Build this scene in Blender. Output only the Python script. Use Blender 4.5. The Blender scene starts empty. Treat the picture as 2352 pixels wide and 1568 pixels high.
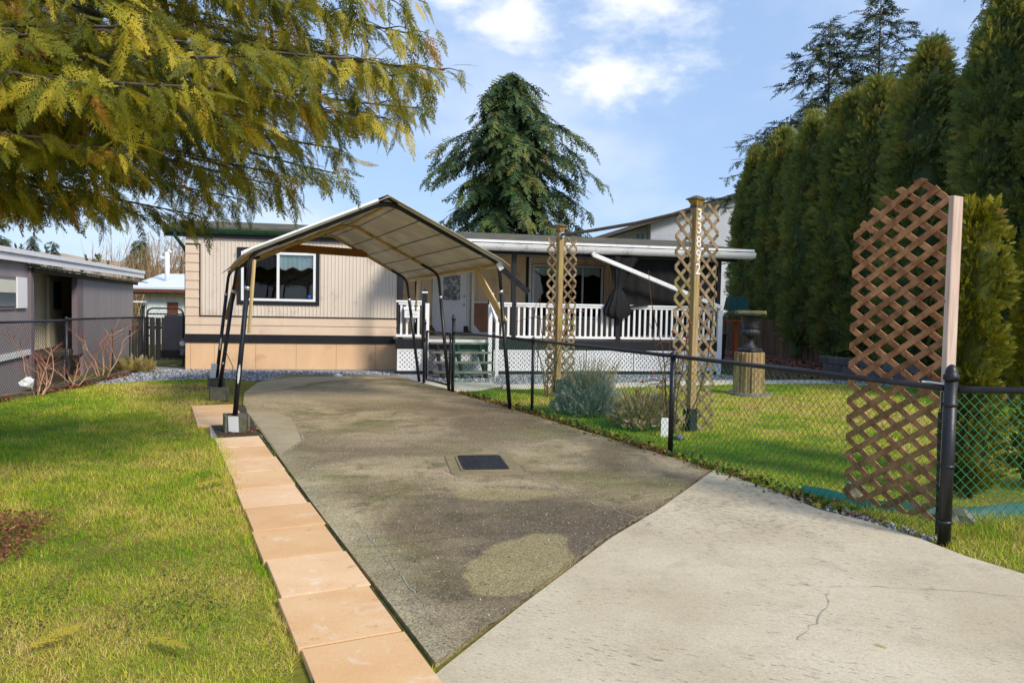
import bpy, bmesh, math, random
import numpy as np
from mathutils import Matrix, Vector

random.seed(11)
RNG = np.random.default_rng(7)
sc = bpy.context.scene
COL = sc.collection
PI = math.pi
R = math.radians

# ------------------------------------------------------------------ camera
cam = bpy.data.cameras.new("camera")
camo = bpy.data.objects.new("camera", cam)
COL.objects.link(camo)
cam.sensor_width = 36.0
cam.lens = 36.0 * 1800.0 / 2352.0
cam.clip_start = 0.05
cam.clip_end = 3000.0
PITCH, ROLL, EYE = R(2.6), R(1.15), 1.6
_f = Vector((0, math.cos(PITCH), -math.sin(PITCH)))
_r = Vector((1, 0, 0))
_u = _r.cross(_f)
_r2 = _r * math.cos(ROLL) + _u * math.sin(ROLL)
_u2 = -_r * math.sin(ROLL) + _u * math.cos(ROLL)
camo.matrix_world = Matrix(((_r2.x, _u2.x, -_f.x, 0), (_r2.y, _u2.y, -_f.y, 0), (_r2.z, _u2.z, -_f.z, EYE), (0, 0, 0, 1)))
sc.camera = camo

# ------------------------------------------------------------------ sun, sky, exposure
SUN_EL = R(38)
sh = Vector((0.72, -0.69, 0)).normalized()
S = Vector((sh.x * math.cos(SUN_EL), sh.y * math.cos(SUN_EL), math.sin(SUN_EL)))
sl = bpy.data.lights.new("sun", 'SUN')
sl.energy = 2.0
sl.angle = R(13)
sl.color = (1.0, 0.925, 0.80)
slo = bpy.data.objects.new("sun", sl)
COL.objects.link(slo)
slo.rotation_mode = 'QUATERNION'
slo.rotation_quaternion = (-S).to_track_quat('-Z', 'Y')
slo.location = (8, -8, 12)

sc.view_settings.view_transform = 'Standard'
sc.view_settings.look = 'None'
sc.view_settings.exposure = 0.98
sc.view_settings.gamma = 1.0
sc.view_settings.use_curve_mapping = False
sc.cycles.max_bounces = 6
sc.cycles.transparent_max_bounces = 16
sc.cycles.use_denoising = True
sc.cycles.denoiser = 'OPENIMAGEDENOISE'
sc.cycles.denoising_input_passes = 'RGB_ALBEDO_NORMAL'
sc.cycles.denoising_prefilter = 'NONE'

world = bpy.data.worlds.new("World")
sc.world = world
world.use_nodes = True


class NT:
    """small helper round a node tree"""
    def __init__(s, tree):
        s.t = tree
        s.n = tree.nodes
        s.l = tree.links

    def node(s, typ, **kw):
        nd = s.n.new(typ)
        for k, v in kw.items():
            setattr(nd, k, v)
        return nd

    def put(s, sock, v):
        if v is None:
            return
        if isinstance(v, bpy.types.NodeSocket):
            s.l.new(v, sock)
        else:
            if isinstance(v, (tuple, list)) and sock.type == 'RGBA' and len(v) == 3:
                v = (*v, 1)
            sock.default_value = v

    def math(s, op, a, b=None, c=None, clamp=False):
        nd = s.node('ShaderNodeMath', operation=op, use_clamp=clamp)
        for i, v in enumerate((a, b, c)):
            s.put(nd.inputs[i], v)
        return nd.outputs[0]

    def vmath(s, op, a, b=None, out=0):
        nd = s.node('ShaderNodeVectorMath', operation=op)
        s.put(nd.inputs[0], a)
        if b is not None:
            s.put(nd.inputs[1], b)
        return nd.outputs[out]

    def mix(s, f, a, b, typ='MIX'):
        nd = s.node('ShaderNodeMix', data_type='RGBA', blend_type=typ)
        s.put(nd.inputs[0], f)
        s.put(nd.inputs[6], a)
        s.put(nd.inputs[7], b)
        return nd.outputs[2]

    def noise(s, vec, scale=5.0, detail=3.0, rough=0.5, out=0, dist=0.0):
        nd = s.node('ShaderNodeTexNoise')
        s.put(nd.inputs['Vector'], vec)
        nd.inputs['Scale'].default_value = scale
        nd.inputs['Detail'].default_value = detail
        nd.inputs['Roughness'].default_value = rough
        nd.inputs['Distortion'].default_value = dist
        return nd.outputs[out]

    def voro(s, vec, scale, out='Color', feature='F1', rnd=1.0):
        nd = s.node('ShaderNodeTexVoronoi', feature=feature)
        s.put(nd.inputs['Vector'], vec)
        nd.inputs['Scale'].default_value = scale
        nd.inputs['Randomness'].default_value = rnd
        return nd.outputs[out]

    def maprange(s, v, a, b, c=0.0, d=1.0, smooth=True):
        nd = s.node('ShaderNodeMapRange', interpolation_type='SMOOTHSTEP' if smooth else 'LINEAR')
        s.put(nd.inputs[0], v)
        for i, q in enumerate((a, b, c, d)):
            nd.inputs[i + 1].default_value = q
        return nd.outputs[0]

    def ramp(s, fac, stops, interp='LINEAR'):
        nd = s.node('ShaderNodeValToRGB')
        cr = nd.color_ramp
        cr.interpolation = interp
        while len(cr.elements) < len(stops):
            cr.elements.new(0.5)
        for e, (p, c) in zip(cr.elements, stops):
            e.position = p
            e.color = (*c, 1) if len(c) == 3 else c
        s.put(nd.inputs[0], fac)
        return nd.outputs[0]

    def scale(s, vec, sc_):
        nd = s.node('ShaderNodeMapping')
        s.put(nd.inputs[0], vec)
        nd.inputs['Scale'].default_value = sc_
        return nd.outputs[0]

    def bump(s, h, strength=0.3, dist=0.01):
        nd = s.node('ShaderNodeBump')
        nd.inputs['Strength'].default_value = strength
        nd.inputs['Distance'].default_value = dist
        s.put(nd.inputs['Height'], h)
        return nd.outputs[0]


def build_sky():
    w = NT(world.node_tree)
    w.n.clear()
    sky = w.node('ShaderNodeTexSky', sky_type='NISHITA')
    sky.sun_disc = False
    sky.sun_elevation = SUN_EL
    sky.sun_rotation = math.atan2(S.x, S.y)
    sky.altitude = 50
    sky.air_density = 1.0
    sky.dust_density = 0.5
    sky.ozone_density = 1.6
    tc = w.node('ShaderNodeTexCoord')
    d = w.vmath('NORMALIZE', tc.outputs['Generated'])
    sep = w.node('ShaderNodeSeparateXYZ')
    w.put(sep.inputs[0], d)
    az = w.math('ARCTAN2', sep.outputs[0], sep.outputs[1])
    el = w.math('ARCSINE', sep.outputs[2])
    n1 = w.noise(w.scale(d, (1, 1, 1.7)), 8.0, 7.0, 0.58)
    n2 = w.noise(w.scale(d, (1, 1, 2.2)), 26.0, 5.0, 0.6)
    nn = w.math('ADD', w.math('MULTIPLY', w.math('SUBTRACT', n1, 0.5), 3.0), w.math('MULTIPLY', w.math('SUBTRACT', n2, 0.5), 1.2))
    total = None
    # azimuth, elevation, half width, half height, strength (radians) of the few fair-weather clouds
    clouds = [(0.000, 0.336, .075, .038, .95), (0.132, 0.365, .09, .046, .98), (0.100, 0.283, .095, .036, .98),
              (-0.085, 0.380, .040, .034, .85), (0.03, 0.31, .05, .02, .35),
              (-0.60, 0.55, .16, .06, .9), (0.55, 0.62, .2, .07, .9), (-1.5, 0.4, .2, .07, .9), (1.3, .45, .22, .06, .9),
              (2.4, .5, .25, .08, .9), (-2.5, .42, .22, .07, .9), (0.1, .8, .25, .09, .8), (3.1, .35, .2, .06, .9)]
    for a0, e0, ra, re, st in clouds:
        dx = w.math('DIVIDE', w.math('SUBTRACT', az, a0), ra)
        dy = w.math('DIVIDE', w.math('SUBTRACT', el, e0), re)
        q = w.math('SQRT', w.math('ADD', w.math('MULTIPLY', dx, dx), w.math('MULTIPLY', dy, dy)))
        q = w.math('SUBTRACT', q, nn)
        b = w.maprange(q, 1.40, -0.05, 0.0, st)
        total = b if total is None else w.math('MAXIMUM', total, b)
    wisp = w.math('MULTIPLY', w.maprange(w.noise(w.scale(d, (1, 1, 2.0)), 3.2, 5.0, 0.55), 0.42, 0.72), 0.34)
    total = w.math('MAXIMUM', total, wisp)
    tint = w.mix(0.84, sky.outputs[0], (1.28, 1.86, 2.92))
    colr = w.mix(total, tint, (4.0, 4.05, 4.15))
    bg = w.node('ShaderNodeBackground')
    w.put(bg.inputs[0], colr)
    bg.inputs[1].default_value = 0.15
    out = w.node('ShaderNodeOutputWorld')
    w.l.new(bg.outputs[0], out.inputs[0])


build_sky()

# ------------------------------------------------------------------ materials
MATS = {}


def newmat(name):
    m = bpy.data.materials.new(name)
    m.use_nodes = True
    t = NT(m.node_tree)
    t.n.clear()
    out = t.node('ShaderNodeOutputMaterial')
    b = t.node('ShaderNodeBsdfPrincipled')
    t.l.new(b.outputs[0], out.inputs[0])
    MATS[name] = m
    return m, t, b, out


def lin(r, g, b, k=1.0):
    f = lambda v: ((v / 255 + 0.055) / 1.055) ** 2.4 if v > 10.3 else v / 255 / 12.92
    return (f(r) * k, f(g) * k, f(b) * k)


def plain(name, col, rough=0.7, var=0.12, scale=4.0, stretch=(1, 1, 1), bump=0.0, bscale=40.0, objvar=0.0, spec=0.35, dirt=None, dirt_amt=0.0, dscale=2.0, metal=0.0):
    m, t, b, _ = newmat(name)
    tc = t.node('ShaderNodeTexCoord')
    v = t.scale(tc.outputs['Object'], stretch)
    n = t.noise(v, scale, 5.0, 0.6)
    dark = tuple(c * (1 - var) for c in col)
    lite = tuple(min(1, c * (1 + var)) for c in col)
    c = t.mix(t.maprange(n, 0.3, 0.7), dark, lite)
    if dirt is not None:
        dn = t.noise(tc.outputs['Object'], dscale, 6.0, 0.65)
        c = t.mix(t.maprange(dn, 0.62 - dirt_amt * 0.3, 0.72, 0.0, min(1, dirt_amt * 1.6)), c, dirt)
    if objvar:
        oi = t.node('ShaderNodeObjectInfo')
        hv = t.node('ShaderNodeHueSaturation')
        t.put(hv.inputs['Value'], t.maprange(oi.outputs['Random'], 0, 1, 1 - objvar, 1 + objvar, False))
        t.put(hv.inputs['Color'], c)
        c = hv.outputs[0]
    t.put(b.inputs['Base Color'], c)
    b.inputs['Roughness'].default_value = rough
    b.inputs['Specular IOR Level'].default_value = spec
    b.inputs['Metallic'].default_value = metal
    if bump:
        t.put(b.inputs['Normal'], t.bump(t.noise(v, bscale, 4.0, 0.6), bump, 0.01))
    return m


def wood(name, col, dark, rough=0.8, grain=(1, 1, 0.08), scale=30.0, objvar=0.15, knots=True, stain=None, stain_amt=0.0):
    m, t, b, _ = newmat(name)
    tc = t.node('ShaderNodeTexCoord')
    v = t.scale(tc.outputs['Object'], grain)
    n = t.noise(v, scale, 5.0, 0.6, dist=0.4)
    c = t.mix(t.maprange(n, 0.32, 0.68), dark, col)
    if knots:
        kd = t.voro(tc.outputs['Object'], 5.5, 'Distance')
        c = t.mix(t.maprange(kd, 0.13, 0.05), c, tuple(q * 0.4 for q in dark))
    if stain is not None:
        sn = t.noise(tc.outputs['Object'], 1.7, 5.0, 0.6)
        c = t.mix(t.maprange(sn, 0.6 - stain_amt * 0.25, 0.7, 0, 0.8), c, stain)
    if objvar:
        oi = t.node('ShaderNodeObjectInfo')
        hv = t.node('ShaderNodeHueSaturation')
        t.put(hv.inputs['Value'], t.maprange(oi.outputs['Random'], 0, 1, 1 - objvar, 1 + objvar, False))
        t.put(hv.inputs['Color'], c)
        c = hv.outputs[0]
    t.put(b.inputs['Base Color'], c)
    b.inputs['Roughness'].default_value = rough
    b.inputs['Specular IOR Level'].default_value = 0.25
    t.put(b.inputs['Normal'], t.bump(n, 0.35, 0.004))
    return m


def leaf(name, stops, transl=0.35, rough=0.6, objvar=0.12):
    m, t, b, out = newmat(name)
    at = t.node('ShaderNodeAttribute', attribute_name='tint')
    c = t.ramp(at.outputs['Fac'], stops)
    if objvar:
        oi = t.node('ShaderNodeObjectInfo')
        hv = t.node('ShaderNodeHueSaturation')
        t.put(hv.inputs['Value'], t.maprange(oi.outputs['Random'], 0, 1, 1 - objvar, 1 + objvar, False))
        t.put(hv.inputs['Color'], c)
        c = hv.outputs[0]
    t.put(b.inputs['Base Color'], c)
    b.inputs['Roughness'].default_value = rough
    b.inputs['Specular IOR Level'].default_value = 0.3
    tr = t.node('ShaderNodeBsdfTranslucent')
    t.put(tr.inputs[0], t.mix(1.0, c, (1.25, 1.15, 0.7), 'MULTIPLY'))
    mx = t.node('ShaderNodeMixShader')
    mx.inputs[0].default_value = transl
    t.l.new(b.outputs[0], mx.inputs[1])
    t.l.new(tr.outputs[0], mx.inputs[2])
    t.l.new(mx.outputs[0], out.inputs[0])
    return m


def glass(name, tint=(0.9, 0.95, 0.97), alpha=0.75):
    m, t, b, out = newmat(name)
    gl = t.node('ShaderNodeBsdfGlossy')
    gl.inputs['Roughness'].default_value = 0.03
    gl.inputs[0].default_value = (1, 1, 1, 1)
    tp = t.node('ShaderNodeBsdfTransparent')
    tp.inputs[0].default_value = (*tint, 1)
    fr = t.node('ShaderNodeFresnel')
    fr.inputs[0].default_value = 1.5
    mx = t.node('ShaderNodeMixShader')
    t.put(mx.inputs[0], t.math('MULTIPLY', fr.outputs[0], 0.8, clamp=True))
    t.l.new(tp.outputs[0], mx.inputs[1])
    t.l.new(gl.outputs[0], mx.inputs[2])
    t.l.new(mx.outputs[0], out.inputs[0])
    return m


plain('cream_siding', lin(214, 200, 184), 0.55, 0.05, 1.3, (1, 1, 0.25), dirt=lin(170, 150, 128), dirt_amt=0.35)
plain('tan_siding', lin(214, 190, 166), 0.6, 0.05, 1.5, (1, 1, 1), dirt=lin(190, 150, 112), dirt_amt=0.3)
plain('skirt_tan', lin(220, 182, 142), 0.65, 0.06, 2.0, (1, 1, 0.2), dirt=lin(180, 132, 84), dirt_amt=0.3, objvar=0.03)
plain('porch_tan', lin(234, 206, 172), 0.65, 0.06, 2.0, (1, 1, 0.3), dirt=lin(140, 105, 75), dirt_amt=0.3)
plain('trim_black', (0.012, 0.012, 0.016), 0.5, 0.25, 5)
plain('white_paint', (0.80, 0.80, 0.80), 0.45, 0.03, 3, dirt=(0.5, 0.48, 0.42), dirt_amt=0.22)
plain('white_gutter', (0.78, 0.78, 0.78), 0.4, 0.03, 3, dirt=(0.3, 0.28, 0.22), dirt_amt=0.35, dscale=5)
plain('vinyl_lattice', (0.74, 0.74, 0.76), 0.5, 0.04, 3, dirt=(0.5, 0.47, 0.4), dirt_amt=0.2)
plain('green_gutter', (0.018, 0.05, 0.026), 0.4, 0.3, 6)
plain('black_metal', (0.012, 0.012, 0.016), 0.42, 0.3, 9, bump=0.15, bscale=60, dirt=(0.06, 0.05, 0.045), dirt_amt=0.25, dscale=9, spec=0.5)
plain('old_pipe', lin(190, 160, 98), 0.55, 0.2, 9, dirt=lin(110, 75, 40), dirt_amt=0.4, dscale=7)
plain('brace_board', lin(212, 184, 134), 0.75, 0.12, 6, (1, 1, 0.2))
plain('tie_board', lin(136, 92, 38), 0.75, 0.12, 4, (0.3, 1, 1))
plain('steel', (0.55, 0.55, 0.56), 0.35, 0.1, 5, metal=0.8)
plain('brass', (0.32, 0.24, 0.1), 0.35, 0.15, 5, metal=0.8)
plain('door_paint', lin(236, 236, 240), 0.5, 0.03, 2)
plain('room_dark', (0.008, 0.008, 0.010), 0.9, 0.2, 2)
plain('valance_cloth', lin(226, 234, 230), 0.9, 0.08, 8, (1, 1, 0.15))
plain('valance_trim', lin(120, 60, 50), 0.9, 0.1, 8)
plain('shade_cloth', (0.007, 0.007, 0.008), 0.8, 0.3, 3, (1, 1, 0.3), bump=0.2, bscale=30)
plain('deck_board', (0.26, 0.24, 0.21), 0.8, 0.2, 6)
plain('step_green', (0.010, 0.017, 0.014), 0.6, 0.35, 7, dirt=(0.1, 0.08, 0.06), dirt_amt=0.3, dscale=8)
plain('tread_wood', (0.16, 0.15, 0.13), 0.7, 0.3, 9, (0.2, 1, 1), dirt=(0.35, 0.34, 0.32), dirt_amt=0.4, dscale=6)
plain('urn_metal', (0.026, 0.027, 0.034), 0.55, 0.35, 14, bump=0.3, bscale=50, dirt=(0.12, 0.12, 0.12), dirt_amt=0.3, dscale=14)
plain('mossy_stone', (0.16, 0.15, 0.09), 0.95, 0.3, 9, bump=0.5, bscale=30, dirt=(0.16, 0.17, 0.03), dirt_amt=0.7, dscale=9)
plain('ring_concrete', (0.21, 0.18, 0.14), 0.95, 0.2, 9, bump=0.4, bscale=40)
plain('block_concrete', (0.13, 0.12, 0.095), 0.95, 0.25, 12, bump=0.6, bscale=60, dirt=(0.09, 0.09, 0.035), dirt_amt=0.55, dscale=8, objvar=0.1)
plain('wall_block', (0.12, 0.12, 0.125), 0.95, 0.25, 9, bump=0.6, bscale=40, objvar=0.15)
plain('feeder_teal', (0.010, 0.10, 0.095), 0.5, 0.15, 5)
plain('feeder_wood', lin(176, 82, 30), 0.7, 0.15, 12, (1, 1, 0.1))
plain('bin_plastic', (0.012, 0.012, 0.02), 0.5, 0.2, 3)
plain('edging_plastic', lin(34, 98, 92), 0.5, 0.12, 5, dirt=lin(90, 100, 80), dirt_amt=0.35)
plain('lid_iron', (0.018, 0.018, 0.024), 0.5, 0.3, 30, bump=0.5, bscale=120, dirt=(0.07, 0.06, 0.05), dirt_amt=0.3, dscale=12)
plain('nb_grey', lin(142, 134, 136), 0.65, 0.06, 2, (1, 1, 0.15))
plain('nb_post', lin(118, 106, 112), 0.65, 0.06, 2)
plain('nb_cream', lin(206, 196, 170), 0.65, 0.08, 3, (1, 1, 0.1), dirt=lin(140, 130, 110), dirt_amt=0.3)
plain('nb_brown', (0.06, 0.045, 0.03), 0.8, 0.3, 6)
plain('roof_white', (0.80, 0.80, 0.82), 0.5, 0.03, 3, dirt=(0.55, 0.53, 0.5), dirt_amt=0.2)
plain('roof_greywhite', lin(214, 218, 228), 0.6, 0.03, 3)
plain('tin_old', (0.16, 0.14, 0.12), 0.6, 0.4, 8)
plain('fascia_brown', lin(112, 62, 40), 0.7, 0.1, 3)
plain('far_siding', lin(226, 222, 214), 0.7, 0.03, 3)
plain('house_grey', lin(204, 206, 212), 0.7, 0.03, 3)
plain('house_dark_roof', lin(88, 82, 80), 0.9, 0.15, 5)  # dark grey roofing of the two-storey house
plain('window_blue', lin(60, 78, 92), 0.15, 0.2, 2, spec=0.6)
plain('blind_cloth', lin(206, 206, 190), 0.8, 0.05, 9)
plain('bag_white', (0.7, 0.72, 0.75), 0.5, 0.1, 8)
plain('orange_mark', lin(190, 120, 40), 0.8, 0.3, 20)
plain('bark', (0.085, 0.062, 0.045), 0.95, 0.4, 9, (1, 1, 0.2), bump=0.8, bscale=20)
plain('twig', (0.12, 0.095, 0.055), 0.9, 0.3, 9)
plain('limb_bark', (0.11, 0.09, 0.065), 0.9, 0.4, 7, bump=0.6, bscale=25)
plain('shrub_bark', lin(188, 150, 122), 0.85, 0.2, 12)
plain('shrub_red', lin(160, 96, 82), 0.8, 0.2, 12)
plain('cane', lin(112, 76, 48), 0.8, 0.25, 12)
plain('hip_red', lin(150, 50, 28), 0.5, 0.2, 12)
plain('hill_grass', lin(168, 150, 130), 0.95, 0.15, 0.05)
plain('wire_grey', (0.2, 0.2, 0.2), 0.6, 0.1, 5)
plain('sticker_blue', (0.02, 0.10, 0.55), 0.4, 0.1, 3)
plain('digit_white', (0.80, 0.79, 0.76), 0.5, 0.05, 3)
plain('digit_grey', (0.35, 0.35, 0.36), 0.5, 0.05, 3)
plain('wire_green', (0.016, 0.20, 0.10), 0.4, 0.2, 5, spec=0.5)
plain('wire_black', (0.02, 0.02, 0.022), 0.4, 0.2, 5, spec=0.5)
plain('bag_brown', lin(120, 84, 44), 0.8, 0.2, 8)
plain('screen_dust', lin(150, 108, 80), 0.7, 0.18, 3.5)
wood('lattice_new', lin(186, 136, 96), lin(134, 90, 58), objvar=0.22, grain=(1, 1, 1), scale=9, knots=True)
wood('lattice_old', lin(150, 130, 100), lin(104, 88, 66), objvar=0.25, grain=(1, 1, 1), scale=10, knots=False, stain=lin(120, 118, 60), stain_amt=0.3)
wood('post_old', lin(176, 150, 108), lin(138, 114, 78), objvar=0.05, stain=lin(150, 140, 60), stain_amt=0.5)
wood('post_cap', lin(186, 150, 62), lin(140, 110, 50), objvar=0.05, knots=False)
wood('cap_grey', lin(118, 104, 90), lin(78, 70, 60), objvar=0.05, knots=False)
wood('timber_pale', lin(208, 186, 172), lin(186, 158, 142), objvar=0.0)
wood('picket_brown', lin(104, 82, 62), lin(66, 50, 38), objvar=0.25, scale=14)
wood('picket_grey', lin(156, 138, 120), lin(112, 96, 82), objvar=0.25, scale=14, knots=False)
wood('timber_edge', lin(110, 96, 80), lin(66, 56, 44), objvar=0.15, grain=(0.1, 0.1, 1), knots=False)
wood('stump_wood', lin(182, 156, 112), lin(100, 76, 50), objvar=0.0, grain=(1, 1, 0.05), scale=16, stain=lin(158, 146, 84), stain_amt=0.4)
wood('stump_top', lin(150, 132, 100), lin(96, 82, 60), objvar=0.0, grain=(1, 1, 1), scale=12)
glass('pane_glass')
glass('pane_screen', (0.5, 0.5, 0.52))

leaf('cedar_leaf', [(0.0, lin(52, 66, 20)), (0.35, lin(104, 110, 26)), (0.65, lin(162, 154, 38)), (0.88, lin(212, 190, 66)), (1.0, lin(164, 102, 42))], 0.40, objvar=0.0)
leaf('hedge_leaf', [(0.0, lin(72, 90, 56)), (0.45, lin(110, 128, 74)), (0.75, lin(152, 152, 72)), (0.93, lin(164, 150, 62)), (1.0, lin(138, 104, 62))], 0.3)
leaf('bright_leaf', [(0.0, lin(70, 78, 14)), (0.5, lin(122, 124, 20)), (0.85, lin(168, 158, 36)), (1.0, lin(140, 98, 40))], 0.3)
leaf('spruce_leaf', [(0.0, lin(28, 50, 32)), (0.5, lin(54, 80, 44)), (0.8, lin(96, 108, 52)), (1.0, lin(130, 118, 62))], 0.15)
leaf('sparse_leaf', [(0.0, lin(40, 52, 40)), (0.6, lin(66, 80, 52)), (1.0, lin(110, 108, 60))], 0.15)
leaf('lavender_leaf', [(0.0, lin(128, 132, 124)), (0.5, lin(172, 174, 166)), (0.85, lin(204, 200, 188)), (1.0, lin(190, 168, 142))], 0.2)
leaf('dry_leaf', [(0.0, lin(128, 112, 50)), (0.5, lin(168, 148, 88)), (0.8, lin(196, 184, 168)), (1.0, lin(206, 196, 190))], 0.15)
leaf('weed_leaf', [(0.0, lin(40, 66, 22)), (0.6, lin(96, 124, 40)), (0.9, lin(170, 160, 50)), (1.0, lin(150, 70, 44))], 0.3)
leaf('litter_leaf', [(0.0, lin(66, 34, 26)), (0.5, lin(116, 62, 46)), (0.85, lin(150, 100, 68)), (1.0, lin(186, 150, 96))], 0.1)
leaf('grass_blade', [(0.0, lin(96, 146, 18)), (0.3, lin(154, 186, 34)), (0.55, lin(206, 202, 66)), (0.8, lin(232, 214, 124)), (0.93, lin(224, 208, 156)), (1.0, lin(176, 120, 84))], 0.35, objvar=0.0)
leaf('stone_bits', [(0.0, lin(60, 62, 66)), (0.5, lin(128, 130, 136)), (1.0, lin(206, 206, 208))], 0.0, 0.9, objvar=0.0)
leaf('thicket', [(0.0, lin(120, 92, 66)), (0.6, lin(176, 148, 112)), (1.0, lin(205, 180, 140))], 0.0, 0.9)


def mat_paver():
    m, t, b, _ = newmat('paver_face')
    tc = t.node('ShaderNodeTexCoord')
    g = tc.outputs['Object']
    oi = t.node('ShaderNodeObjectInfo')
    off = t.vmath('ADD', g, t.vmath('SCALE', (13.1, 7.7, 0)))
    n = t.noise(g, 2.2, 5, 0.6)
    c = t.mix(t.maprange(n, 0.3, 0.7), lin(224, 178, 130), lin(236, 196, 150))
    wn = t.noise(g, 3.1, 6, 0.7, dist=1.2)
    c = t.mix(t.maprange(wn, 0.55, 0.70, 0, 0.6), c, lin(240, 220, 200))
    w3 = t.noise(g, 1.1, 5, 0.65)
    c = t.mix(t.maprange(w3, 0.45, 0.7, 0, 0.35), c, lin(212, 166, 122))
    sp = t.voro(g, 160, 'Color')
    c = t.mix(0.10, c, sp, 'OVERLAY')
    dn = t.noise(g, 9.0, 5, 0.7)
    c = t.mix(t.maprange(dn, 0.60, 0.72, 0, 0.5), c, lin(140, 104, 70))
    hv = t.node('ShaderNodeHueSaturation')
    t.put(hv.inputs['Value'], t.maprange(oi.outputs['Random'], 0, 1, 0.86, 1.06, False))
    t.put(hv.inputs['Saturation'], t.maprange(oi.outputs['Random'], 0, 1, 1.08, 0.88, False))
    t.put(hv.inputs['Color'], c)
    t.put(b.inputs['Base Color'], hv.outputs[0])
    b.inputs['Roughness'].default_value = 0.9
    t.put(b.inputs['Normal'], t.bump(t.noise(g, 140, 3, 0.6), 0.25, 0.003))


mat_paver()


def blob(t, p, cx, cy, rx, ry, ang, wob, amt=0.7, edge=0.12):
    rel = t.vmath('SUBTRACT', p, (cx, cy, 0))
    nd = t.node('ShaderNodeVectorRotate', rotation_type='Z_AXIS')
    t.put(nd.inputs['Vector'], rel)
    nd.inputs['Angle'].default_value = -ang
    sc_ = t.vmath('MULTIPLY', nd.outputs[0], (1 / rx, 1 / ry, 0))
    ln = t.vmath('LENGTH', sc_, out=1)
    q = t.math('ADD', ln, t.math('MULTIPLY', t.math('SUBTRACT', wob, 0.5), amt))
    return t.maprange(q, 1.0 + edge, 1.0 - edge)


def mat_driveway():
    m, t, b, _ = newmat('aggregate_concrete')
    tc = t.node('ShaderNodeTexCoord')
    p = tc.outputs['Object']
    wob = t.noise(p, 2.3, 5, 0.6)
    wob2 = t.noise(p, 0.9, 4, 0.6)
    big = t.noise(p, 0.55, 6, 0.62, dist=0.6)
    c = t.mix(t.maprange(big, 0.36, 0.64), lin(114, 98, 70), lin(174, 156, 122))
    moss = t.noise(p, 0.8, 6, 0.65)
    c = t.mix(t.maprange(moss, 0.46, 0.62, 0, 0.65), c, lin(112, 108, 58))
    mott = t.noise(p, 3.2, 6, 0.7)
    c = t.mix(t.maprange(mott, 0.50, 0.68, 0, 0.55), c, lin(80, 72, 54))
    brown = blob(t, p, -0.6, 12.0, 1.3, 1.0, 0.3, wob2, 1.3, 0.5)
    c = t.mix(t.math('MULTIPLY', brown, 0.55), c, lin(104, 84, 66))
    brown2 = blob(t, p, -0.9, 8.9, 1.5, 1.0, 0.3, wob2, 1.3, 0.6)
    c = t.mix(t.math('MULTIPLY', brown2, 0.4), c, lin(136, 118, 96))
    dark = blob(t, p, 0.25, 5.75, 1.05, 0.85, -0.4, wob2, 1.5, 0.35)
    c = t.mix(t.math('MULTIPLY', dark, 0.66), c, lin(78, 66, 50))
    dark2 = blob(t, p, 0.3, 4.75, 0.75, 1.3, -0.45, wob2, 1.2, 0.3)
    c = t.mix(t.math('MULTIPLY', dark2, 0.5), c, lin(84, 72, 58))
    far_grey = blob(t, p, -4.1, 17.2, 2.2, 0.7, 0.1, wob2, 0.8, 0.25)  # darker grey patch at the house end of the drive
    c = t.mix(t.math('MULTIPLY', far_grey, 0.6), c, lin(96, 92, 88))
    tan = blob(t, p, -2.9, 13.4, 1.5, 1.4, 0.2, wob2, 1.2, 0.6)
    c = t.mix(t.math('MULTIPLY', tan, 0.5), c, lin(196, 178, 148))
    pale = blob(t, p, 0.10, 4.78, 0.30, 0.60, -0.28, wob, 1.0, 0.06)
    c = t.mix(t.math('MULTIPLY', pale, 0.62), c, lin(160, 146, 100))
    pale2 = blob(t, p, -0.05, 6.55, 0.45, 0.22, 0.1, wob, 1.0, 0.25)
    c = t.mix(t.math('MULTIPLY', pale2, 0.45), c, lin(176, 160, 108))
    left = blob(t, p, -1.6, 6.0, 0.35, 3.6, 0.42, wob2, 0.9, 0.5)
    c = t.mix(t.math('MULTIPLY', left, 0.4), c, lin(168, 160, 128))
    # exposed aggregate
    st = t.voro(p, 130, 'Color')
    sepc = t.node('ShaderNodeSeparateColor')
    t.put(sepc.inputs[0], st)
    k = t.maprange(sepc.outputs[0], 0, 1, 0.55, 1.45, False)
    hv = t.node('ShaderNodeHueSaturation')
    t.put(hv.inputs['Value'], k)
    t.put(hv.inputs['Color'], c)
    c = hv.outputs[0]
    c = t.mix(t.maprange(sepc.outputs[1], 0.90, 0.97, 0, 0.45), c, lin(186, 176, 158))
    c = t.mix(t.maprange(sepc.outputs[2], 0.88, 0.95, 0, 0.6), c, lin(60, 52, 46))
    t.put(b.inputs['Base Color'], c)
    b.inputs['Roughness'].default_value = 0.85
    b.inputs['Specular IOR Level'].default_value = 0.3
    dist = t.voro(p, 130, 'Distance')
    t.put(b.inputs['Normal'], t.bump(dist, -0.5, 0.006))


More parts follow.
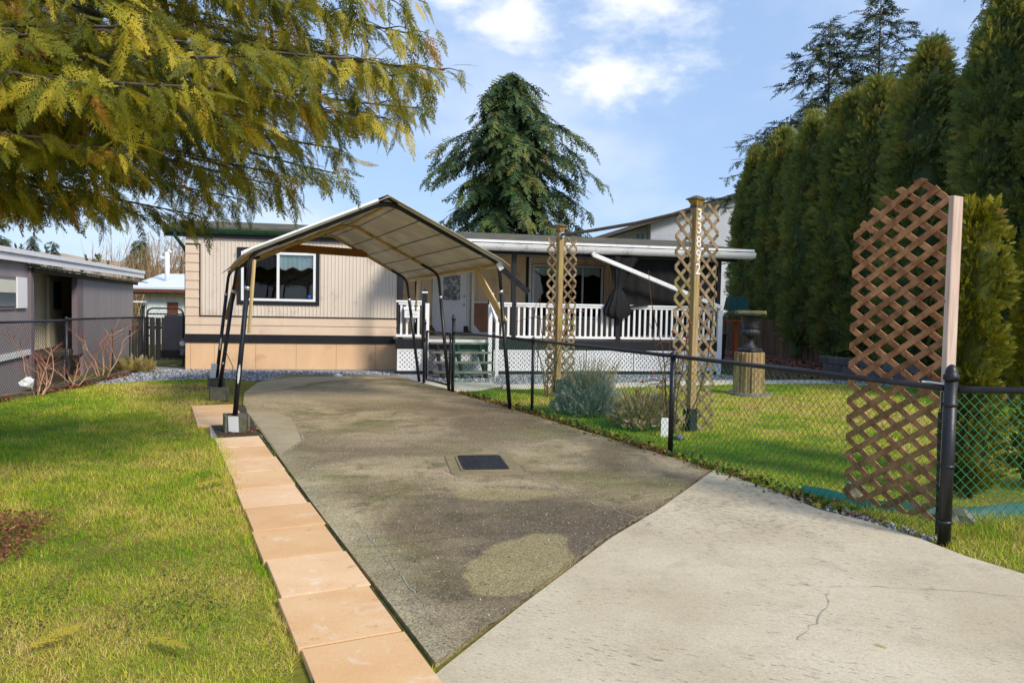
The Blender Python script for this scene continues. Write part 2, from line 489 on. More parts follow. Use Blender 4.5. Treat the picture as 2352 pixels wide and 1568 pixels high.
def mat_newconcrete():
    m, t, b, _ = newmat('broomed_concrete')
    tc = t.node('ShaderNodeTexCoord')
    p = tc.outputs['Object']
    big = t.noise(p, 0.9, 6, 0.6)
    c = t.mix(t.maprange(big, 0.3, 0.7), lin(190, 174, 144), lin(211, 197, 169))
    st2 = t.noise(p, 2.6, 6, 0.65)
    c = t.mix(t.maprange(st2, 0.52, 0.68, 0, 0.35), c, lin(160, 148, 126))
    fine = t.noise(p, 70, 4, 0.7)
    c = t.mix(t.maprange(fine, 0.35, 0.65), t.mix(1.0, c, (0.84, 0.84, 0.84), 'MULTIPLY'), c)
    rot = t.node('ShaderNodeVectorRotate', rotation_type='Z_AXIS')
    t.put(rot.inputs['Vector'], p)
    rot.inputs['Angle'].default_value = 0.45
    streak = t.noise(t.scale(rot.outputs[0], (14, 55, 1)), 1.0, 5, 0.75)
    cl = t.noise(p, 1.6, 4, 0.6)
    cl2 = blob(t, p, 1.9, 6.4, 1.1, 1.1, 0.0, cl, 1.5, 0.7)
    thr = t.math('SUBTRACT', t.math('ADD', streak, t.math('ADD', t.math('MULTIPLY', cl2, 0.07), t.math('MULTIPLY', cl, 0.25))), 0.125)
    c = t.mix(t.maprange(thr, 0.575, 0.66, 0, 0.8), c, lin(104, 92, 74))
    sp = t.voro(p, 170, 'Color')
    ss = t.node('ShaderNodeSeparateColor')
    t.put(ss.inputs[0], sp)
    c = t.mix(t.maprange(ss.outputs[0], 0.9, 0.97, 0, 0.35), c, lin(130, 116, 98))
    t.put(b.inputs['Base Color'], c)
    b.inputs['Roughness'].default_value = 0.9
    t.put(b.inputs['Normal'], t.bump(fine, 0.3, 0.003))


def mat_ground():
    m, t, b, _ = newmat('turf_soil')
    tc = t.node('ShaderNodeTexCoord')
    p = tc.outputs['Object']
    a = t.noise(p, 0.7, 6, 0.65)
    f = t.noise(p, 22, 4, 0.7)
    c = t.ramp(a, [(0.3, lin(94, 108, 34)), (0.48, lin(122, 118, 48)), (0.62, lin(138, 122, 66)), (0.75, lin(108, 90, 56))])
    c = t.mix(t.maprange(f, 0.35, 0.7, 0, 0.7), c, t.mix(1.0, c, (0.5, 0.5, 0.5), 'MULTIPLY'))
    t.put(b.inputs['Base Color'], c)
    b.inputs['Roughness'].default_value = 1.0
    b.inputs['Specular IOR Level'].default_value = 0.1


def mat_gravel(name, lo, hi, scale=38):
    m, t, b, _ = newmat(name)
    tc = t.node('ShaderNodeTexCoord')
    p = tc.outputs['Object']
    st = t.voro(p, scale, 'Color')
    ss = t.node('ShaderNodeSeparateColor')
    t.put(ss.inputs[0], st)
    d = t.voro(p, scale, 'Distance')
    c = t.mix(ss.outputs[0], lo, hi)
    t.put(b.inputs['Base Color'], c)
    b.inputs['Roughness'].default_value = 0.95
    t.put(b.inputs['Normal'], t.bump(d, -0.9, 0.03))


def mat_roof():
    m, t, b, _ = newmat('mossy_shingle')
    tc = t.node('ShaderNodeTexCoord')
    p = tc.outputs['Object']
    n = t.noise(p, 3, 6, 0.7)
    f = t.noise(p, 40, 3, 0.6)
    c = t.mix(t.maprange(f, 0.3, 0.7), lin(58, 54, 50), lin(96, 90, 82))
    c = t.mix(t.maprange(n, 0.48, 0.62, 0, 0.8), c, lin(112, 104, 52))
    t.put(b.inputs['Base Color'], c)
    b.inputs['Roughness'].default_value = 0.95
    t.put(b.inputs['Normal'], t.bump(f, 0.5, 0.02))


def mat_tarp():
    m, t, b, out = newmat('tarp')
    tc = t.node('ShaderNodeTexCoord')
    p = tc.outputs['Object']
    n = t.noise(p, 1.6, 6, 0.65)
    c = t.mix(t.maprange(n, 0.35, 0.7), lin(196, 192, 182), lin(222, 220, 212))
    d = t.noise(p, 2.6, 6, 0.7)
    c = t.mix(t.maprange(d, 0.58, 0.75, 0, 0.7), c, lin(118, 114, 104))
    t.put(b.inputs['Base Color'], c)
    b.inputs['Roughness'].default_value = 0.5
    t.put(b.inputs['Normal'], t.bump(t.noise(p, 6, 4, 0.6), 0.25, 0.03))
    tr = t.node('ShaderNodeBsdfTranslucent')
    t.put(tr.inputs[0], t.mix(1.0, c, (0.8, 0.72, 0.6), 'MULTIPLY'))
    mx = t.node('ShaderNodeMixShader')
    mx.inputs[0].default_value = 0.32
    t.l.new(b.outputs[0], mx.inputs[1])
    t.l.new(tr.outputs[0], mx.inputs[2])
    t.l.new(mx.outputs[0], out.inputs[0])


def mat_doorglass():
    m, t, b, _ = newmat('leaded_glass')
    tc = t.node('ShaderNodeTexCoord')
    p = tc.outputs['Object']
    n = t.noise(p, 9, 4, 0.6, dist=1.5)
    c = t.mix(t.maprange(n, 0.5, 0.62), (0.06, 0.07, 0.075), (0.5, 0.53, 0.55))
    t.put(b.inputs['Base Color'], c)
    b.inputs['Roughness'].default_value = 0.2
    b.inputs['Specular IOR Level'].default_value = 0.7


mat_driveway()
mat_newconcrete()
mat_ground()
mat_gravel('gravel_grey', lin(92, 94, 98), lin(170, 172, 176))
mat_gravel('mulch', lin(58, 30, 24), lin(116, 68, 52), 26)
mat_gravel('pea_gravel', lin(110, 100, 84), lin(190, 182, 168), 60)
mat_roof()
mat_tarp()
mat_doorglass()
plain('old_slab', lin(164, 150, 122), 0.9, 0.1, 3, bump=0.3, bscale=80, dirt=lin(140, 132, 90), dirt_amt=0.4)
plain('walk_slab', lin(206, 198, 178), 0.9, 0.08, 3, bump=0.2, bscale=80, dirt=lin(160, 150, 110), dirt_amt=0.4)
plain('lid_frame', lin(132, 118, 88), 0.9, 0.12, 7, bump=0.3, bscale=70)
plain('joint_soil', lin(66, 58, 42), 0.95, 0.3, 20)
plain('crack_fill', lin(156, 150, 134), 0.95, 0.15, 12)
plain('crack_soil', lin(126, 112, 86), 0.95, 0.2, 12)

# ------------------------------------------------------------------ mesh helpers
WM = {}          # world matrix of every thing / part built here


def wm(o):
    return WM.get(o.name, Matrix.Identity(4))


def tag(o, label=None, cat=None, group=None, kind=None):
    if label:
        o['label'] = label
    if cat:
        o['category'] = cat
    if group:
        o['group'] = group
    if kind:
        o['kind'] = kind
    return o


def empty(name, loc=(0, 0, 0), rz=0.0, label=None, cat=None, group=None):
    o = bpy.data.objects.new(name, None)
    COL.objects.link(o)
    o.location = loc
    o.rotation_euler = (0, 0, rz)
    o.empty_display_size = 0.2
    WM[o.name] = Matrix.Translation(loc) @ Matrix.Rotation(rz, 4, 'Z')
    return tag(o, label, cat, group)


def unit(v):
    v = np.asarray(v, float)
    return v / max(1e-9, np.linalg.norm(v))


class MB:
    """collects vertices and faces in world coordinates; build() makes one mesh object"""
    def __init__(s):
        s.v, s.f = [], []

    def add(s, vs, fs):
        o = len(s.v)
        s.v.extend([tuple(map(float, p)) for p in vs])
        s.f.extend([tuple(i + o for i in f) for f in fs])
        return s

    def box8(s, p):
        return s.add(p, [(0, 3, 2, 1), (4, 5, 6, 7), (0, 1, 5, 4), (1, 2, 6, 5), (2, 3, 7, 6), (3, 0, 4, 7)])

    def box(s, x0, x1, y0, y1, z0, z1, fr=None):
        P = [(x0, y0, z0), (x1, y0, z0), (x1, y1, z0), (x0, y1, z0), (x0, y0, z1), (x1, y0, z1), (x1, y1, z1), (x0, y1, z1)]
        if fr:
            P = [fr(*q) for q in P]
        return s.box8(P)

    def bar(s, a, b, w, h, up=(0, 0, 1)):
        """rectangular bar from a to b; w across, h along up"""
        a, b = np.array(a, float), np.array(b, float)
        d = unit(b - a)
        upv = np.array(up, float)
        if abs(d @ unit(upv)) > 0.98:
            upv = np.array((1.0, 0, 0))
        x = unit(np.cross(d, upv))
        u = np.cross(x, d)
        P = []
        for q in (a, b):
            P += [q - x * w / 2 - u * h / 2, q + x * w / 2 - u * h / 2, q + x * w / 2 + u * h / 2, q - x * w / 2 + u * h / 2]
        return s.box8(P)

    def tube(s, pts, r, n=8, caps=True):
        pts = [np.array(p, float) for p in pts]
        rs = r if isinstance(r, (list, tuple)) else [r] * len(pts)
        vs, fs = [], []
        x = None
        for i, p in enumerate(pts):
            d = unit(pts[min(i + 1, len(pts) - 1)] - pts[max(i - 1, 0)])
            if x is None:
                t = np.array((0, 0, 1.0)) if abs(d[2]) < 0.9 else np.array((1.0, 0, 0))
                x = unit(np.cross(d, t))
            else:
                x = unit(x - d * (x @ d))
            y = np.cross(d, x)
            for k in range(n):
                a = 2 * PI * k / n
                vs.append(p + (x * math.cos(a) + y * math.sin(a)) * rs[i])
        for i in range(len(pts) - 1):
            for k in range(n):
                k2 = (k + 1) % n
                fs.append((i * n + k, i * n + k2, (i + 1) * n + k2, (i + 1) * n + k))
        if caps:
            fs.append(tuple(range(n - 1, -1, -1)))
            fs.append(tuple((len(pts) - 1) * n + k for k in range(n)))
        return s.add(vs, fs)

    def lathe(s, prof, c, n=32, flute=None):
        cx, cy, cz = c
        vs, fs = [], []
        for i, (r, z) in enumerate(prof):
            for k in range(n):
                a = 2 * PI * k / n
                rr = r
                if flute and flute[0] <= z <= flute[1]:
                    rr = r * (1 + flute[3] * math.cos(a * flute[2]))
                vs.append((cx + rr * math.cos(a), cy + rr * math.sin(a), cz + z))
        for i in range(len(prof) - 1):
            for k in range(n):
                k2 = (k + 1) % n
                fs.append((i * n + k, i * n + k2, (i + 1) * n + k2, (i + 1) * n + k))
        fs.append(tuple(range(n - 1, -1, -1)))
        fs.append(tuple((len(prof) - 1) * n + k for k in range(n)))
        return s.add(vs, fs)

    def prism(s, poly, z0, z1, fr=None):
        n = len(poly)
        P = [(x, y, z0) for x, y in poly] + [(x, y, z1) for x, y in poly]
        if fr:
            P = [fr(*q) for q in P]
        fs = [tuple(range(n - 1, -1, -1)), tuple(range(n, 2 * n))]
        fs += [(i, (i + 1) % n, n + (i + 1) % n, n + i) for i in range(n)]
        return s.add(P, fs)

    def slabpoly(s, pts, t, nrm):
        """planar polygon of 3-D points given thickness t along nrm"""
        n = len(pts)
        nv = np.array(nrm, float) * t
        P = [np.array(p, float) for p in pts] + [np.array(p, float) + nv for p in pts]
        fs = [tuple(range(n - 1, -1, -1)), tuple(range(n, 2 * n))]
        fs += [(i, (i + 1) % n, n + (i + 1) % n, n + i) for i in range(n)]
        return s.add(P, fs)

    def build(s, name, m, parent=None, base=None, smooth=False, bevel=0.0, label=None, cat=None, group=None, kind=None):
        if parent is not None:
            W = wm(parent)
        elif base is not None:
            W = Matrix.Translation(base)
        else:
            W = Matrix.Identity(4)
        A = np.array(s.v, float)
        Wi = np.array(W.inverted())
        A = A @ Wi[:3, :3].T + Wi[:3, 3]
        me = bpy.data.meshes.new(name)
        me.from_pydata([tuple(p) for p in A], [], s.f)
        bm = bmesh.new()
        bm.from_mesh(me)
        bmesh.ops.recalc_face_normals(bm, faces=bm.faces)
        if bevel > 0:
            es = [e for e in bm.edges if len(e.link_faces) == 2 and e.calc_face_angle(0) > 0.5]
            bmesh.ops.bevel(bm, geom=es, offset=bevel, segments=1, affect='EDGES', clamp_overlap=True)
        bm.to_mesh(me)
        bm.free()
        if smooth:
            me.polygons.foreach_set('use_smooth', [True] * len(me.polygons))
        me.materials.append(MATS[m])
        o = bpy.data.objects.new(name, me)
        COL.objects.link(o)
        if parent is not None:
            o.parent = parent
            WM[o.name] = W.copy()
        else:
            if base is not None:
                o.location = base
            WM[o.name] = W.copy()
        return tag(o, label, cat, group, kind)


def npmesh(name, V, F, m, parent=None, base=None, tint=None, label=None, cat=None, group=None, kind=None, local=False):
    """big triangle mesh from numpy arrays (world coordinates unless local)"""
    W = wm(parent) if parent is not None else (Matrix.Translation(base) if base is not None else Matrix.Identity(4))
    V = np.asarray(V, np.float32)
    if not local:
        Wi = np.array(W.inverted())
        V = V @ Wi[:3, :3].T.astype(np.float32) + Wi[:3, 3].astype(np.float32)
    F = np.asarray(F, np.int32)
    me = bpy.data.meshes.new(name)
    me.vertices.add(len(V))
    me.vertices.foreach_set('co', V.ravel().astype(np.float32))
    me.loops.add(F.size)
    me.loops.foreach_set('vertex_index', F.ravel())
    me.polygons.add(len(F))
    me.polygons.foreach_set('loop_start', np.arange(0, F.size, 3, dtype=np.int32))
    me.polygons.foreach_set('loop_total', np.full(len(F), 3, np.int32))
    me.update(calc_edges=True)
    if tint is not None:
        at = me.attributes.new('tint', 'FLOAT', 'POINT')
        at.data.foreach_set('value', np.asarray(tint, np.float32))
    me.materials.append(MATS[m])
    o = bpy.data.objects.new(name, me)
    COL.objects.link(o)
    if parent is not None:
        o.parent = parent
    elif base is not None:
        o.location = base
    WM[o.name] = W.copy()
    return tag(o, label, cat, group, kind)


def clip_poly(poly, clip):
    """Sutherland-Hodgman, clip is convex and counter-clockwise"""
    out = poly
    for i in range(len(clip)):
        a, b = clip[i], clip[(i + 1) % len(clip)]
        inp, out = out, []
        if not inp:
            return []
        ins = lambda p: (b[0] - a[0]) * (p[1] - a[1]) - (b[1] - a[1]) * (p[0] - a[0]) >= -1e-9
        for j in range(len(inp)):
            p, q = inp[j - 1], inp[j]
            if ins(q) != ins(p):
                dx, dy = q[0] - p[0], q[1] - p[1]
                ex, ey = b[0] - a[0], b[1] - a[1]
                den = ex * dy - ey * dx
                if abs(den) > 1e-12:
                    tt = (ex * (a[1] - p[1]) - ey * (a[0] - p[0])) / den
                    out.append((p[0] + dx * tt, p[1] + dy * tt))
            if ins(q):
                out.append(q)
    return out


def inpoly(P, poly):
    x, y = P[:, 0], P[:, 1]
    r = np.zeros(len(P), bool)
    n = len(poly)
    for i in range(n):
        x0, y0 = poly[i]
        x1, y1 = poly[(i + 1) % n]
        c = ((y0 > y) != (y1 > y)) & (x < (x1 - x0) * (y - y0) / (y1 - y0 + 1e-12) + x0)
        r ^= c
    return r


def vnoise(P, scale, seed=0):
    """cheap smooth 2-D value noise 0..1"""
    g = np.random.default_rng(seed).random((64, 64))
    q = P[:, :2] * scale + 500.3
    i = np.floor(q).astype(int)
    f = q - i
    f = f * f * (3 - 2 * f)
    a = g[i[:, 0] % 64, i[:, 1] % 64]
    b = g[(i[:, 0] + 1) % 64, i[:, 1] % 64]
    c = g[i[:, 0] % 64, (i[:, 1] + 1) % 64]
    d = g[(i[:, 0] + 1) % 64, (i[:, 1] + 1) % 64]
    return (a * (1 - f[:, 0]) + b * f[:, 0]) * (1 - f[:, 1]) + (c * (1 - f[:, 0]) + d * f[:, 0]) * f[:, 1]


def frames(Y, N):
    """rotation matrices whose columns are x, growth dir y, normal z"""
    Y = Y / np.linalg.norm(Y, axis=1, keepdims=True)
    Z = N - Y * np.sum(N * Y, 1, keepdims=True)
    Z = Z / np.maximum(1e-6, np.linalg.norm(Z, axis=1, keepdims=True))
    X = np.cross(Y, Z)
    return np.stack([X, Y, Z], axis=2)


def scatter(tv, tf, O, Rm, s):
    V = np.einsum('kij,nj->kni', Rm, tv) * s[:, None, None] + O[:, None, :]
    F = tf[None] + (np.arange(len(O)) * len(tv))[:, None, None]
    return V.reshape(-1, 3), F.reshape(-1, 3)


def rdir(n, rng=RNG):
    v = rng.normal(size=(n, 3))
    return v / np.linalg.norm(v, axis=1, keepdims=True)


def frond(pairs=9, subs=3, wid=0.36, curve=0.25, w0=0.030, seed=0, ang=52, lite=False):
    """flat scale-leaf spray, stalk along +y, length 1"""
    rg = np.random.default_rng(seed)
    V, F = [], []

    def quad(a, b, wa, wb):
        a, b = np.array(a), np.array(b)
        d = unit(b - a)
        x = np.array((-d[1], d[0]))
        i = len(V)
        V.extend([a - x * wa, a + x * wa, b + x * wb, b - x * wb])
        F.extend([(i, i + 1, i + 2), (i, i + 2, i + 3)])

    def tri(a, b, w):
        a, b = np.array(a), np.array(b)
        d = unit(b - a)
        x = np.array((-d[1], d[0]))
        i = len(V)
        V.extend([a - x * w, a + x * w, b])
        F.append((i, i + 1, i + 2))
    quad((0, 0), (0, 0.96), w0 * 0.6, w0 * 0.4)
    for i in range(pairs):
        y = 0.06 + 0.86 * i / max(1, pairs - 1)
        for sgn in (-1, 1):
            yy = y + rg.uniform(-.03, .03)
            env = (0.35 + 0.65 * math.sin(PI * min(1, (yy + 0.15) / 1.15) ** 0.8)) * (1.0 - 0.55 * max(0, yy - .5) * 2)
            L = wid * env * rg.uniform(.75, 1.15)
            a = R(ang + rg.uniform(-12, 12) - 10 * yy)
            p0 = np.array((0, yy))
            d = np.array((sgn * math.sin(a), math.cos(a)))
            p1 = p0 + d * L
            if lite:
                tri(p0, p1, w0 * 0.8)
            else:
                quad(p0, p1, w0 * 0.65, w0 * 0.5)
            for j in range(subs):
                q = p0 + d * L * (0.25 + 0.7 * j / max(1, subs))
                for s2 in (-1, 1):
                    b = a * sgn + s2 * R(38)
                    tri(q, q + np.array((math.sin(b), math.cos(b))) * L * 0.42 * (1.15 - 0.6 * j / max(1, subs)), w0 * 0.62)
    V = np.array(V)
    z = -curve * V[:, 1] ** 2 - 0.12 * np.abs(V[:, 0])
    return np.column_stack([V[:, 0], V[:, 1], z]), np.array(F)


def tri_tube(P0, P1, r0, r1):
    """many 3-sided twigs as arrays"""
    d = P1 - P0
    d = d / np.maximum(1e-6, np.linalg.norm(d, axis=1, keepdims=True))
    t = np.where(np.abs(d[:, 2:3]) < 0.9, np.array([[0, 0, 1.0]]), np.array([[1.0, 0, 0]]))
    x = np.cross(d, t)
    x /= np.linalg.norm(x, axis=1, keepdims=True)
    y = np.cross(d, x)
    vs = []
    for P, r in ((P0, r0), (P1, r1)):
        for k in range(3):
            a = 2 * PI * k / 3
            vs.append(P + (x * math.cos(a) + y * math.sin(a)) * np.reshape(r, (-1, 1)))
    V = np.stack(vs, 1)
    F = np.array([(0, 1, 4), (0, 4, 3), (1, 2, 5), (1, 5, 4), (2, 0, 3), (2, 3, 5)])
    Fa = F[None] + (np.arange(len(P0)) * 6)[:, None, None]
    return V.reshape(-1, 3), Fa.reshape(-1, 3)


ORD = ['first', 'second', 'third', 'fourth', 'fifth', 'sixth', 'seventh', 'eighth', 'ninth', 'tenth', 'eleventh', 'twelfth', 'thirteenth',
       'fourteenth', 'fifteenth', 'sixteenth', 'seventeenth', 'eighteenth', 'nineteenth', 'twentieth', 'twenty-first', 'twenty-second', 'twenty-third', 'twenty-fourth', 'twenty-fifth', 'twenty-sixth']

# ================================================================== the setting
def xfence(y):
    return -7.95 - 0.088 * (y - 12.14)


def ground_z(x, y):
    t = np.clip((xfence(y) - 0.12 - x) / 0.5, 0, 1)
    return -0.008 - 0.5 * t * t * (3 - 2 * t)


def make_ground():
    xs = np.concatenate([[-900, -400, -150, -70, -35, -20, -14], np.arange(-11.5, -7.3, 0.12), np.arange(-7, 12.1, 1.0), [16, 24, 45, 90, 200, 450, 900]])
    ys = np.concatenate([[-300, -80, -25], np.arange(-8, 45, 1.0), [50, 60, 80, 120, 200, 400, 900, 1800]])
    X, Y = np.meshgrid(xs, ys)
    Z = ground_z(X, Y)
    V = np.column_stack([X.ravel(), Y.ravel(), Z.ravel()])
    nx = len(xs)
    F = []
    for j in range(len(ys) - 1):
        for i in range(nx - 1):
            a = j * nx + i
            F += [(a, a + 1, a + nx + 1), (a, a + nx + 1, a + nx)]
    npmesh('ground', V, F, 'turf_soil', kind='structure')


make_ground()

AX = unit((-0.412, 0.911))          # direction of drive, fence and carport
PX = np.array((AX[1], -AX[0]))      # across it, to the right

DRIVE = [(-0.31, 3.40), (0.04, 4.09), (0.67, 5.34), (1.14, 6.12), (2.00, 7.70), (1.86, 8.1), (1.58, 8.65), (0.9, 10.1), (0.14, 11.75), (-0.6, 13.25), (-1.2, 14.45),
         (-1.95, 15.9), (-2.5, 17.35), (-4.9, 17.0), (-4.95, 15.3), (-4.55, 13.3), (-3.90, 11.35), (-2.90, 9.16), (-1.55, 6.12)]
dw = MB().prism(DRIVE, -0.05, 0.018).build('driveway', 'aggregate_concrete', kind='structure')
NEWC = [(-0.27, 3.36), (-0.6, 2.6), (-0.9, 0.2), (-0.6, -3.0), (9, -3.0), (6.0, 0.5), (4.4, 3.0), (3.6, 4.2), (3.17, 4.75), (3.01, 5.07), (2.91, 5.44), (2.74, 5.86), (2.49, 6.22), (2.3, 6.95),
        (2.02, 7.69), (1.17, 6.10), (0.70, 5.32), (0.07, 4.07)]
nc = MB().prism(NEWC, -0.05, 0.024).build('concrete_apron', 'broomed_concrete', kind='structure', bevel=0.006)


def strip(pts, w, z, name, m, parent, seed=0, sub=6):
    """thin irregular crack line lying on a slab"""
    rg = random.Random(seed)
    P = [np.array(p, float) for p in pts]
    fine = []
    for a, b in zip(P, P[1:]):
        n = max(2, int(np.linalg.norm(b - a) / 0.05))
        for k in range(n):
            q = a + (b - a) * k / n
            fine.append(q + np.array((rg.uniform(-1, 1), rg.uniform(-1, 1))) * 0.012)
    fine.append(P[-1])
    vs, fs = [], []
    for i, q in enumerate(fine):
        d = unit(fine[min(i + 1, len(fine) - 1)] - fine[max(0, i - 1)])
        x = np.array((-d[1], d[0]))
        ww = w * 0.62 * rg.uniform(.15, 1.5) * (0.3 + 0.7 * math.sin(PI * min(1, max(0.05, i / len(fine)))))
        vs += [(*(q - x * ww / 2), z), (*(q + x * ww / 2), z)]
    for i in range(len(fine) - 1):
        fs.append((2 * i, 2 * i + 1, 2 * i + 3, 2 * i + 2))
    MB().add(vs, fs).build(name, m, parent)


Zc = 0.022
strip([(-2.33, 7.98), (-2.36, 8.88), (-2.55, 9.47), (-2.69, 9.79)], 0.03, Zc, 'crack', 'crack_fill', dw, 1)
strip([(-0.29, 8.44), (0.14, 8.61), (0.61, 9.22), (0.95, 9.57)], 0.022, Zc, 'crack', 'crack_fill', dw, 2)
strip([(0.2, 7.24), (0.49, 6.71), (0.7, 6.22), (0.99, 5.82), (1.14, 6.08)], 0.02, Zc, 'crack', 'crack_fill', dw, 3)
strip([(-1.2, 6.9), (-1.48, 6.96), (-1.5, 6.47), (-1.62, 6.2)], 0.018, Zc, 'crack', 'crack_fill', dw, 4)
strip([(-1.65, 7.94), (-0.95, 8.08), (-0.64, 8.27)], 0.012, Zc, 'crack', 'crack_fill', dw, 5)
strip([(-2.2, 9.0), (-1.2, 9.6), (-0.2, 10.0), (0.8, 10.2)], 0.014, Zc, 'crack', 'crack_soil', dw, 6)
strip([(-2.3, 9.9), (-1.7, 10.4), (-1.3, 11.2)], 0.014, Zc, 'crack', 'crack_soil', dw, 7)
strip([(-0.95, 5.0), (-0.4, 5.25), (0.1, 5.6)], 0.014, Zc, 'crack', 'crack_soil', dw, 8)
strip([(-0.28, 3.6), (-0.45, 4.1), (-0.75, 4.8), (-1.15, 5.7)], 0.012, Zc, 'crack', 'crack_fill', dw, 9)
strip([(-0.2, 7.0), (-0.5, 7.2), (-0.9, 8.0)], 0.012, Zc, 'crack', 'crack_soil', dw, 10)
strip([(1.69, 4.48), (1.81, 4.43), (2.08, 4.46), (2.53, 4.42), (3.1, 4.3)], 0.010, 0.028, 'crack', 'crack_fill', nc, 11)
strip([(1.83, 4.40), (1.72, 4.12), (1.60, 3.95), (1.40, 3.7)], 0.012, 0.028, 'crack', 'crack_fill', nc, 12)
MB().prism([(-3.80, 11.2), (-3.35, 11.05), (-2.99, 10.62), (-2.69, 9.79), (-2.38, 8.88), (-2.37, 8.0), (-2.90, 9.2)], 0.016, 0.0225).build('concrete_patch', 'old_slab', dw)
MB().prism([(-4.58, 13.40), (-4.9, 15.1), (-4.5, 16.3), (-3.5, 16.8), (-3.3, 16.4), (-3.89, 15.2), (-4.1, 13.9)], 0.016, 0.0225).build('concrete_patch', 'old_slab', dw)
joint = MB()
strip([(-0.30, 3.38), (0.05, 4.08), (0.68, 5.33), (1.15, 6.11), (2.01, 7.70)], 0.035, 0.0265, 'joint_gap', 'crack_soil', nc, 13)

# paver path: slabs 0.5 x 0.65 laid end to end along the drive
path = MB().prism([(-0.02, 2.3), (-0.42, 2.2), (-0.89, 3.44), (-3.36, 8.98), (-4.62, 11.6), (-4.05, 11.85), (-2.92, 9.12), (-0.36, 3.42)], -0.05, 0.021).build('paver_path', 'joint_soil', kind='structure')
PO = np.array((-2.93, 9.10))


def paver(d0, d1, w=0.485, jx=0.0, tilt=0.0):
    """slab between distances d0 < d1 (metres towards the camera from the block)"""
    a = PO - AX * d0
    b = PO - AX * d1
    l = -PX * w
    sk = AX * 0.02
    P = [a + PX * jx, b + PX * jx, b + l + PX * jx - sk, a + l + PX * jx - sk]
    m = MB().prism([tuple(q) for q in P][::-1], -0.01, 0.028 + tilt)
    m.build('paver', 'paver_face', path, bevel=0.002)


d = 0.0
rgp = random.Random(4)
for L in (0.66, 0.66, 0.66, 0.65, 0.66, 0.65, 0.66, 0.65, 0.66, 0.66, 0.65, 0.66):
    paver(d + 0.009, d + L - 0.005, 0.485 + rgp.uniform(-.008, .008), rgp.uniform(-.012, .012), rgp.uniform(-.002, .002))
    d += L
for k, (d0, d1) in enumerate(((-2.98, -2.34), (-2.33, -1.68), (-1.67, -1.02))):
    paver(d0 + 0.005, d1 - 0.005, 0.60, -0.03, rgp.uniform(-.003, .004))

# gravel and walks
MB().prism([(-9.0, 18.6), (-8.45, 17.0), (-7.70, 14.5), (-6.9, 15.4), (-6.1, 15.85), (-4.8, 15.7), (-4.7, 17.0), (-2.3, 17.0), (-1.9, 16.0), (-0.9, 15.4), (2.0, 16.3), (5.2, 17.7), (5.6, 18.6), (5.0, 20.6),
             (-2.3, 19.2), (-7.8, 18.2)], -0.04, -0.002).build('gravel_strip', 'gravel_grey', kind='structure')
MB().prism([(-1.55, 15.35), (-1.9, 15.95), (-0.4, 16.1), (-0.2, 15.55), (-0.55, 14.75), (-1.0, 14.4)], -0.04, 0.014).build('walk_landing', 'walk_slab', kind='structure', bevel=0.006)
MB().prism([(-0.17, 15.0), (2.02, 15.72), (4.84, 16.98), (7.3, 17.6), (7.2, 18.3), (4.73, 17.75), (2.0, 16.45), (-0.15, 15.75)], -0.04, 0.016).build('walkway', 'walk_slab', kind='structure', bevel=0.006)
MB().prism([(5.4, 19.8), (6.2, 18.4), (7.6, 18.35), (8.7, 17.6), (9.2, 16.5), (10.2, 12.0), (13.5, 12.0), (13.5, 36), (7.0, 36)], -0.04, 0.010).build('mulch_bed', 'mulch', kind='structure')
MB().prism([(7.28, 17.55), (7.22, 18.33), (8.5, 17.7), (8.9, 16.9), (8.2, 17.0)], -0.04, 0.018).build('gravel_corner', 'gravel_grey', kind='structure')
MB().prism([(-9.4, 8), (-8.6, 8), (-8.65, 12), (-9.1, 18.2), (-9.4, 24), (-10.3, 24), (-9.8, 18), (-9.4, 12)], -0.56, -0.49).build('neighbour_gravel', 'gravel_grey', kind='structure')
MB().prism([(-3.48, 9.05), (-2.92, 9.18), (-3.35, 10.05), (-3.85, 9.95)], -0.04, 0.006).build('pea_gravel_pad', 'pea_gravel', kind='structure')

# utility lid set in the drive
ub = np.array((-0.27, 7.76))
ua = unit((-0.16, 0.987))
uc = np.array((ua[1], -ua[0]))


def rr(c, a, b, l, w, rad=0.06, n=5):
    out = []
    for sx, sy, a0 in ((1, 1, 0), (-1, 1, 90), (-1, -1, 180), (1, -1, 270)):
        for k in range(n):
            t = R(a0 + 90 * k / (n - 1))
            q = c + b * (sx * (w / 2 - rad) + rad * math.cos(t)) + a * (sy * (l / 2 - rad) + rad * math.sin(t))
            out.append(tuple(q))
    return out


lid = empty('utility_lid', (*ub, 0.018), 0, 'black iron utility cover in a tan concrete collar set in the driveway', 'utility cover')
MB().prism(rr(ub, ua, uc, 1.02, 0.70, 0.08), 0.0, 0.026).build('collar', 'lid_frame', lid, bevel=0.004)
MB().prism(rr(ub, ua, uc, 0.76, 0.50, 0.06), 0.02, 0.036).build('rim', 'lid_frame', lid, bevel=0.004)
ld = MB().prism(rr(ub, ua, uc, 0.70, 0.45, 0.05), 0.02, 0.043).build('cover', 'lid_iron', lid, bevel=0.004)
tr = MB()
for i in range(22):
    for j in range(13):
        if (i in (4, 5, 16, 17)) and 4 < j < 9:
            continue
        q = ub + ua * (-0.31 + 0.62 * i / 21) + uc * (-0.19 + 0.38 * j / 12)
        tr.box(-.010, .010, -.006, .006, 0.0425, 0.047, fr=lambda x, y, z, q=q: (q[0] + uc[0] * x + ua[0] * y, q[1] + uc[1] * x + ua[1] * y, z))
tread = tr.build('tread_pattern', 'lid_iron', ld, kind='stuff')
MB().box(-.06, .06, -.014, .014, 0.0425, 0.0465, fr=lambda x, y, z: (ub[0] + ua[0] * -.14 + uc[0] * x + ua[0] * y, ub[1] + ua[1] * -.14 + uc[1] * x + ua[1] * y, z)).build('name_plate', 'lid_iron', ld)
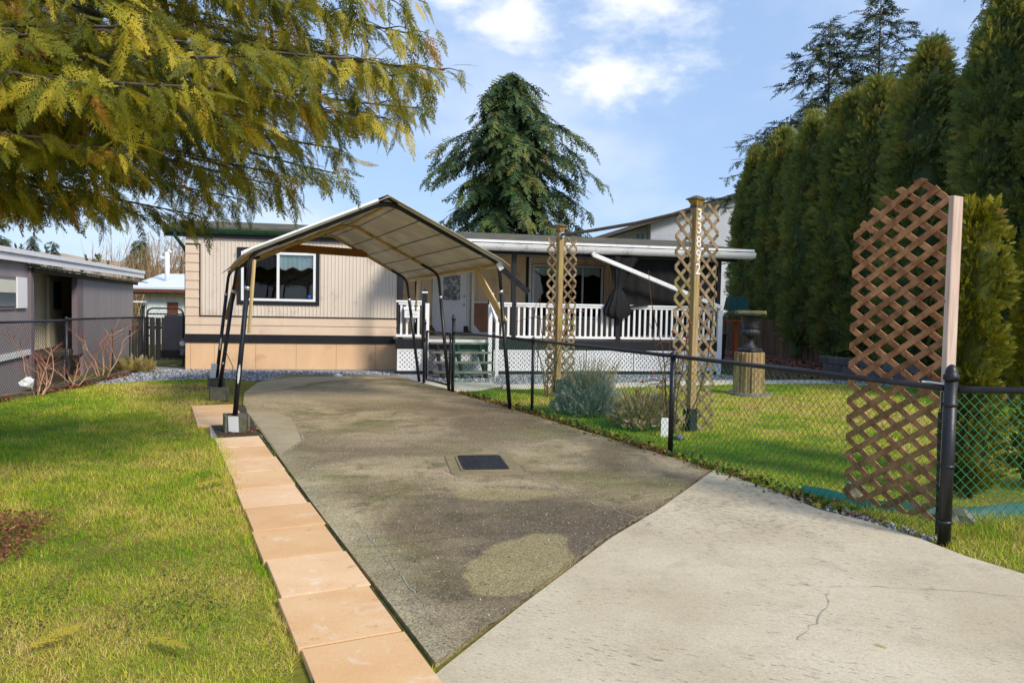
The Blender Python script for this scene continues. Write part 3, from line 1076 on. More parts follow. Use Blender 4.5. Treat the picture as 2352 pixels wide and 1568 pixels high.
MB().box(-.03, .03, -.016, .016, 0.0425, 0.0455, fr=lambda x, y, z: (ub[0] + ua[0] * .22 + uc[0] * x + ua[0] * y, ub[1] + ua[1] * .22 + uc[1] * x + ua[1] * y, z)).build('pick_hole', 'lid_iron', ld)

# ================================================================== main mobile home
HA = R(12.5)
HO = np.array((-7.47, 17.90))
HU = np.array((math.cos(HA), math.sin(HA)))
HV = np.array((-HU[1], HU[0]))


def hp(u, v, z):
    q = HO + HU * u + HV * v
    return (q[0], q[1], z)


home = empty('mobile_home', hp(0, 0, 0), HA, 'cream and tan mobile home with black trim and low mossy roof behind the driveway', 'house')


def hb(name, m, u0, u1, v0, v1, z0, z1, parent=home, bevel=0.0, **kw):
    return MB().box(u0, u1, v0, v1, z0, z1, fr=hp).build(name, m, parent, bevel=bevel, **kw)


def fluted(name, m, u0, u1, z0, z1, v=0.0, per=0.082, dep=0.012, parent=home):
    n = max(1, round((u1 - u0) / per))
    pr = []
    w = (u1 - u0) / n
    for i in range(n):
        b = u0 + i * w
        pr += [(b, 0), (b + w * .28, 0), (b + w * .42, -dep), (b + w * .60, -dep), (b + w * .74, 0)]
    pr.append((u1, 0))
    vs, fs = [], []
    for u, dv in pr:
        vs += [hp(u, v + dv, z0), hp(u, v + dv, z1), hp(u, v + 0.045, z0), hp(u, v + 0.045, z1)]
    k = len(pr)
    for i in range(k - 1):
        a, b = 4 * i, 4 * i + 4
        fs += [(a, b, b + 1, a + 1), (a + 2, a + 3, b + 3, b + 2), (a + 1, b + 1, b + 3, a + 3), (a, a + 2, b + 2, b)]
    fs += [(0, 1, 3, 2), (4 * k - 4, 4 * k - 2, 4 * k - 1, 4 * k - 3)]
    return MB().add(vs, fs).build(name, m, parent)


# inner shell (near-black colour stands in for the unlit rooms), left part in front, rest set back behind the porch
hb('inner_shell', 'room_dark', 0.03, 4.80, 0.35, 6.0, 0.0, 3.15)
hb('inner_shell', 'room_dark', 4.82, 12.9, 2.05, 6.0, 0.0, 3.15)
hb('end_wall', 'cream_siding', 0.0, 0.028, 0.05, 6.0, 0.0, 3.15)
hb('end_wall', 'cream_siding', 4.805, 4.83, 0.05, 2.0, 0.0, 3.1)
# skirting panels
for a, b in zip((0.0, 0.11, 0.63, 1.54, 2.45, 3.37, 4.29), (0.105, 0.625, 1.535, 2.445, 3.365, 4.285, 4.80)):
    hb('skirting_panel', 'skirt_tan', a, b, 0.0 + random.uniform(0, .004), 0.03, 0.0, 0.625, bevel=0.003)
hb('base_band', 'trim_black', -0.012, 4.80, -0.03, 0.05, 0.622, 0.812, bevel=0.003)
# lap boards, wide pair under the panel, short ones up the corner


def lap(u0, u1, z0, z1, m='tan_siding', v=0.0):
    P = [(u0, v - .022, z0), (u1, v - .022, z0), (u1, v + .04, z0), (u0, v + .04, z0), (u0, v - .006, z1), (u1, v - .006, z1), (u1, v + .04, z1), (u0, v + .04, z1)]
    MB().box8([hp(*p) for p in P]).build('lap_board', m, home)


lap(0, 4.80, 0.815, 1.025)
lap(0, 4.80, 1.028, 1.222)
z = 1.225
k = 0
while z < 2.84:
    lap(0, 0.30, z, min(z + 0.200, 2.852))
    z += 0.2035
hb('panel_trim', 'trim_black', 0.302, 0.325, -0.028, 0.04, 1.222, 2.875)
hb('panel_trim', 'trim_black', 0.325, 4.80, -0.028, 0.04, 1.222, 1.244)
hb('panel_trim', 'trim_black', 0.0, 0.302, -0.028, 0.04, 2.855, 2.875)
WU0, WU1, WZ0, WZ1 = 1.21, 2.88, 1.60, 2.735
fluted('siding_panel', 'cream_siding', 0.326, WU0, 1.245, 3.02)
fluted('siding_panel', 'cream_siding', WU1, 4.79, 1.245, 3.02)
fluted('siding_panel', 'cream_siding', WU0, WU1, 1.245, WZ0)
fluted('siding_panel', 'cream_siding', WU0, WU1, WZ1, 3.02)
hb('siding_panel', 'cream_siding', 0.0, 0.325, 0.0, 0.045, 2.876, 3.02)
hb('corner_trim', 'trim_black', 4.79, 4.87, -0.03, 0.05, 0.82, 3.05)


def window(parent, u0, u1, z0, z1, v, frame_m='white_paint', surround=None, mull=None, fw=0.055):
    w = MB()
    w.box(u0, u1, v - .035, v + .03, z0, z0 + fw, fr=hp)
    w.box(u0, u1, v - .035, v + .03, z1 - fw, z1, fr=hp)
    w.box(u0, u0 + fw, v - .035, v + .03, z0 + fw, z1 - fw, fr=hp)
    w.box(u1 - fw, u1, v - .035, v + .03, z0 + fw, z1 - fw, fr=hp)
    o = w.build('window', frame_m, parent)
    if mull:
        MB().box(mull - .03, mull + .03, v - .030, v + .028, z0 + fw, z1 - fw, fr=hp).build('mullion', frame_m, o)
    return o


win = window(home, WU0, WU1, WZ0, WZ1, 0.0, mull=2.03)
sm = MB()
t = 0.09
for u0, u1, z0, z1 in ((WU0 - t, WU1 + t, WZ0 - t, WZ0 - .003), (WU0 - t, WU1 + t, WZ1 + .003, WZ1 + t), (WU0 - t, WU0 - .003, WZ0 - .003, WZ1 + .003), (WU1 + .003, WU1 + t, WZ0 - .003, WZ1 + .003)):
    sm.box(u0, u1, -0.033, 0.02, z0, z1, fr=hp)
sm.build('window_surround', 'trim_black', home)
MB().box(1.27, 2.00, 0.004, 0.010, 1.655, 2.68, fr=hp).build('pane', 'pane_screen', win)
MB().box(2.06, 2.825, 0.004, 0.010, 1.655, 2.68, fr=hp).build('pane', 'pane_glass', win)
# scalloped valance behind the panes
va, vb_ = MB(), MB()
us = np.linspace(1.25, 2.84, 81)
for i in range(80):
    zz = [2.36 + 0.035 * math.cos((u - 1.25) * 2 * PI / 0.37) for u in (us[i], us[i + 1])]
    vv = [0.028 + 0.008 * math.sin(u * 60) for u in (us[i], us[i + 1])]
    va.add([hp(us[i], vv[0], zz[0]), hp(us[i + 1], vv[1], zz[1]), hp(us[i + 1], vv[1], 2.70), hp(us[i], vv[0], 2.70)], [(0, 1, 2, 3)])
    vb_.add([hp(us[i], vv[0] - .003, zz[0] - .018), hp(us[i + 1], vv[1] - .003, zz[1] - .018), hp(us[i + 1], vv[1] - .003, zz[1] + .004), hp(us[i], vv[0] - .003, zz[0] + .004)], [(0, 1, 2, 3)])
va.build('valance', 'valance_cloth', win)
vb_.build('valance_edge', 'valance_trim', win)
MB().tube([hp(2.74, 0.002, 1.72), hp(2.74, -0.002, 1.72)], 0.035, 16).build('sticker', 'sticker_blue', win)
# flood light under the eave
fl = hb('floodlight', 'white_paint', 1.80, 1.98, -0.06, -0.012, 2.97, 3.03)
MB().tube([hp(1.83, -0.06, 2.99), hp(1.83, -0.13, 2.95)], [0.03, 0.045], 10).build('lamp_head', 'brass', fl)
MB().tube([hp(1.95, -0.06, 2.99), hp(1.95, -0.13, 2.95)], [0.03, 0.045], 10).build('lamp_head', 'brass', fl)
# roofs: low slope, ridge along the home
rf = MB()
rf.box8([hp(-0.45, -0.12, 3.22), hp(4.9, -0.12, 3.22), hp(4.9, 2.9, 3.62), hp(-0.45, 2.9, 3.62), hp(-0.45, -0.12, 3.27), hp(4.9, -0.12, 3.27), hp(4.9, 2.9, 3.67), hp(-0.45, 2.9, 3.67)])
rf.box8([hp(4.92, -1.40, 3.03), hp(13.4, -1.40, 3.03), hp(13.4, 2.9, 3.60), hp(4.92, 2.9, 3.60), hp(4.92, -1.40, 3.08), hp(13.4, -1.40, 3.08), hp(13.4, 2.9, 3.65), hp(4.92, 2.9, 3.65)])
rf.box8([hp(-0.45, 2.92, 3.60), hp(13.4, 2.92, 3.60), hp(13.4, 6.5, 3.15), hp(-0.45, 6.5, 3.15), hp(-0.45, 2.92, 3.65), hp(13.4, 2.92, 3.65), hp(13.4, 6.5, 3.2), hp(-0.45, 6.5, 3.2)])
rf.build('roof', 'mossy_shingle', home)
hb('eave_fascia', 'trim_black', -0.44, 4.9, -0.085, -0.065, 3.03, 3.21)
hb('soffit', 'trim_black', -0.44, 4.9, -0.062, 0.05, 3.025, 3.05)


def gutter(name, m, u0, u1, v, z0, z1, w=0.12, parent=home):
    pr = [(0, z1), (0, z0 + .02), (-.02, z0), (-w * .55, z0), (-w * .85, z0 + .05), (-w, z1 - .02), (-w, z1), (-w + .012, z1), (-w + .012, z1 - .02), (-w * .8, z0 + .06), (-w * .5, z0 + .012), (-.02, z0 + .012), (-.012, z1)]
    n = len(pr)
    vs = [hp(u0, v + a, b) for a, b in pr] + [hp(u1, v + a, b) for a, b in pr]
    fs = [(i, (i + 1) % n, n + (i + 1) % n, n + i) for i in range(n)]
    o = MB().add(vs, fs)
    for uu in (u0, u1):
        o.add([hp(uu, v + a, b) for a, b in pr[:7]], [tuple(range(7))])
    return o.build(name, m, parent)


gutter('gutter', 'green_gutter', -0.46, 4.85, -0.09, 3.10, 3.22, 0.09)
MB().tube([hp(-0.20, -0.13, 3.11), hp(-0.20, -0.13, 3.02), hp(-0.13, -0.06, 2.92), hp(-0.05, 0.10, 2.78), hp(-0.045, 0.36, 2.68), hp(-0.045, 0.38, 2.5), hp(-0.045, 0.38, 0.3)], 0.04, 8).build('downspout', 'green_gutter', home)
# porch eave
hb('eave_fascia', 'white_gutter', 4.92, 13.4, -1.385, -1.36, 2.86, 3.02)
hb('drip_edge', 'white_gutter', 4.92, 13.42, -1.42, -1.40, 3.045, 3.10)
gutter('gutter', 'white_gutter', 4.92, 13.42, -1.39, 2.885, 3.015, parent=home)
hb('porch_ceiling', 'white_paint', 4.92, 13.3, -1.35, 2.0, 2.96, 2.985)
hb('porch_beam', 'trim_black', 4.92, 13.1, -1.16, -1.06, 2.80, 2.95)
MB().bar(hp(9.22, -1.46, 2.88), hp(9.28, -1.46, 2.80), 0.10, 0.085).build('downspout_elbow', 'white_gutter', home)
MB().bar(hp(9.27, -1.46, 2.82), hp(12.62, -1.30, 1.66), 0.085, 0.10).build('downspout', 'white_gutter', home, bevel=0.012)
# set-back wall behind the porch
PV = 1.98
fluted('siding_panel', 'porch_tan', 5.56, 5.86, 0.80, 2.95, v=PV)
fluted('siding_panel', 'porch_tan', 6.90, 8.58, 0.80, 2.95, v=PV)
fluted('siding_panel', 'porch_tan', 10.72, 12.9, 0.80, 2.95, v=PV)
fluted('siding_panel', 'porch_tan', 8.58, 10.72, 0.80, 1.26, v=PV)
fluted('siding_panel', 'porch_tan', 8.58, 10.72, 2.78, 2.95, v=PV)
z = 0.80
while z < 2.9:
    lap(4.88, 5.40, z, z + 0.2, 'porch_tan', PV)
    z += 0.2035
hb('corner_trim', 'trim_black', 5.42, 5.47, PV - .03, PV + .04, 0.8, 2.95)
hb('corner_trim', 'white_paint', 5.47, 5.55, PV - .03, PV + .04, 0.8, 2.95)
hb('end_wall', 'cream_siding', 12.9, 12.95, 1.99, 6.0, 0.0, 3.1)
pw = window(home, 8.62, 10.68, 1.28, 2.76, PV, mull=None)
MB().box(10.06, 10.10, PV - .03, PV + .028, 1.34, 2.7, fr=hp).build('mullion', 'white_paint', pw)
MB().box(8.68, 10.06, PV + .002, PV + .008, 1.335, 2.705, fr=hp).build('pane', 'pane_glass', pw)
MB().box(10.10, 10.62, PV + .002, PV + .008, 1.335, 2.705, fr=hp).build('pane', 'pane_glass', pw)
pm = MB()
us = np.linspace(8.7, 10.6, 60)
for i in range(59):
    z0 = [2.48 + 0.03 * math.cos(u * 2 * PI / 0.4) for u in (us[i], us[i + 1])]
    pm.add([hp(us[i], PV + .06, z0[0]), hp(us[i + 1], PV + .06, z0[1]), hp(us[i + 1], PV + .06, 2.7), hp(us[i], PV + .06, 2.7)], [(0, 1, 2, 3)])
pm.build('valance', 'valance_cloth', pw)
# door
dr = MB().box(5.98, 6.80, PV - .02, PV + .03, 0.80, 2.78, fr=hp).build('door', 'door_paint', home, bevel=0.004)
fm = MB()
fm.box(5.87, 5.975, PV - .035, PV + .03, 0.80, 2.86, fr=hp).box(6.805, 6.89, PV - .035, PV + .03, 0.80, 2.86, fr=hp).box(5.975, 6.805, PV - .035, PV + .03, 2.785, 2.86, fr=hp)
fm.build('door_frame', 'white_paint', home)
MB().box(6.16, 6.62, PV - .028, PV - .018, 1.72, 2.62, fr=hp).build('door_glass', 'leaded_glass', dr)
gb = MB()
for a, b, c_, d_ in ((6.13, 6.65, 1.69, 1.72), (6.13, 6.65, 2.62, 2.65), (6.13, 6.16, 1.72, 2.62), (6.62, 6.65, 1.72, 2.62)):
    gb.box(a, b, PV - .032, PV - .02, c_, d_, fr=hp)
gb.build('glass_bead', 'door_paint', dr)
for a, b in ((6.08, 6.36), (6.42, 6.70)):
    q = MB()
    q.box(a, b, PV - .028, PV - .019, 1.0, 1.58, fr=hp)
    q.build('door_panel', 'door_paint', dr, bevel=0.008)
for zz in (1.58 + .02, 1.83):
    MB().tube([hp(6.73, PV - .02, zz), hp(6.73, PV - .05, zz), hp(6.73, PV - .07, zz)], [0.02, 0.024, 0.03], 12).build('door_knob', 'brass', dr)
# half-height screen frame beside the door
sf = MB()
sf.box(6.915, 6.985, 1.80, 1.84, 0.82, 2.80, fr=hp).box(6.985, 7.72, 1.80, 1.84, 1.66, 1.70, fr=hp).box(6.985, 7.72, 1.80, 1.84, 0.82, 0.87, fr=hp)
so = sf.build('screen_frame', 'white_paint', home)
MB().prism([(6.985, 0.87), (7.16, 0.87), (6.985, 1.08)], 1.805, 1.83, fr=lambda x, y, z: hp(x, z, y)).build('corner_brace', 'white_paint', so)
MB().box(6.985, 7.72, 1.815, 1.823, 0.87, 1.66, fr=hp).build('screen_panel', 'screen_dust', so)
hb('corner_trim', 'trim_black', 8.44, 8.52, PV - .03, PV + .04, 0.8, 2.95)
hb('corner_trim', 'white_paint', 8.525, 8.60, PV - .028, PV + .04, 0.8, 2.95)
# conduit on the set-back wall
MB().tube([hp(5.0, 1.92, 2.9), hp(5.0, 1.92, 2.2), hp(5.06, 1.9, 1.6)], 0.018, 8).build('conduit', 'white_paint', home)

# ------------------------------------------------------------------ porch
DV = -1.2
porch = empty('porch', hp(4.7, DV, 0), HA, 'raised porch deck with white railing, black posts and white lattice skirting', 'porch')


def pb(name, m, u0, u1, v0, v1, z0, z1, parent=porch, bevel=0.0, **kw):
    return MB().box(u0, u1, v0, v1, z0, z1, fr=hp).build(name, m, parent, bevel=bevel, **kw)


nb = 20
for i in range(nb):
    v0 = DV + 0.03 + i * (1.93 - DV) / nb
    pb('deck_board', 'deck_board', 4.70 if v0 < -0.14 else 4.88, 12.68, v0, v0 + (1.93 - DV) / nb - 0.006, 0.765, 0.80)
pb('rim_joist', 'trim_black', 4.68, 12.70, DV - .012, DV + .025, 0.575, 0.798)
pb('base_board', 'trim_black', 4.66, 12.70, DV - .015, DV + .03, -0.08, 0.075)
pb('rim_joist', 'trim_black', 12.66, 12.70, DV + .03, 1.9, 0.2, 0.798)


def lattice_skirt(u0, u1, z0=0.08, z1=0.57):
    o = MB()
    o.box(u0, u1, DV - .02, DV + .0, z0, z0 + .035, fr=hp).box(u0, u1, DV - .02, DV + .0, z1 - .035, z1, fr=hp)
    o.box(u0, u0 + .03, DV - .02, DV, z0 + .035, z1 - .035, fr=hp).box(u1 - .03, u1, DV - .02, DV, z0 + .035, z1 - .035, fr=hp)
    fo = o.build('lattice_frame', 'vinyl_lattice', porch)
    # crossing vinyl slats leave small diamond holes
    g = MB()
    clip = [(u0 + .02, z0 + .02), (u1 - .02, z0 + .02), (u1 - .02, z1 - .02), (u0 + .02, z1 - .02)]
    per, w = 0.105, 0.066
    H = z1 - z0
    for lay, sg in ((0, 1), (1, -1)):
        nn = int((u1 - u0 + H) / per) + 2
        for i in range(-1, nn):
            s0 = u0 - H + i * per if sg > 0 else u0 + i * per
            a, b = (s0, z0), (s0 + sg * H, z1)
            poly = [(a[0] - w / 2, a[1]), (a[0] + w / 2, a[1]), (b[0] + w / 2, b[1]), (b[0] - w / 2, b[1])]
            pc = clip_poly(poly, clip)
            if len(pc) >= 3:
                vv = DV - .012 + .006 * lay
                g.prism(pc, vv, vv + .005, fr=lambda x, y, z: hp(x, z, y))
    g.build('lattice_weave', 'vinyl_lattice', fo, kind='stuff')


for a, b in ((4.72, 5.30), (5.40, 6.74), (6.95, 8.0), (8.02, 9.2), (9.22, 10.4), (10.42, 11.55), (11.57, 12.60)):
    lattice_skirt(a, b)


def railing(u0, u1, v=DV + .02, n=None, ext=0.0):
    o = MB().box(u0 - ext, u1, v - .05, v + .05, 1.63, 1.675, fr=hp).box(u0, u1, v - .03, v + .03, 1.575, 1.628, fr=hp)
    ro = o.build('railing', 'white_paint', porch, bevel=0.004)
    MB().box(u0 - ext, u1, v - .035, v + .035, 0.845, 0.905, fr=hp).build('bottom_rail', 'white_paint', ro, bevel=0.004)
    n = n or int(round((u1 - u0) / 0.139))
    for i in range(n):
        c = u0 + (i + .5) * (u1 - u0) / n
        MB().box(c - .024, c + .024, v - .018, v + .018, 0.906, 1.574, fr=hp).build('baluster', 'white_paint', ro)


railing(4.74, 5.26, n=4, ext=0.06)
railing(6.95, 7.36)
railing(7.47, 9.93)
railing(10.06, 12.58)
# side railing along the right end
for i in range(10):
    v0 = -1.0 + i * 0.28
    pb('baluster', 'white_paint', 12.60, 12.64, v0, v0 + .045, 0.906, 1.574)
pb('side_rail', 'white_paint', 12.58, 12.66, -1.12, 1.9, 1.576, 1.66)
pb('side_rail', 'white_paint', 12.59, 12.65, -1.12, 1.9, 0.845, 0.905)
for u in (4.79, 7.415, 9.995):
    pb('roof_post', 'trim_black', u - .05, u + .05, DV + .03, DV + .13, 0.5, 2.80)
pb('corner_post', 'white_paint', 12.60, 12.72, DV - .035, DV + .07, -0.04, 1.60, bevel=0.005)
pb('roof_post', 'trim_black', 12.60, 12.70, DV + .08, DV + .18, 0.5, 2.80)
for u in (5.33, 6.86):
    nw = pb('newel_post', 'trim_black', u - .05, u + .05, DV - .03, DV + .07, 0.60, 1.85)
    o = MB().box(u - .065, u + .065, DV - .045, DV + .085, 1.85, 1.885, fr=hp)
    o.build('cap_skirt', 'white_paint', nw)
    MB().add([hp(u - .06, DV - .04, 1.886), hp(u + .06, DV - .04, 1.886), hp(u + .06, DV + .08, 1.886), hp(u - .06, DV + .08, 1.886), hp(u, DV + .02, 1.95)], [(0, 1, 2, 3), (0, 1, 4), (1, 2, 4), (2, 3, 4), (3, 0, 4)]).build('cap', 'trim_black', nw)

# steps
steps = empty('porch_steps', hp(6.1, -1.9, 0), HA, 'open wooden steps with dark green stringers leading up to the porch', 'steps')
for i, (zt, v0) in enumerate(((0.74, -1.49), (0.545, -1.76), (0.34, -2.03), (0.145, -2.30))):
    MB().box(5.44, 6.78, v0, v0 + .27, zt - .038, zt, fr=hp).build('tread', 'tread_wood', steps, bevel=0.004)
for u in (5.62, 6.08, 6.60):
    P = [(-1.22, 0.70), (-1.22, 0.45), (-2.05, -0.02), (-2.28, -0.02), (-2.28, 0.105), (-2.03, 0.105), (-2.03, .30), (-1.76, .30), (-1.76, .505), (-1.49, .505), (-1.49, .70)]
    MB().prism(P, u - .022, u + .022, fr=lambda x, y, z: hp(z, x, y)).build('stringer', 'step_green', steps)
for u in (5.38, 6.84):
    MB().box(u - .045, u + .045, -1.32, -1.23, 0.0, 1.62, fr=hp).build('rail_post', 'white_paint', steps, bevel=0.004)
MB().bar(hp(6.84, -1.20, 1.66), hp(6.90, -1.78, 1.22), 0.045, 0.09).build('handrail', 'white_paint', steps)
MB().box(6.87, 6.95, -1.80, -1.73, 0.0, 1.23, fr=hp).build('rail_post', 'white_paint', steps, bevel=0.004)
MB().box(5.42, 6.80, -1.235, -1.215, 0.74, 0.80, fr=hp).build('nosing', 'white_paint', steps)


def text_mesh(body, size, ext):
    cu = bpy.data.curves.new('digit', 'FONT')
    cu.body = body
    cu.size = size
    cu.extrude = ext
    cu.resolution_u = 3
    o = bpy.data.objects.new('digit', cu)
    COL.objects.link(o)
    dg = bpy.context.evaluated_depsgraph_get()
    dg.update()
    me = bpy.data.meshes.new_from_object(o.evaluated_get(dg))
    bpy.data.objects.remove(o)
    bpy.data.curves.remove(cu)
    return me


def place_digit(ch, size, pos, xdir, parent, m, ext=0.004):
    """upright character; xdir runs along its line of writing"""
    me = text_mesh(ch, size, ext)
    x = Vector((*xdir, 0)).normalized()
    zc = Vector((0, 0, 1))
    n = x.cross(zc)
    Mx = Matrix(((x.x, zc.x, n.x, pos[0]), (x.y, zc.y, n.y, pos[1]), (x.z, zc.z, n.z, pos[2]), (0, 0, 0, 1)))
    me.transform(wm(parent).inverted() @ Mx)
    me.materials.clear()
    me.materials.append(MATS[m])
    o = bpy.data.objects.new('digit', me)
    COL.objects.link(o)
    o.parent = parent
    WM[o.name] = wm(parent).copy()
    return o


# letterbox on the porch rail
mbx = empty('mailbox', hp(5.02, DV - .1, 1.2), HA, 'small white wall mailbox with numbers hung on the porch railing by the steps', 'mailbox')
MB().box(4.86, 5.20, DV - .14, DV - .035, 1.28, 1.47, fr=hp).build('box', 'white_paint', mbx, bevel=0.008)
MB().box8([hp(4.85, DV - .155, 1.462), hp(5.21, DV - .155, 1.462), hp(5.21, DV - .035, 1.472), hp(4.85, DV - .035, 1.472), hp(4.85, DV - .155, 1.475), hp(5.21, DV - .155, 1.475), hp(5.21, DV - .035, 1.53), hp(4.85, DV - .035, 1.53)]).build('lid', 'white_paint', mbx)
for i, ch in enumerate('33892'):
    place_digit(ch, 0.075, hp(4.925 + i * 0.045, DV - .142, 1.34), HU, mbx, 'digit_grey', 0.002)
for u in (4.95, 5.11):
    MB().tube([hp(u, DV - .09, 1.28), hp(u, DV - .10, 1.20), hp(u, DV - .13, 1.19), hp(u, DV - .14, 1.22)], 0.006, 6).build('paper_hook', 'white_paint', mbx)

# shade curtain: flat screen and a gathered, tied bundle
cur = empty('shade_curtain', hp(11.3, -0.95, 0.9), HA, 'black mesh shade curtain hung at the porch end with a tied bunch', 'curtain')
cs = MB()
us = np.linspace(10.12, 12.60, 60)
zs = np.linspace(0.95, 2.80, 12)
vs, fs = [], []
for j, zz in enumerate(zs):
    for i, u in enumerate(us):
        vs.append(hp(u, -1.0 + 0.02 * math.sin(u * 9 + zz * 1.5) + 0.01 * math.sin(u * 23), zz))
for j in range(len(zs) - 1):
    for i in range(len(us) - 1):
        a = j * 60 + i
        fs.append((a, a + 1, a + 61, a + 60))
cs.add(vs, fs).build('screen', 'shade_cloth', cur, smooth=True)
gv, gf = [], []
prof = [(2.80, 10.05, 0.34), (2.5, 9.98, 0.22), (2.2, 9.93, 0.12), (2.05, 9.92, 0.075), (1.95, 9.92, 0.15), (1.75, 9.93, 0.24), (1.55, 9.91, 0.31), (1.45, 9.90, 0.30), (1.36, 9.95, 0.18)]
NG = 48
for zz, uc_, hw in prof:
    for k in range(NG):
        a = 2 * PI * k / NG
        rr_ = 1 + 0.16 * math.cos(a * 11)
        gv.append(hp(uc_ + hw * rr_ * math.cos(a), -1.34 + min(.11, hw * .45) * rr_ * math.sin(a), zz + 0.02 * math.sin(a * 5)))
for j in range(len(prof) - 1):
    for k in range(NG):
        k2 = (k + 1) % NG
        gf.append((j * NG + k, j * NG + k2, (j + 1) * NG + k2, (j + 1) * NG + k))
MB().add(gv, gf).build('tied_bunch', 'shade_cloth', cur, smooth=True)
MB().bar(hp(10.15, -1.29, 1.62), hp(10.75, -1.27, 1.70), 0.03, 0.05).build('loose_end', 'shade_cloth', cur)
# things by the door
bgv = MB().lathe([(0.02, 0), (0.15, 0.0), (0.17, 0.08), (0.13, 0.17), (0.09, 0.22), (0.11, 0.25), (0.02, 0.24)], hp(5.72, 1.45, 0.802), 14, flute=(0.02, 0.3, 5, 0.12))
bgv.build('door_bag', 'bag_brown', base=hp(5.72, 1.45, 0.802), smooth=True, label='small brown sack on the porch beside the door', cat='bag')
boot = MB().prism([(-0.05, 0), (0.17, 0), (0.17, 0.07), (0.07, 0.11), (0.06, 0.24), (-0.05, 0.24)], -0.05, 0.05, fr=lambda x, y, z: hp(6.72 + x, 1.55 + z, 0.802 + y))
boot.build('rubber_boot', 'trim_black', base=hp(6.72, 1.55, 0.802), bevel=0.015, label='black boot on the porch below the door knob', cat='boot')

# ================================================================== carport
A3 = lambda *p: np.array(p, float)
LE = [A3(-3.19, 9.54, 2.17), A3(-4.44, 12.63, 2.16), A3(-5.15, 14.23, 2.12)]      # left eave at the three frames
RG = [A3(-1.72, 10.67, 2.98), A3(-2.83, 13.48, 2.96), A3(-3.60, 15.14, 2.94)]     # ridge
RE = [A3(-0.22, 11.83, 2.23), A3(-1.36, 14.26, 2.15), A3(-2.17, 15.98, 2.10)]     # right eave
LF = [A3(-3.34, 9.42, 0.10), A3(-4.68, 12.51, 0.10), A3(-5.34, 14.12, 0.08)]
RF = [A3(-0.01, 12.00, 0.0), A3(-1.14, 14.38, 0.0), A3(-1.90, 16.14, 0.0)]
carport = empty('carport', (-2.6, 12.8, 0), 0, 'leaning carport of black pipe legs under a pale tarpaulin roof over the driveway', 'carport')


def bend(a, b, c, k=0.13, n=5):
    """rounded corner at b"""
    p, q = b + unit(a - b) * k, b + unit(c - b) * k
    return [p * (1 - t) ** 2 + 2 * b * t * (1 - t) + q * t * t for t in np.linspace(0, 1, n)]


for i in range(3):
    rm = 'black_metal' if i == 0 else 'old_pipe'
    for e, f in ((LE[i], LF[i]), (RE[i], RF[i])):
        top = e + unit(f - e) * 0.42
        lg = MB().tube([f, top], 0.031, 12).build('leg', 'black_metal', carport, smooth=True)
        MB().tube([top + unit(f - e) * .03, top - unit(f - e) * .02], 0.034, 12).build('sleeve', 'steel', lg, smooth=True)
        up = RG[i]
        MB().tube([top] + bend(top, e, up) + [e + unit(up - e) * 0.4], 0.026, 12).build('corner_bend', 'black_metal', carport, smooth=True)
    MB().tube([LE[i] + unit(RG[i] - LE[i]) * 0.38] + bend(LE[i], RG[i], RE[i], 0.22) + [RE[i] + unit(RG[i] - RE[i]) * 0.38], 0.027 if i else 0.034, 12).build('rafter', rm, carport, smooth=True)
for i in range(2):
    for L_, z in ((LE, -0.01), (RG, -0.045), (RE, -0.01)):
        a, b = L_[i].copy(), L_[i + 1].copy()
        a[2] += z
        b[2] += z
        MB().tube([a, b], 0.024, 10).build('purlin', 'old_pipe', carport, smooth=True)
# white reflector strips on the left legs
for i, zc in ((0, 0.62), (2, 0.75), (1, 0.5)):
    f = LF[i] + (LE[i] - LF[i]) * (zc / 2.1)
    d_ = unit(LE[i] - LF[i])
    toC = unit(A3(0.3, -1, 0) - d_ * (A3(0.3, -1, 0) @ d_))
    sd = np.cross(d_, toC)
    P = [f + toC * 0.0325 + d_ * 0.12 * math.cos(t) * (1 if i != 1 else .15) + sd * 0.014 * math.sin(t) for t in np.linspace(0, 2 * PI, 12, endpoint=False)]
    MB().slabpoly(P, 0.003, toC).build('reflector', 'white_paint', carport)
# white foot tags
MB().box(-0.06, 0.06, -0.004, 0.004, 0.03, 0.22, fr=lambda x, y, z: (-3.30 + x, 9.27 + y - 0.12 * z + .03, z)).build('foot_tag', 'white_paint', carport)
MB().box(-0.05, 0.05, -0.004, 0.004, 0.20, 0.46, fr=lambda x, y, z: (-5.36 + x + 0.12 * (z - .2), 14.02 + y, z)).build('foot_tag', 'white_paint', carport)
# rear tie board
ta, tb = LE[2] + (RG[2] - LE[2]) * 0.56, RE[2] + (RG[2] - RE[2]) * 0.52
MB().bar(ta + A3(0.03, -.06, 0.02), tb + A3(.03, -.06, 0.03), 0.035, 0.15).build('tie_board', 'tie_board', carport)
# knee braces


def brace(a, b, w=0.14, t=0.03, name='brace'):
    a, b = A3(*a), A3(*b)
    d_ = unit(b - a)
    n_ = unit(np.cross(d_, A3(0, 0, 1)))
    s_ = np.cross(n_, d_)
    P = [a - s_ * w * .5, a + s_ * w * .4 + d_ * .08, b + s_ * w * .5, b - s_ * w * .5 - d_ * .10]
    MB().slabpoly([p - n_ * t / 2 for p in P], t, n_).build(name, 'brace_board', carport, bevel=0.004)


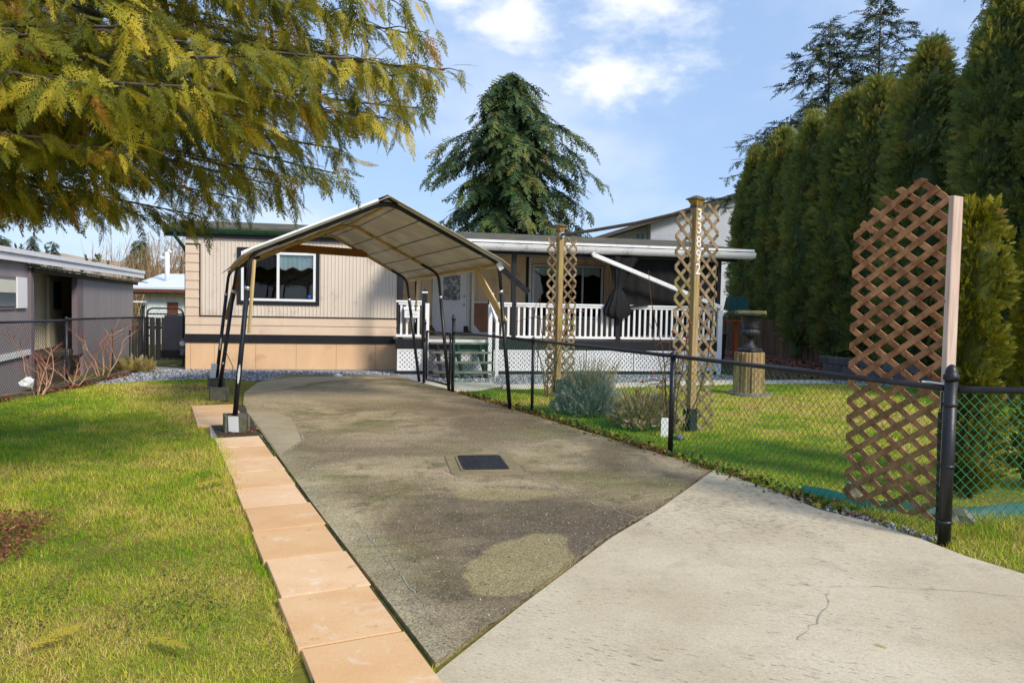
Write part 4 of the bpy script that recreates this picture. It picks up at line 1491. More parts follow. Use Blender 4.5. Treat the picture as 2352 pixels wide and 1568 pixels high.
brace((-0.62, 12.66, 2.21), (-0.10, 11.86, 1.32))
brace((-1.86, 15.35, 2.12), (-1.98, 15.98, 1.42))
MB().bar((-3.155, 9.57, 2.10), (-3.22, 9.58, 1.20), 0.024, 0.04, up=(0.3, 1, 0)).build('brace', 'brace_board', carport)
MB().bar((-4.95, 14.1, 2.02), (-5.12, 14.05, 1.25), 0.03, 0.12, up=(0.3, 1, 0)).build('brace', 'tie_board', carport)
MB().bar((-0.19, 11.82, 2.17), (0.24, 11.78, 1.80), 0.03, 0.085, up=(0, 0, 1)).build('loose_strut', 'black_metal', carport)
MB().bar((-0.235, 11.80, 2.235), (-0.17, 11.80, 2.14), 0.05, 0.075).build('strut_cap', 'white_paint', carport)


def tarp(E_, side):
    """one slope of the cover with shallow sags between the straps"""
    nu, nv = 28, 24
    vs, fs = [], []
    for lay in (0, 1):
        for j in range(nv + 1):
            t = j / nv
            # position along the carport; overhang a little at both ends
            tt = -0.03 + 1.05 * t
            q = tt * 2
            i0 = 0 if q < 1 else 1
            fr_ = q - i0
            e = E_[i0] * (1 - fr_) + E_[i0 + 1] * fr_
            g = RG[i0] * (1 - fr_) + RG[i0 + 1] * fr_
            for i in range(nu + 1):
                s = -0.07 + 1.07 * i / nu
                p = e * (1 - s) + g * s
                fold = 0.006 * math.cos(2 * PI * s * 5) * math.sin(PI * t) ** 0.5 + 0.012 * math.sin(9 * t + 4 * s * side) * math.sin(PI * t * 2) ** 2
                droop = 0.10 * max(0, -s) * 8 * 0.5
                p = p + A3(0, 0, 0.045 - (0.007 if lay == 0 else 0) + fold - droop)
                vs.append(p)
    m_ = (nu + 1) * (nv + 1)
    for lay in (0, 1):
        for j in range(nv):
            for i in range(nu):
                a = lay * m_ + j * (nu + 1) + i
                fs.append((a, a + 1, a + nu + 2, a + nu + 1))
    for j in range(nv):
        for i in (0, nu):
            a = j * (nu + 1) + i
            fs.append((a, a + nu + 1, m_ + a + nu + 1, m_ + a))
    for i in range(nu):
        for j in (0, nv):
            a = j * (nu + 1) + i
            fs.append((a, a + 1, m_ + a + 1, m_ + a))
    o = MB().add(vs, fs).build('tarpaulin', 'tarp', carport, smooth=False)
    for k in range(1, 6):
        s = k / 5 - 0.1
        pts = []
        for q in np.linspace(0.0, 2.0, 9):
            i0 = 0 if q < 1 else 1
            fr_ = q - i0
            e = E_[i0] * (1 - fr_) + E_[i0 + 1] * fr_
            g = RG[i0] * (1 - fr_) + RG[i0 + 1] * fr_
            pts.append(e * (1 - s) + g * s + A3(0, 0, 0.024))
        MB().tube(pts, 0.007, 5).build('seam', 'black_metal', o)
    return o


for e_ in (LE[0], RE[0]):
    a_, b_ = e_ + A3(0, 0, .04) - unit(RG[0] - e_) * .10, RG[0] + A3(0, 0, .05) + unit(e_ - RG[0]) * .16
    off_ = A3(0.02, -.045, 0)
    MB().bar(a_ + off_, b_ + off_, 0.012, 0.055).build('front_hem', 'white_paint', carport, bevel=0.003)
tarp(LE, 1)
tarp(RE, -1)
MB().tube([RG[0] + A3(-.12, -.10, -.02), RG[0] + A3(0, -.02, .05), RG[0] + A3(.13, .08, -.02)], 0.034, 8).build('ridge_cap', 'black_metal', carport, smooth=True)

# hollow concrete blocks under the left legs


def cinder(cx, cy, rz, label, h=0.20, l=0.40, w=0.20):
    o = empty('cinder_block', (cx, cy, 0), rz, label, 'concrete block', 'blocks under the carport legs')
    c_, s_ = math.cos(rz), math.sin(rz)
    fr = lambda x, y, z: (cx + c_ * x - s_ * y, cy + s_ * x + c_ * y, z)
    t = 0.032
    m = MB()
    m.box(-w / 2, -w / 2 + t, -l / 2, l / 2, 0, h, fr=fr)
    m.box(w / 2 - t, w / 2, -l / 2, l / 2, 0, h, fr=fr)
    m.build('side_shell', 'block_concrete', o, bevel=0.005)
    for y in (-l / 2 + .035, 0, l / 2 - .035):
        MB().box(-w / 2 + t, w / 2 - t, y - .018, y + .018, 0.002, h - .003, fr=fr).build('web', 'block_concrete', o, bevel=0.003)
    return o


cinder(-3.33, 9.47, 0.42, 'mossy hollow concrete block holding the nearest left carport leg', 0.22, 0.30, 0.29)
cinder(-4.66, 12.45, 0.42, 'hollow concrete block at the middle left carport leg', 0.21, 0.30, 0.28)
cinder(-5.32, 14.08, 0.42, 'hollow concrete block at the farthest left carport leg', 0.21, 0.30, 0.28)

# ================================================================== chain-link fences


def link_mesh(name, a, b, z0, z1, cell, rad, m, parent, zb=None, kind='stuff'):
    a, b = np.array(a, float), np.array(b, float)
    L = np.linalg.norm(b - a)
    d_ = (b - a) / L
    H = z1 - z0
    P0, P1 = [], []
    n_ = np.array((-d_[1], d_[0])) * rad * 0.9
    for sg in (1, -1):
        k = -H
        while k < L + H:
            # line s = k + sg * z
            za, zb_ = 0.0, H
            if sg > 0:
                za = max(za, -k)
                zb_ = min(zb_, L - k)
                sa, sb = k + za, k + zb_
            else:
                za = max(za, k - L)
                zb_ = min(zb_, k)
                sa, sb = k - za, k - zb_
            if zb_ - za > 0.02:
                # zig-zag so that neighbouring wires hook round each other
                nseg = max(1, int(round((zb_ - za) / (cell / 2))))
                for i in range(nseg):
                    t0, t1 = i / nseg, (i + 1) / nseg
                    o0 = n_ * sg * (1 if i % 2 == 0 else -1)
                    o1 = -o0
                    q0 = a + d_ * (sa + (sb - sa) * t0) + o0
                    q1 = a + d_ * (sa + (sb - sa) * t1) + o1
                    P0.append((*q0, z0 + za + (zb_ - za) * t0))
                    P1.append((*q1, z0 + za + (zb_ - za) * t1))
            k += cell
    P0, P1 = np.array(P0), np.array(P1)
    V, F = tri_tube(P0, P1, np.full(len(P0), rad), np.full(len(P0), rad))
    return npmesh(name, V, F, m, parent, kind=kind)


def fence_post(x, y, h, rad, parent, cap='dome', z0=-0.02):
    p = MB().tube([(x, y, z0), (x, y, h)], rad, 14).build('post', 'black_metal', parent, smooth=True)
    if cap == 'dome':
        MB().lathe([(rad * 1.22, 0), (rad * 1.25, 0.03), (rad * 1.0, 0.045), (rad * 0.95, 0.065), (rad * 0.7, 0.09), (rad * .3, 0.105), (0.003, 0.108)], (x, y, h - .02), 16).build('post_cap', 'black_metal', p, smooth=True)
    else:
        MB().lathe([(rad * 1.3, 0), (rad * 1.3, 0.05), (rad * .5, 0.07)], (x, y, h - .02), 12).build('post_cap', 'black_metal', p, smooth=True)
    return p


fence = empty('chain_link_fence', (1.0, 10.2, 0), 0, 'black chain-link fence with green mesh between the driveway and the garden', 'fence')
FP = [(3.04, 5.40), (1.76, 8.53), (0.32, 11.72), (-1.08, 14.42)]
hs = [1.17, 1.09, 1.09, 1.34]
for (x, y), h, rad in zip(FP, hs, (0.042, 0.03, 0.024, 0.032)):
    p = fence_post(x, y, h, rad, fence, 'dome' if h > 1.1 else 'loop')
    if h > 1.1:
        for zz in (0.16, 0.55, 0.98):
            MB().tube([(x, y, zz - .011), (x, y, zz + .011)], rad * 1.12, 14).build('tension_band', 'black_metal', p, smooth=True)
for a, b in zip(FP, FP[1:]):
    da = unit(np.array(b) - np.array(a))
    MB().tube([(a[0] + da[0] * .05, a[1] + da[1] * .05, 1.09), (b[0], b[1], 1.09)], 0.022, 12).build('top_rail', 'black_metal', fence, smooth=True)
    link_mesh('mesh_panel', a, b, 0.05, 1.08, 0.0735, 0.0021, 'wire_green', fence)
RP = [(3.04, 5.40), (6.2, 5.44)]
MB().tube([(3.09, 5.40, 1.085), (6.2, 5.44, 1.085)], 0.022, 12).build('top_rail', 'black_metal', fence, smooth=True)
link_mesh('mesh_panel', (3.09, 5.40), (6.2, 5.44), 0.16, 1.07, 0.0735, 0.0028, 'wire_green', fence)
fence_post(6.2, 5.44, 1.09, 0.03, fence, 'loop')
MB().bar((3.02, 5.47, 0.10), (3.02, 5.47, 1.06), 0.016, 0.006).build('tension_bar', 'black_metal', fence)
MB().tube([(3.035, 5.405, 1.115), (2.95, 5.50, 1.125), (2.90, 5.52, 1.125)], 0.006, 6).build('cable_tie', 'white_paint', fence)

# garden gate by the steps
gate = empty('garden_gate', (-1.42, 15.1, 0), 0, 'narrow black chain-link gate at the foot of the porch steps', 'gate')
ga, gb_ = np.array((-1.13, 14.50)), np.array((-1.72, 15.68))
gd = unit(gb_ - ga)
fence_post(-1.76, 15.76, 1.22, 0.03, gate)
g0, g1 = ga + gd * 0.03, gb_ - gd * 0.05
fr_pts = [(*g0, 0.10), (*g0, 1.06), (*g1, 1.06), (*g1, 0.10), (*g0, 0.10)]
for p, q in zip(fr_pts, fr_pts[1:]):
    MB().tube([p, q], 0.019, 10).build('frame_tube', 'black_metal', gate, smooth=True)
link_mesh('mesh_panel', g0, g1, 0.12, 1.05, 0.0735, 0.0022, 'wire_black', gate)
for zz in (0.3, 0.9):
    MB().bar((*(gb_ - gd * .06), zz), (*(gb_ + gd * .1), zz), 0.03, 0.04).build('hinge', 'black_metal', gate)
MB().bar((*(ga - gd * .03), 0.98), (*(ga + gd * .06), 1.0), 0.04, 0.03).build('latch', 'black_metal', gate)

# left fence and its gate
lf = empty('boundary_fence', (-8.2, 14, 0), 0, 'black chain-link fence along the left lawn in front of the grey neighbouring home', 'fence')
LP = [(-7.60, 8.1), (-7.87, 11.2), (-8.14, 14.3), (-8.48, 18.0)]
for i, (x, y) in enumerate(LP):
    fence_post(x, y, 1.42 if i == 3 else 1.19, 0.035 if i == 3 else 0.026, lf, 'dome' if i == 3 else 'loop', z0=-0.3)
for a, b in zip(LP, LP[1:]):
    MB().tube([(a[0], a[1], 1.19), (b[0], b[1], 1.17)], 0.021, 10).build('top_rail', 'black_metal', lf, smooth=True)
    link_mesh('mesh_panel', a, b, -0.08, 1.17, 0.0735, 0.0024, 'wire_black', lf)
lg = empty('side_gate', (-8.0, 18.1, 0), 0, 'round-topped black chain-link gate beside the corner of the cream home', 'gate')
q0, q1 = A3(-8.40, 18.02, 0), A3(-7.63, 18.17, 0)
dq = unit(q1 - q0)
path_ = [q0 + A3(0, 0, .05), q0 + A3(0, 0, 1.25)]
for t in np.linspace(0.15, 1, 6):
    path_.append(q0 + dq * 0.13 * (1 - math.cos(t * PI / 2)) + A3(0, 0, 1.25 + 0.13 * math.sin(t * PI / 2)))
for t in np.linspace(0, 0.85, 6):
    path_.append(q1 - dq * 0.13 * (1 - math.sin(t * PI / 2)) + A3(0, 0, 1.25 + 0.13 * math.cos(t * PI / 2)))
path_ += [q1 + A3(0, 0, 1.25), q1 + A3(0, 0, .05)]
MB().tube(path_, 0.02, 10).build('frame_tube', 'black_metal', lg, smooth=True)
MB().tube([q0 + A3(0, 0, .06), q1 + A3(0, 0, .06)], 0.018, 8).build('frame_tube', 'black_metal', lg, smooth=True)
MB().tube([q0 + A3(0, 0, 1.25), q1 + A3(0, 0, 1.25)], 0.016, 8).build('frame_tube', 'black_metal', lg, smooth=True)
link_mesh('mesh_panel', (q0 + dq * .05)[:2], (q1 - dq * .02)[:2], 0.08, 1.34, 0.0735, 0.0024, 'wire_black', lg)
for zz in (0.25, 0.75, 1.15):
    MB().bar(q0 + A3(-.07, 0, zz), q0 + A3(.05, 0, zz), 0.03, 0.035).build('hinge', 'black_metal', lg)

# ================================================================== arbor with house number


def slats(parent, origin, dirn, clip, ang, per, w, th, m, nrm, order=((0, 1), (1, -1))):
    """crossing slats clipped to a convex outline in (s, z); each slat is its own piece"""
    o = np.array(origin, float)
    d_ = np.array((*unit(dirn), 0.0))
    n_ = np.array((*nrm, 0.0))
    smin, smax = min(p[0] for p in clip), max(p[0] for p in clip)
    zmin, zmax = min(p[1] for p in clip), max(p[1] for p in clip)
    ca, sa = math.cos(ang), math.sin(ang)
    for lay, sg in order:
        c0 = zmin - (smax - smin) * math.tan(ang)
        c1 = zmax + (smax - smin) * math.tan(ang)
        k = c0
        while k < c1:
            # strip through (smin, k) rising with slope sg*tan(ang)
            far = 4.0
            cx, cz = smin, k
            dx, dz = ca, sa * sg
            px, pz = -dz, dx
            poly = [(cx - dx * far - px * w / 2, cz - dz * far - pz * w / 2), (cx + dx * far - px * w / 2, cz + dz * far - pz * w / 2),
                    (cx + dx * far + px * w / 2, cz + dz * far + pz * w / 2), (cx - dx * far + px * w / 2, cz - dz * far + pz * w / 2)]
            pc = clip_poly(poly, clip)
            if len(pc) >= 3:
                ar = 0.5 * abs(sum(pc[i - 1][0] * pc[i][1] - pc[i][0] * pc[i - 1][1] for i in range(len(pc))))
                if ar > w * 0.03:
                    pts = [o + d_ * s + A3(0, 0, zz) + n_ * (th * (0.02 + lay * 1.02)) for s, zz in pc]
                    MB().slabpoly(pts, th, n_).build('slat', m, parent)
            k += per


arb = empty('garden_arbor', (1.6, 12.1, 0), 0, 'weathered wooden arbor of two trellis posts joined by a pole, numbered 33892', 'arbor')
ADIR = unit((0.93, 0.37))
ANRM = np.array((ADIR[1], -ADIR[0]))


def arbor_post(x, y, h, w, wings, zt, parent, digits=False, ztr=None):
    c_ = A3(x, y, 0)
    a_ = R(-55)
    fr = lambda px, py, pz: (x + px * math.cos(a_) - py * math.sin(a_), y + px * math.sin(a_) + py * math.cos(a_), pz)
    po = MB().box(-w / 2, w / 2, -w / 2, w / 2, 0.30, h - .16, fr=fr).build('post', 'post_old', parent, bevel=0.006)
    MB().box(-w / 2 - .012, w / 2 + .012, -w / 2 - .012, w / 2 + .012, -0.02, 0.30, fr=fr).build('post_shoe', 'black_metal', po)
    MB().box(-w / 2 - .006, w / 2 + .006, -w / 2 - .006, w / 2 + .006, h - .16, h - .13, fr=fr).build('post_collar', 'cap_grey', po)
    k0, k1 = w / 2 - .004, w / 2 + .028
    MB().box8([fr(-k0, -k0, h - .13), fr(k0, -k0, h - .13), fr(k0, k0, h - .13), fr(-k0, k0, h - .13), fr(-k1, -k1, h - .06), fr(k1, -k1, h - .06), fr(k1, k1, h - .06), fr(-k1, k1, h - .06)]).build('cap_flare', 'post_cap', po)
    k2 = k1 + .018
    MB().add([fr(-k2, -k2, h - .06), fr(k2, -k2, h - .06), fr(k2, k2, h - .06), fr(-k2, k2, h - .06), fr(-k2, -k2, h - .045), fr(k2, -k2, h - .045), fr(k2, k2, h - .045), fr(-k2, k2, h - .045), fr(-.02, -.02, h - .005), fr(.02, -.02, h - .005), fr(.02, .02, h - .005), fr(-.02, .02, h - .005)],
             [(0, 3, 2, 1), (0, 1, 5, 4), (1, 2, 6, 5), (2, 3, 7, 6), (3, 0, 4, 7), (4, 5, 9, 8), (5, 6, 10, 9), (6, 7, 11, 10), (7, 4, 8, 11), (8, 9, 10, 11)]).build('cap', 'cap_grey', po)
    if digits:
        xd = (math.cos(a_ + PI / 2), math.sin(a_ + PI / 2))
        for i, ch in enumerate('33892'):
            p = fr(w / 2 + .004, -0.052, h - .32 - i * 0.176)
            place_digit(ch, 0.205, p, xd, po, 'digit_white', 0.005)
    for (s0, s1, zz0, zz1) in wings:
        e = MB().bar(c_ + A3(*(ADIR * (s0 + s1) / 2), (zz0 + zz1) / 2) + A3(*ANRM, 0) * -.028, c_ + A3(*(ADIR * (s0 + s1) / 2), (zz0 + zz1) / 2 + .02) + A3(*ANRM, 0) * -.028, 0.02, 0.012)
        wo = e.build('lattice_wing', 'lattice_old', parent)
        slats(wo, c_, ADIR, [(s0, zz0), (s1, zz0), (s1, zz1), (s0, zz1)], R(47), 0.198, 0.040, 0.010, 'lattice_old', ANRM)


arbor_post(2.36, 10.25, 3.08, 0.105, [(-0.31, -0.068, 0.02, 2.86), (0.072, 0.35, 0.02, 2.98)], 2.9, arb, True)
arbor_post(0.82, 14.0, 3.08, 0.105, [(-0.25, -0.068, 0.02, 2.82), (0.072, 0.33, 0.02, 2.84)], 2.85, arb)
MB().tube([(2.34, 10.32, 2.90), (1.8, 11.7, 2.86), (1.3, 12.9, 2.86), (0.83, 13.93, 2.87)], [0.028, 0.026, 0.028, 0.024], 10).build('cross_pole', 'cap_grey', arb, smooth=True)
MB().tube([(0.86, 13.90, 2.87), (0.84, 13.95, 2.87)], 0.05, 10).build('pole_bracket', 'steel', arb)

# big brown lattice tied inside the corner of the fence
lat = empty('lattice_panel', (3.0, 6.1, 0), 0, 'tall reddish brown lattice panel tied to the fence corner', 'lattice')
lw = 0.80
clip = [(0, 0.06), (lw, 0.06), (lw, 2.44), (.80 * lw, 2.60), (.66 * lw, 2.64), (.42 * lw, 2.56), (.30 * lw, 2.53), (0, 2.26)]
ld_ = unit((0.36, -0.62))
slats(lat, (2.80, 6.47, 0), ld_, clip, R(34), 0.150, 0.047, 0.010, 'lattice_new', np.array((ld_[1], -ld_[0])), ((0, -1), (1, 1)))
# pale timber upright
tp = MB().bar((3.14, 5.62, 0.36), (3.14, 5.62, 2.44), 0.115, 0.04, up=(-0.5, 0.86, 0))
tp.build('timber_upright', 'timber_pale', base=(3.14, 5.62, 0.36), bevel=0.004, label='pale bare timber upright tied behind the fence corner post', cat='timber')
MB().tube([(3.10, 5.60, -0.02), (3.08, 5.60, 0.9)], 0.013, 8).build('steel_stake', 'black_metal', base=(3.1, 5.6, 0), label='thin dark stake standing behind the fence corner post', cat='stake')

# green plastic lawn edging along the bright cedars
ev, ef = [], []
EP = [(2.55, 6.78), (2.9, 6.36), (3.3, 6.18), (3.8, 6.15), (4.3, 6.32), (5.0, 6.75), (5.8, 7.2)]
fine = []
for a, b in zip(EP, EP[1:]):
    for k in range(6):
        fine.append(A3(*a, 0) + (A3(*b, 0) - A3(*a, 0)) * k / 6)
for i, p in enumerate(fine):
    d_ = unit(fine[min(i + 1, len(fine) - 1)] - fine[max(i - 1, 0)])
    n_ = A3(-d_[1], d_[0], 0)
    hz = 0.085 + 0.012 * math.sin(i * .7)
    for off in (-.004, .004):
        ev += [p + n_ * off + A3(0, 0, -.03), p + n_ * (off + .02) + A3(0, 0, hz)]
for i in range(len(fine) - 1):
    a, b = 4 * i, 4 * i + 4
    ef += [(a, b, b + 1, a + 1), (a + 2, a + 3, b + 3, b + 2), (a + 1, b + 1, b + 3, a + 3)]
MB().add(ev, ef).build('lawn_edging', 'edging_plastic', label='curved teal green plastic lawn edging strip by the fence corner', cat='edging', smooth=True)

# ================================================================== stump, urn, slab
ux, uy = 4.53, 14.9
ring = MB()
N = 40
vs, fs = [], []
for k in range(N):
    a = 2 * PI * k / N
    for r_, z_ in ((0.30, -.02), (0.30, 0.05), (0.42, 0.05), (0.43, -.02)):
        rr_ = r_ * (1 + .012 * math.sin(3 * a))
        vs.append((ux + 0.02 + rr_ * math.cos(a), uy + rr_ * math.sin(a) * .95, z_))
for k in range(N):
    k2 = (k + 1) % N
    for j in range(4):
        j2 = (j + 1) % 4
        fs.append((k * 4 + j, k2 * 4 + j, k2 * 4 + j2, k * 4 + j2))
MB().add(vs, fs).build('edging_ring', 'ring_concrete', base=(ux, uy, 0), label='low concrete ring round the log stump on the right lawn', cat='ring', smooth=False)
stump = empty('log_stump', (ux, uy, 0), 0, 'upright split log stump carrying the black urn', 'stump')
rg = random.Random(3)
N = 64
rad = []
for k in range(N):
    a = 2 * PI * k / N
    rad.append(0.275 * (1 + 0.05 * math.sin(3 * a + 1) + 0.03 * math.sin(7 * a) + (-.10 if k in (9, 25, 41, 46, 57) else rg.uniform(-.015, .015))))
vs, fs = [], []
for j, z_ in enumerate((0.0, 0.25, 0.55, 0.80, 0.812)):
    for k in range(N):
        a = 2 * PI * k / N
        rr_ = rad[k] * (1.06 - 0.06 * j / 3) * (0.96 if j == 4 else 1)
        vs.append((ux + rr_ * math.cos(a), uy + rr_ * math.sin(a), z_))
for j in range(4):
    for k in range(N):
        k2 = (k + 1) % N
        fs.append((j * N + k, j * N + k2, (j + 1) * N + k2, (j + 1) * N + k))
MB().add(vs, fs).build('log', 'stump_wood', stump)
MB().prism([(ux + rad[k] * .95 * math.cos(2 * PI * k / N), uy + rad[k] * .95 * math.sin(2 * PI * k / N)) for k in range(N)], 0.79, 0.816).build('cut_top', 'stump_top', stump)
urn = empty('garden_urn', (ux, uy, 0.816), 0, 'black classical garden urn with fluted bowl standing on the log stump', 'urn')
MB().box(-.175, .175, -.175, .175, 0.816, 0.885, fr=lambda x, y, z: (ux + .8 * x - .6 * y, uy + .6 * x + .8 * y, z)).build('base', 'urn_metal', urn, bevel=0.02)
MB().lathe([(0.145, 0), (0.135, 0.02), (0.10, 0.06), (0.065, 0.11), (0.052, 0.15), (0.06, 0.165), (0.06, 0.18), (0.05, 0.19)], (ux, uy, 0.885), 40).build('foot', 'urn_metal', urn, smooth=True)
MB().lathe([(0.05, 0), (0.09, 0.015), (0.15, 0.05), (0.178, 0.10), (0.175, 0.14), (0.15, 0.165), (0.148, 0.175)], (ux, uy, 1.072), 96, flute=(0.02, 0.15, 24, 0.03)).build('gadrooned_bowl', 'urn_metal', urn, smooth=True)
MB().lathe([(0.146, 0), (0.15, 0.05), (0.163, 0.15), (0.185, 0.23), (0.20, 0.25)], (ux, uy, 1.245), 48).build('cup', 'urn_metal', urn, smooth=True)
MB().lathe([(0.20, 0), (0.29, 0.012), (0.30, 0.025), (0.29, 0.035), (0.2, 0.035)], (ux, uy, 1.492), 48, flute=(0, 0.03, 40, 0.008)).build('rim', 'urn_metal', urn, smooth=True)
sl_ = MB().prism(rr(np.array((ux - .01, uy)), np.array((0.25, 0.97)), np.array((0.97, -0.25)), 0.50, 0.56, 0.05), 1.532, 1.60)
sl_.build('stone_slab', 'mossy_stone', base=(ux, uy, 1.532), bevel=0.012, label='mossy square stone slab lying on top of the urn', cat='slab')

# bird feeder, bin
bf = empty('bird_feeder', (6.27, 22, 0), 0, 'bird feeder with teal roof on an orange wooden post behind the urn', 'bird feeder')
MB().box(6.22, 6.32, 21.95, 22.05, -0.02, 1.28, ).build('post', 'feeder_wood', bf, bevel=0.004)
MB().box(5.98, 6.56, 21.78, 22.22, 1.281, 1.33).build('tray', 'feeder_wood', bf, bevel=0.006)
MB().box(6.10, 6.42, 21.86, 22.14, 1.33, 1.62).build('hopper', 'pane_screen', bf)
MB().prism([(5.97, 1.60), (6.0, 1.60), (6.08, 1.95), (6.46, 1.95), (6.53, 1.60), (6.56, 1.60), (6.49, 1.975), (6.05, 1.975)], 21.74, 22.26, fr=lambda x, y, z: (x, z, y)).build('roof', 'feeder_teal', bf)
MB().slabpoly([(5.99, 21.745, 1.60), (6.54, 21.745, 1.60), (6.47, 21.745, 1.955), (6.07, 21.745, 1.955)], 0.012, (0, 1, 0)).build('roof_end', 'feeder_teal', bf)
MB().bar((6.22, 21.735, 1.6), (6.22, 21.735, 1.95), 0.02, 0.01).build('roof_batten', 'feeder_teal', bf)
bn = empty('garden_bin', (6.1, 23.6, 0), 0, 'black lidded bin standing beside the end of the porch', 'bin')
MB().box8([(5.95, 23.4, 0), (6.35, 23.4, 0), (6.35, 23.8, 0), (5.95, 23.8, 0), (5.90, 23.35, .85), (6.40, 23.35, .85), (6.40, 23.85, .85), (5.90, 23.85, .85)]).build('body', 'bin_plastic', bn, bevel=0.02)
MB().box(5.88, 6.42, 23.33, 23.87, .852, .90).build('lid', 'bin_plastic', bn, bevel=0.015)

# ================================================================== board fence and block wall under the hedge
bfz = empty('board_fence', (9.2, 28, 0), 0, 'dark brown upright board fence below the tall hedge', 'fence')
pa, pb_ = np.array((8.2, 34.2)), np.array((10.15, 22.9))
L_ = np.linalg.norm(pb_ - pa)
pd = (pb_ - pa) / L_
pn = np.array((pd[1], -pd[0]))
if pn[0] > 0:
    pn = -pn
k = 0.0
rg = random.Random(8)
while k < L_:
    c_ = pa + pd * k
    h_ = 1.33 + rg.uniform(-.05, .04) + 0.06 * math.sin(k)
    MB().box(0, 0.135, 0, 0.02, 0.0, h_, fr=lambda x, y, z, c_=c_, o=rg.uniform(-.008, .008): (c_[0] + pd[0] * x + pn[0] * (y + o), c_[1] + pd[1] * x + pn[1] * (y + o), z)).build('picket', 'picket_brown', bfz)
    k += 0.148
for zz in (0.3, 1.05):
    MB().bar((*(pa - pn * .05), zz), (*(pb_ - pn * .05), zz), 0.04, 0.09).build('rail', 'picket_brown', bfz)
bw = empty('block_wall', (9.0, 20.4, 0), 0, 'low grey split-block retaining wall at the end of the board fence', 'wall')
wa, wb = np.array((8.62, 21.4)), np.array((9.75, 17.2))
wd = unit(wb - wa)
wn_ = np.array((wd[1], -wd[0]))
for row in range(2):
    k = -0.2 * row
    while k < 4.3:
        c_ = wa + wd * k
        MB().box(0, 0.395, -.12, .12, 0.005 + row * .205, 0.2 + row * .205, fr=lambda x, y, z, c_=c_, o=rg.uniform(-.015, .015): (c_[0] + wd[0] * x + wn_[0] * (y + o), c_[1] + wd[1] * x + wn_[1] * (y + o), z)).build('block', 'wall_block', bw, bevel=0.012)
        k += 0.41

# ================================================================== neighbouring home on the left
NP0 = np.array((-11.3, 20.3))
NN = unit((-0.3, 0.954))
NM = np.array((-NN[1], NN[0]))          # away from our lawn


def npt(u, w, z):
    q = NP0 + NN * u + NM * w
    return (q[0], q[1], z)


nbh = empty('neighbour_home', npt(2, 1.0, -0.5), 0, 'grey neighbouring mobile home with white roof and recessed side porch', 'house')


def nbx(name, m, u0, u1, w0, w1, z0, z1, parent=nbh, **kw):
    return MB().box(u0, u1, w0, w1, z0, z1, fr=npt).build(name, m, parent, **kw)


nbx('main_wall', 'nb_grey', -11.0, -4.26, 0.0, 6.0, 0.50, 2.28)
nbx('skirting', 'nb_grey', -11.0, -4.26, 0.03, 6.0, -0.52, 0.385)
nbx('skirt_band', 'roof_white', -11.0, -4.24, -0.03, 0.05, 0.386, 0.498)
nbx('back_wall', 'nb_cream', 9.05, 10.6, 2.4, 6.0, -0.5, 2.40)
nbx('recess_end_wall', 'nb_grey', -4.26, -4.20, 0.14, 0.9, 0.2, 2.2)
vs, fs = [], []
pr = []
for i in range(80):
    b = -4.2 + i * 0.165
    pr += [(b, 0), (b + .05, 0), (b + .07, -.02), (b + .12, -.02), (b + .14, 0)]
for u, dw_ in pr:
    vs += [npt(u, 0.85 + dw_, 0.2), npt(u, 0.85 + dw_, 2.3), npt(u, 0.92, 0.2), npt(u, 0.92, 2.3)]
for i in range(len(pr) - 1):
    fs += [(4 * i, 4 * i + 4, 4 * i + 5, 4 * i + 1), (4 * i + 2, 4 * i + 3, 4 * i + 7, 4 * i + 6)]
MB().add(vs, fs).build('recess_wall', 'nb_cream', nbh)
nd = nbx('door', 'nb_cream', 0.55, 2.10, 0.74, 0.82, 0.26, 2.12)
MB().box(0.95, 1.75, 0.725, 0.739, 1.25, 2.0, fr=npt).build('door_glass', 'window_blue', nd)
MB().tube([npt(1.95, 0.73, 1.1), npt(1.95, 0.68, 1.1)], 0.03, 8).build('door_knob', 'brass', nd)
nbx('porch_floor', 'nb_brown', -2.4, 9.0, 0.07, 0.83, 0.16, 0.25)
nbx('porch_base', 'nb_brown', -2.2, 0.0, 0.15, 0.83, -0.5, 0.155)
for i in range(3):
    nbx('porch_step', 'nb_brown', -3.8 + i * .5, -3.3 + i * .5, 0.0, 0.8, -0.5, -0.30 + i * 0.17)
nbx('porch_post', 'nb_post', -4.24, -4.02, -0.04, 0.12, -0.5, 2.2)
nbx('porch_post', 'nb_post', 0.0, 0.70, -0.03, 0.10, 0.1, 2.16)
nbx('side_panel', 'nb_grey', 0.71, 4.34, -0.02, 0.06, -0.52, 2.17)
nbx('side_panel', 'nb_grey', 4.37, 9.0, -0.02, 0.06, -0.52, 2.19)
nbx('end_panel', 'nb_grey', 8.95, 9.02, 0.07, 1.6, -0.5, 2.2)
vs, fs = [], []
ncr = 120
for i in range(ncr + 1):
    u = -4.4 + 15.4 * i / ncr
    dz = 0.0 if i % 2 else 0.022
    for w_, zz in ((-0.26, 2.20), (0.9, 2.33)):
        vs += [npt(u, w_, zz + dz), npt(u, w_, zz + dz + .012)]
for i in range(ncr):
    a, b = 4 * i, 4 * i + 4
    fs += [(a, b, b + 2, a + 2), (a + 1, a + 3, b + 3, b + 1), (a, a + 1, b + 1, b), (a + 2, b + 2, b + 3, a + 3)]
MB().add(vs, fs).build('porch_roof', 'tin_old', nbh)
nbx('porch_fascia', 'nb_brown', -4.2, 9.6, -0.10, -0.06, 2.09, 2.19)
MB().box8([npt(-12, -0.06, 2.38), npt(11.0, -0.06, 2.58), npt(11.0, 3.3, 2.90), npt(-12, 3.3, 2.75), npt(-12, -0.06, 2.42), npt(11.0, -0.06, 2.63), npt(11.0, 3.3, 2.98), npt(-12, 3.3, 2.83)]).build('roof', 'roof_white', nbh)
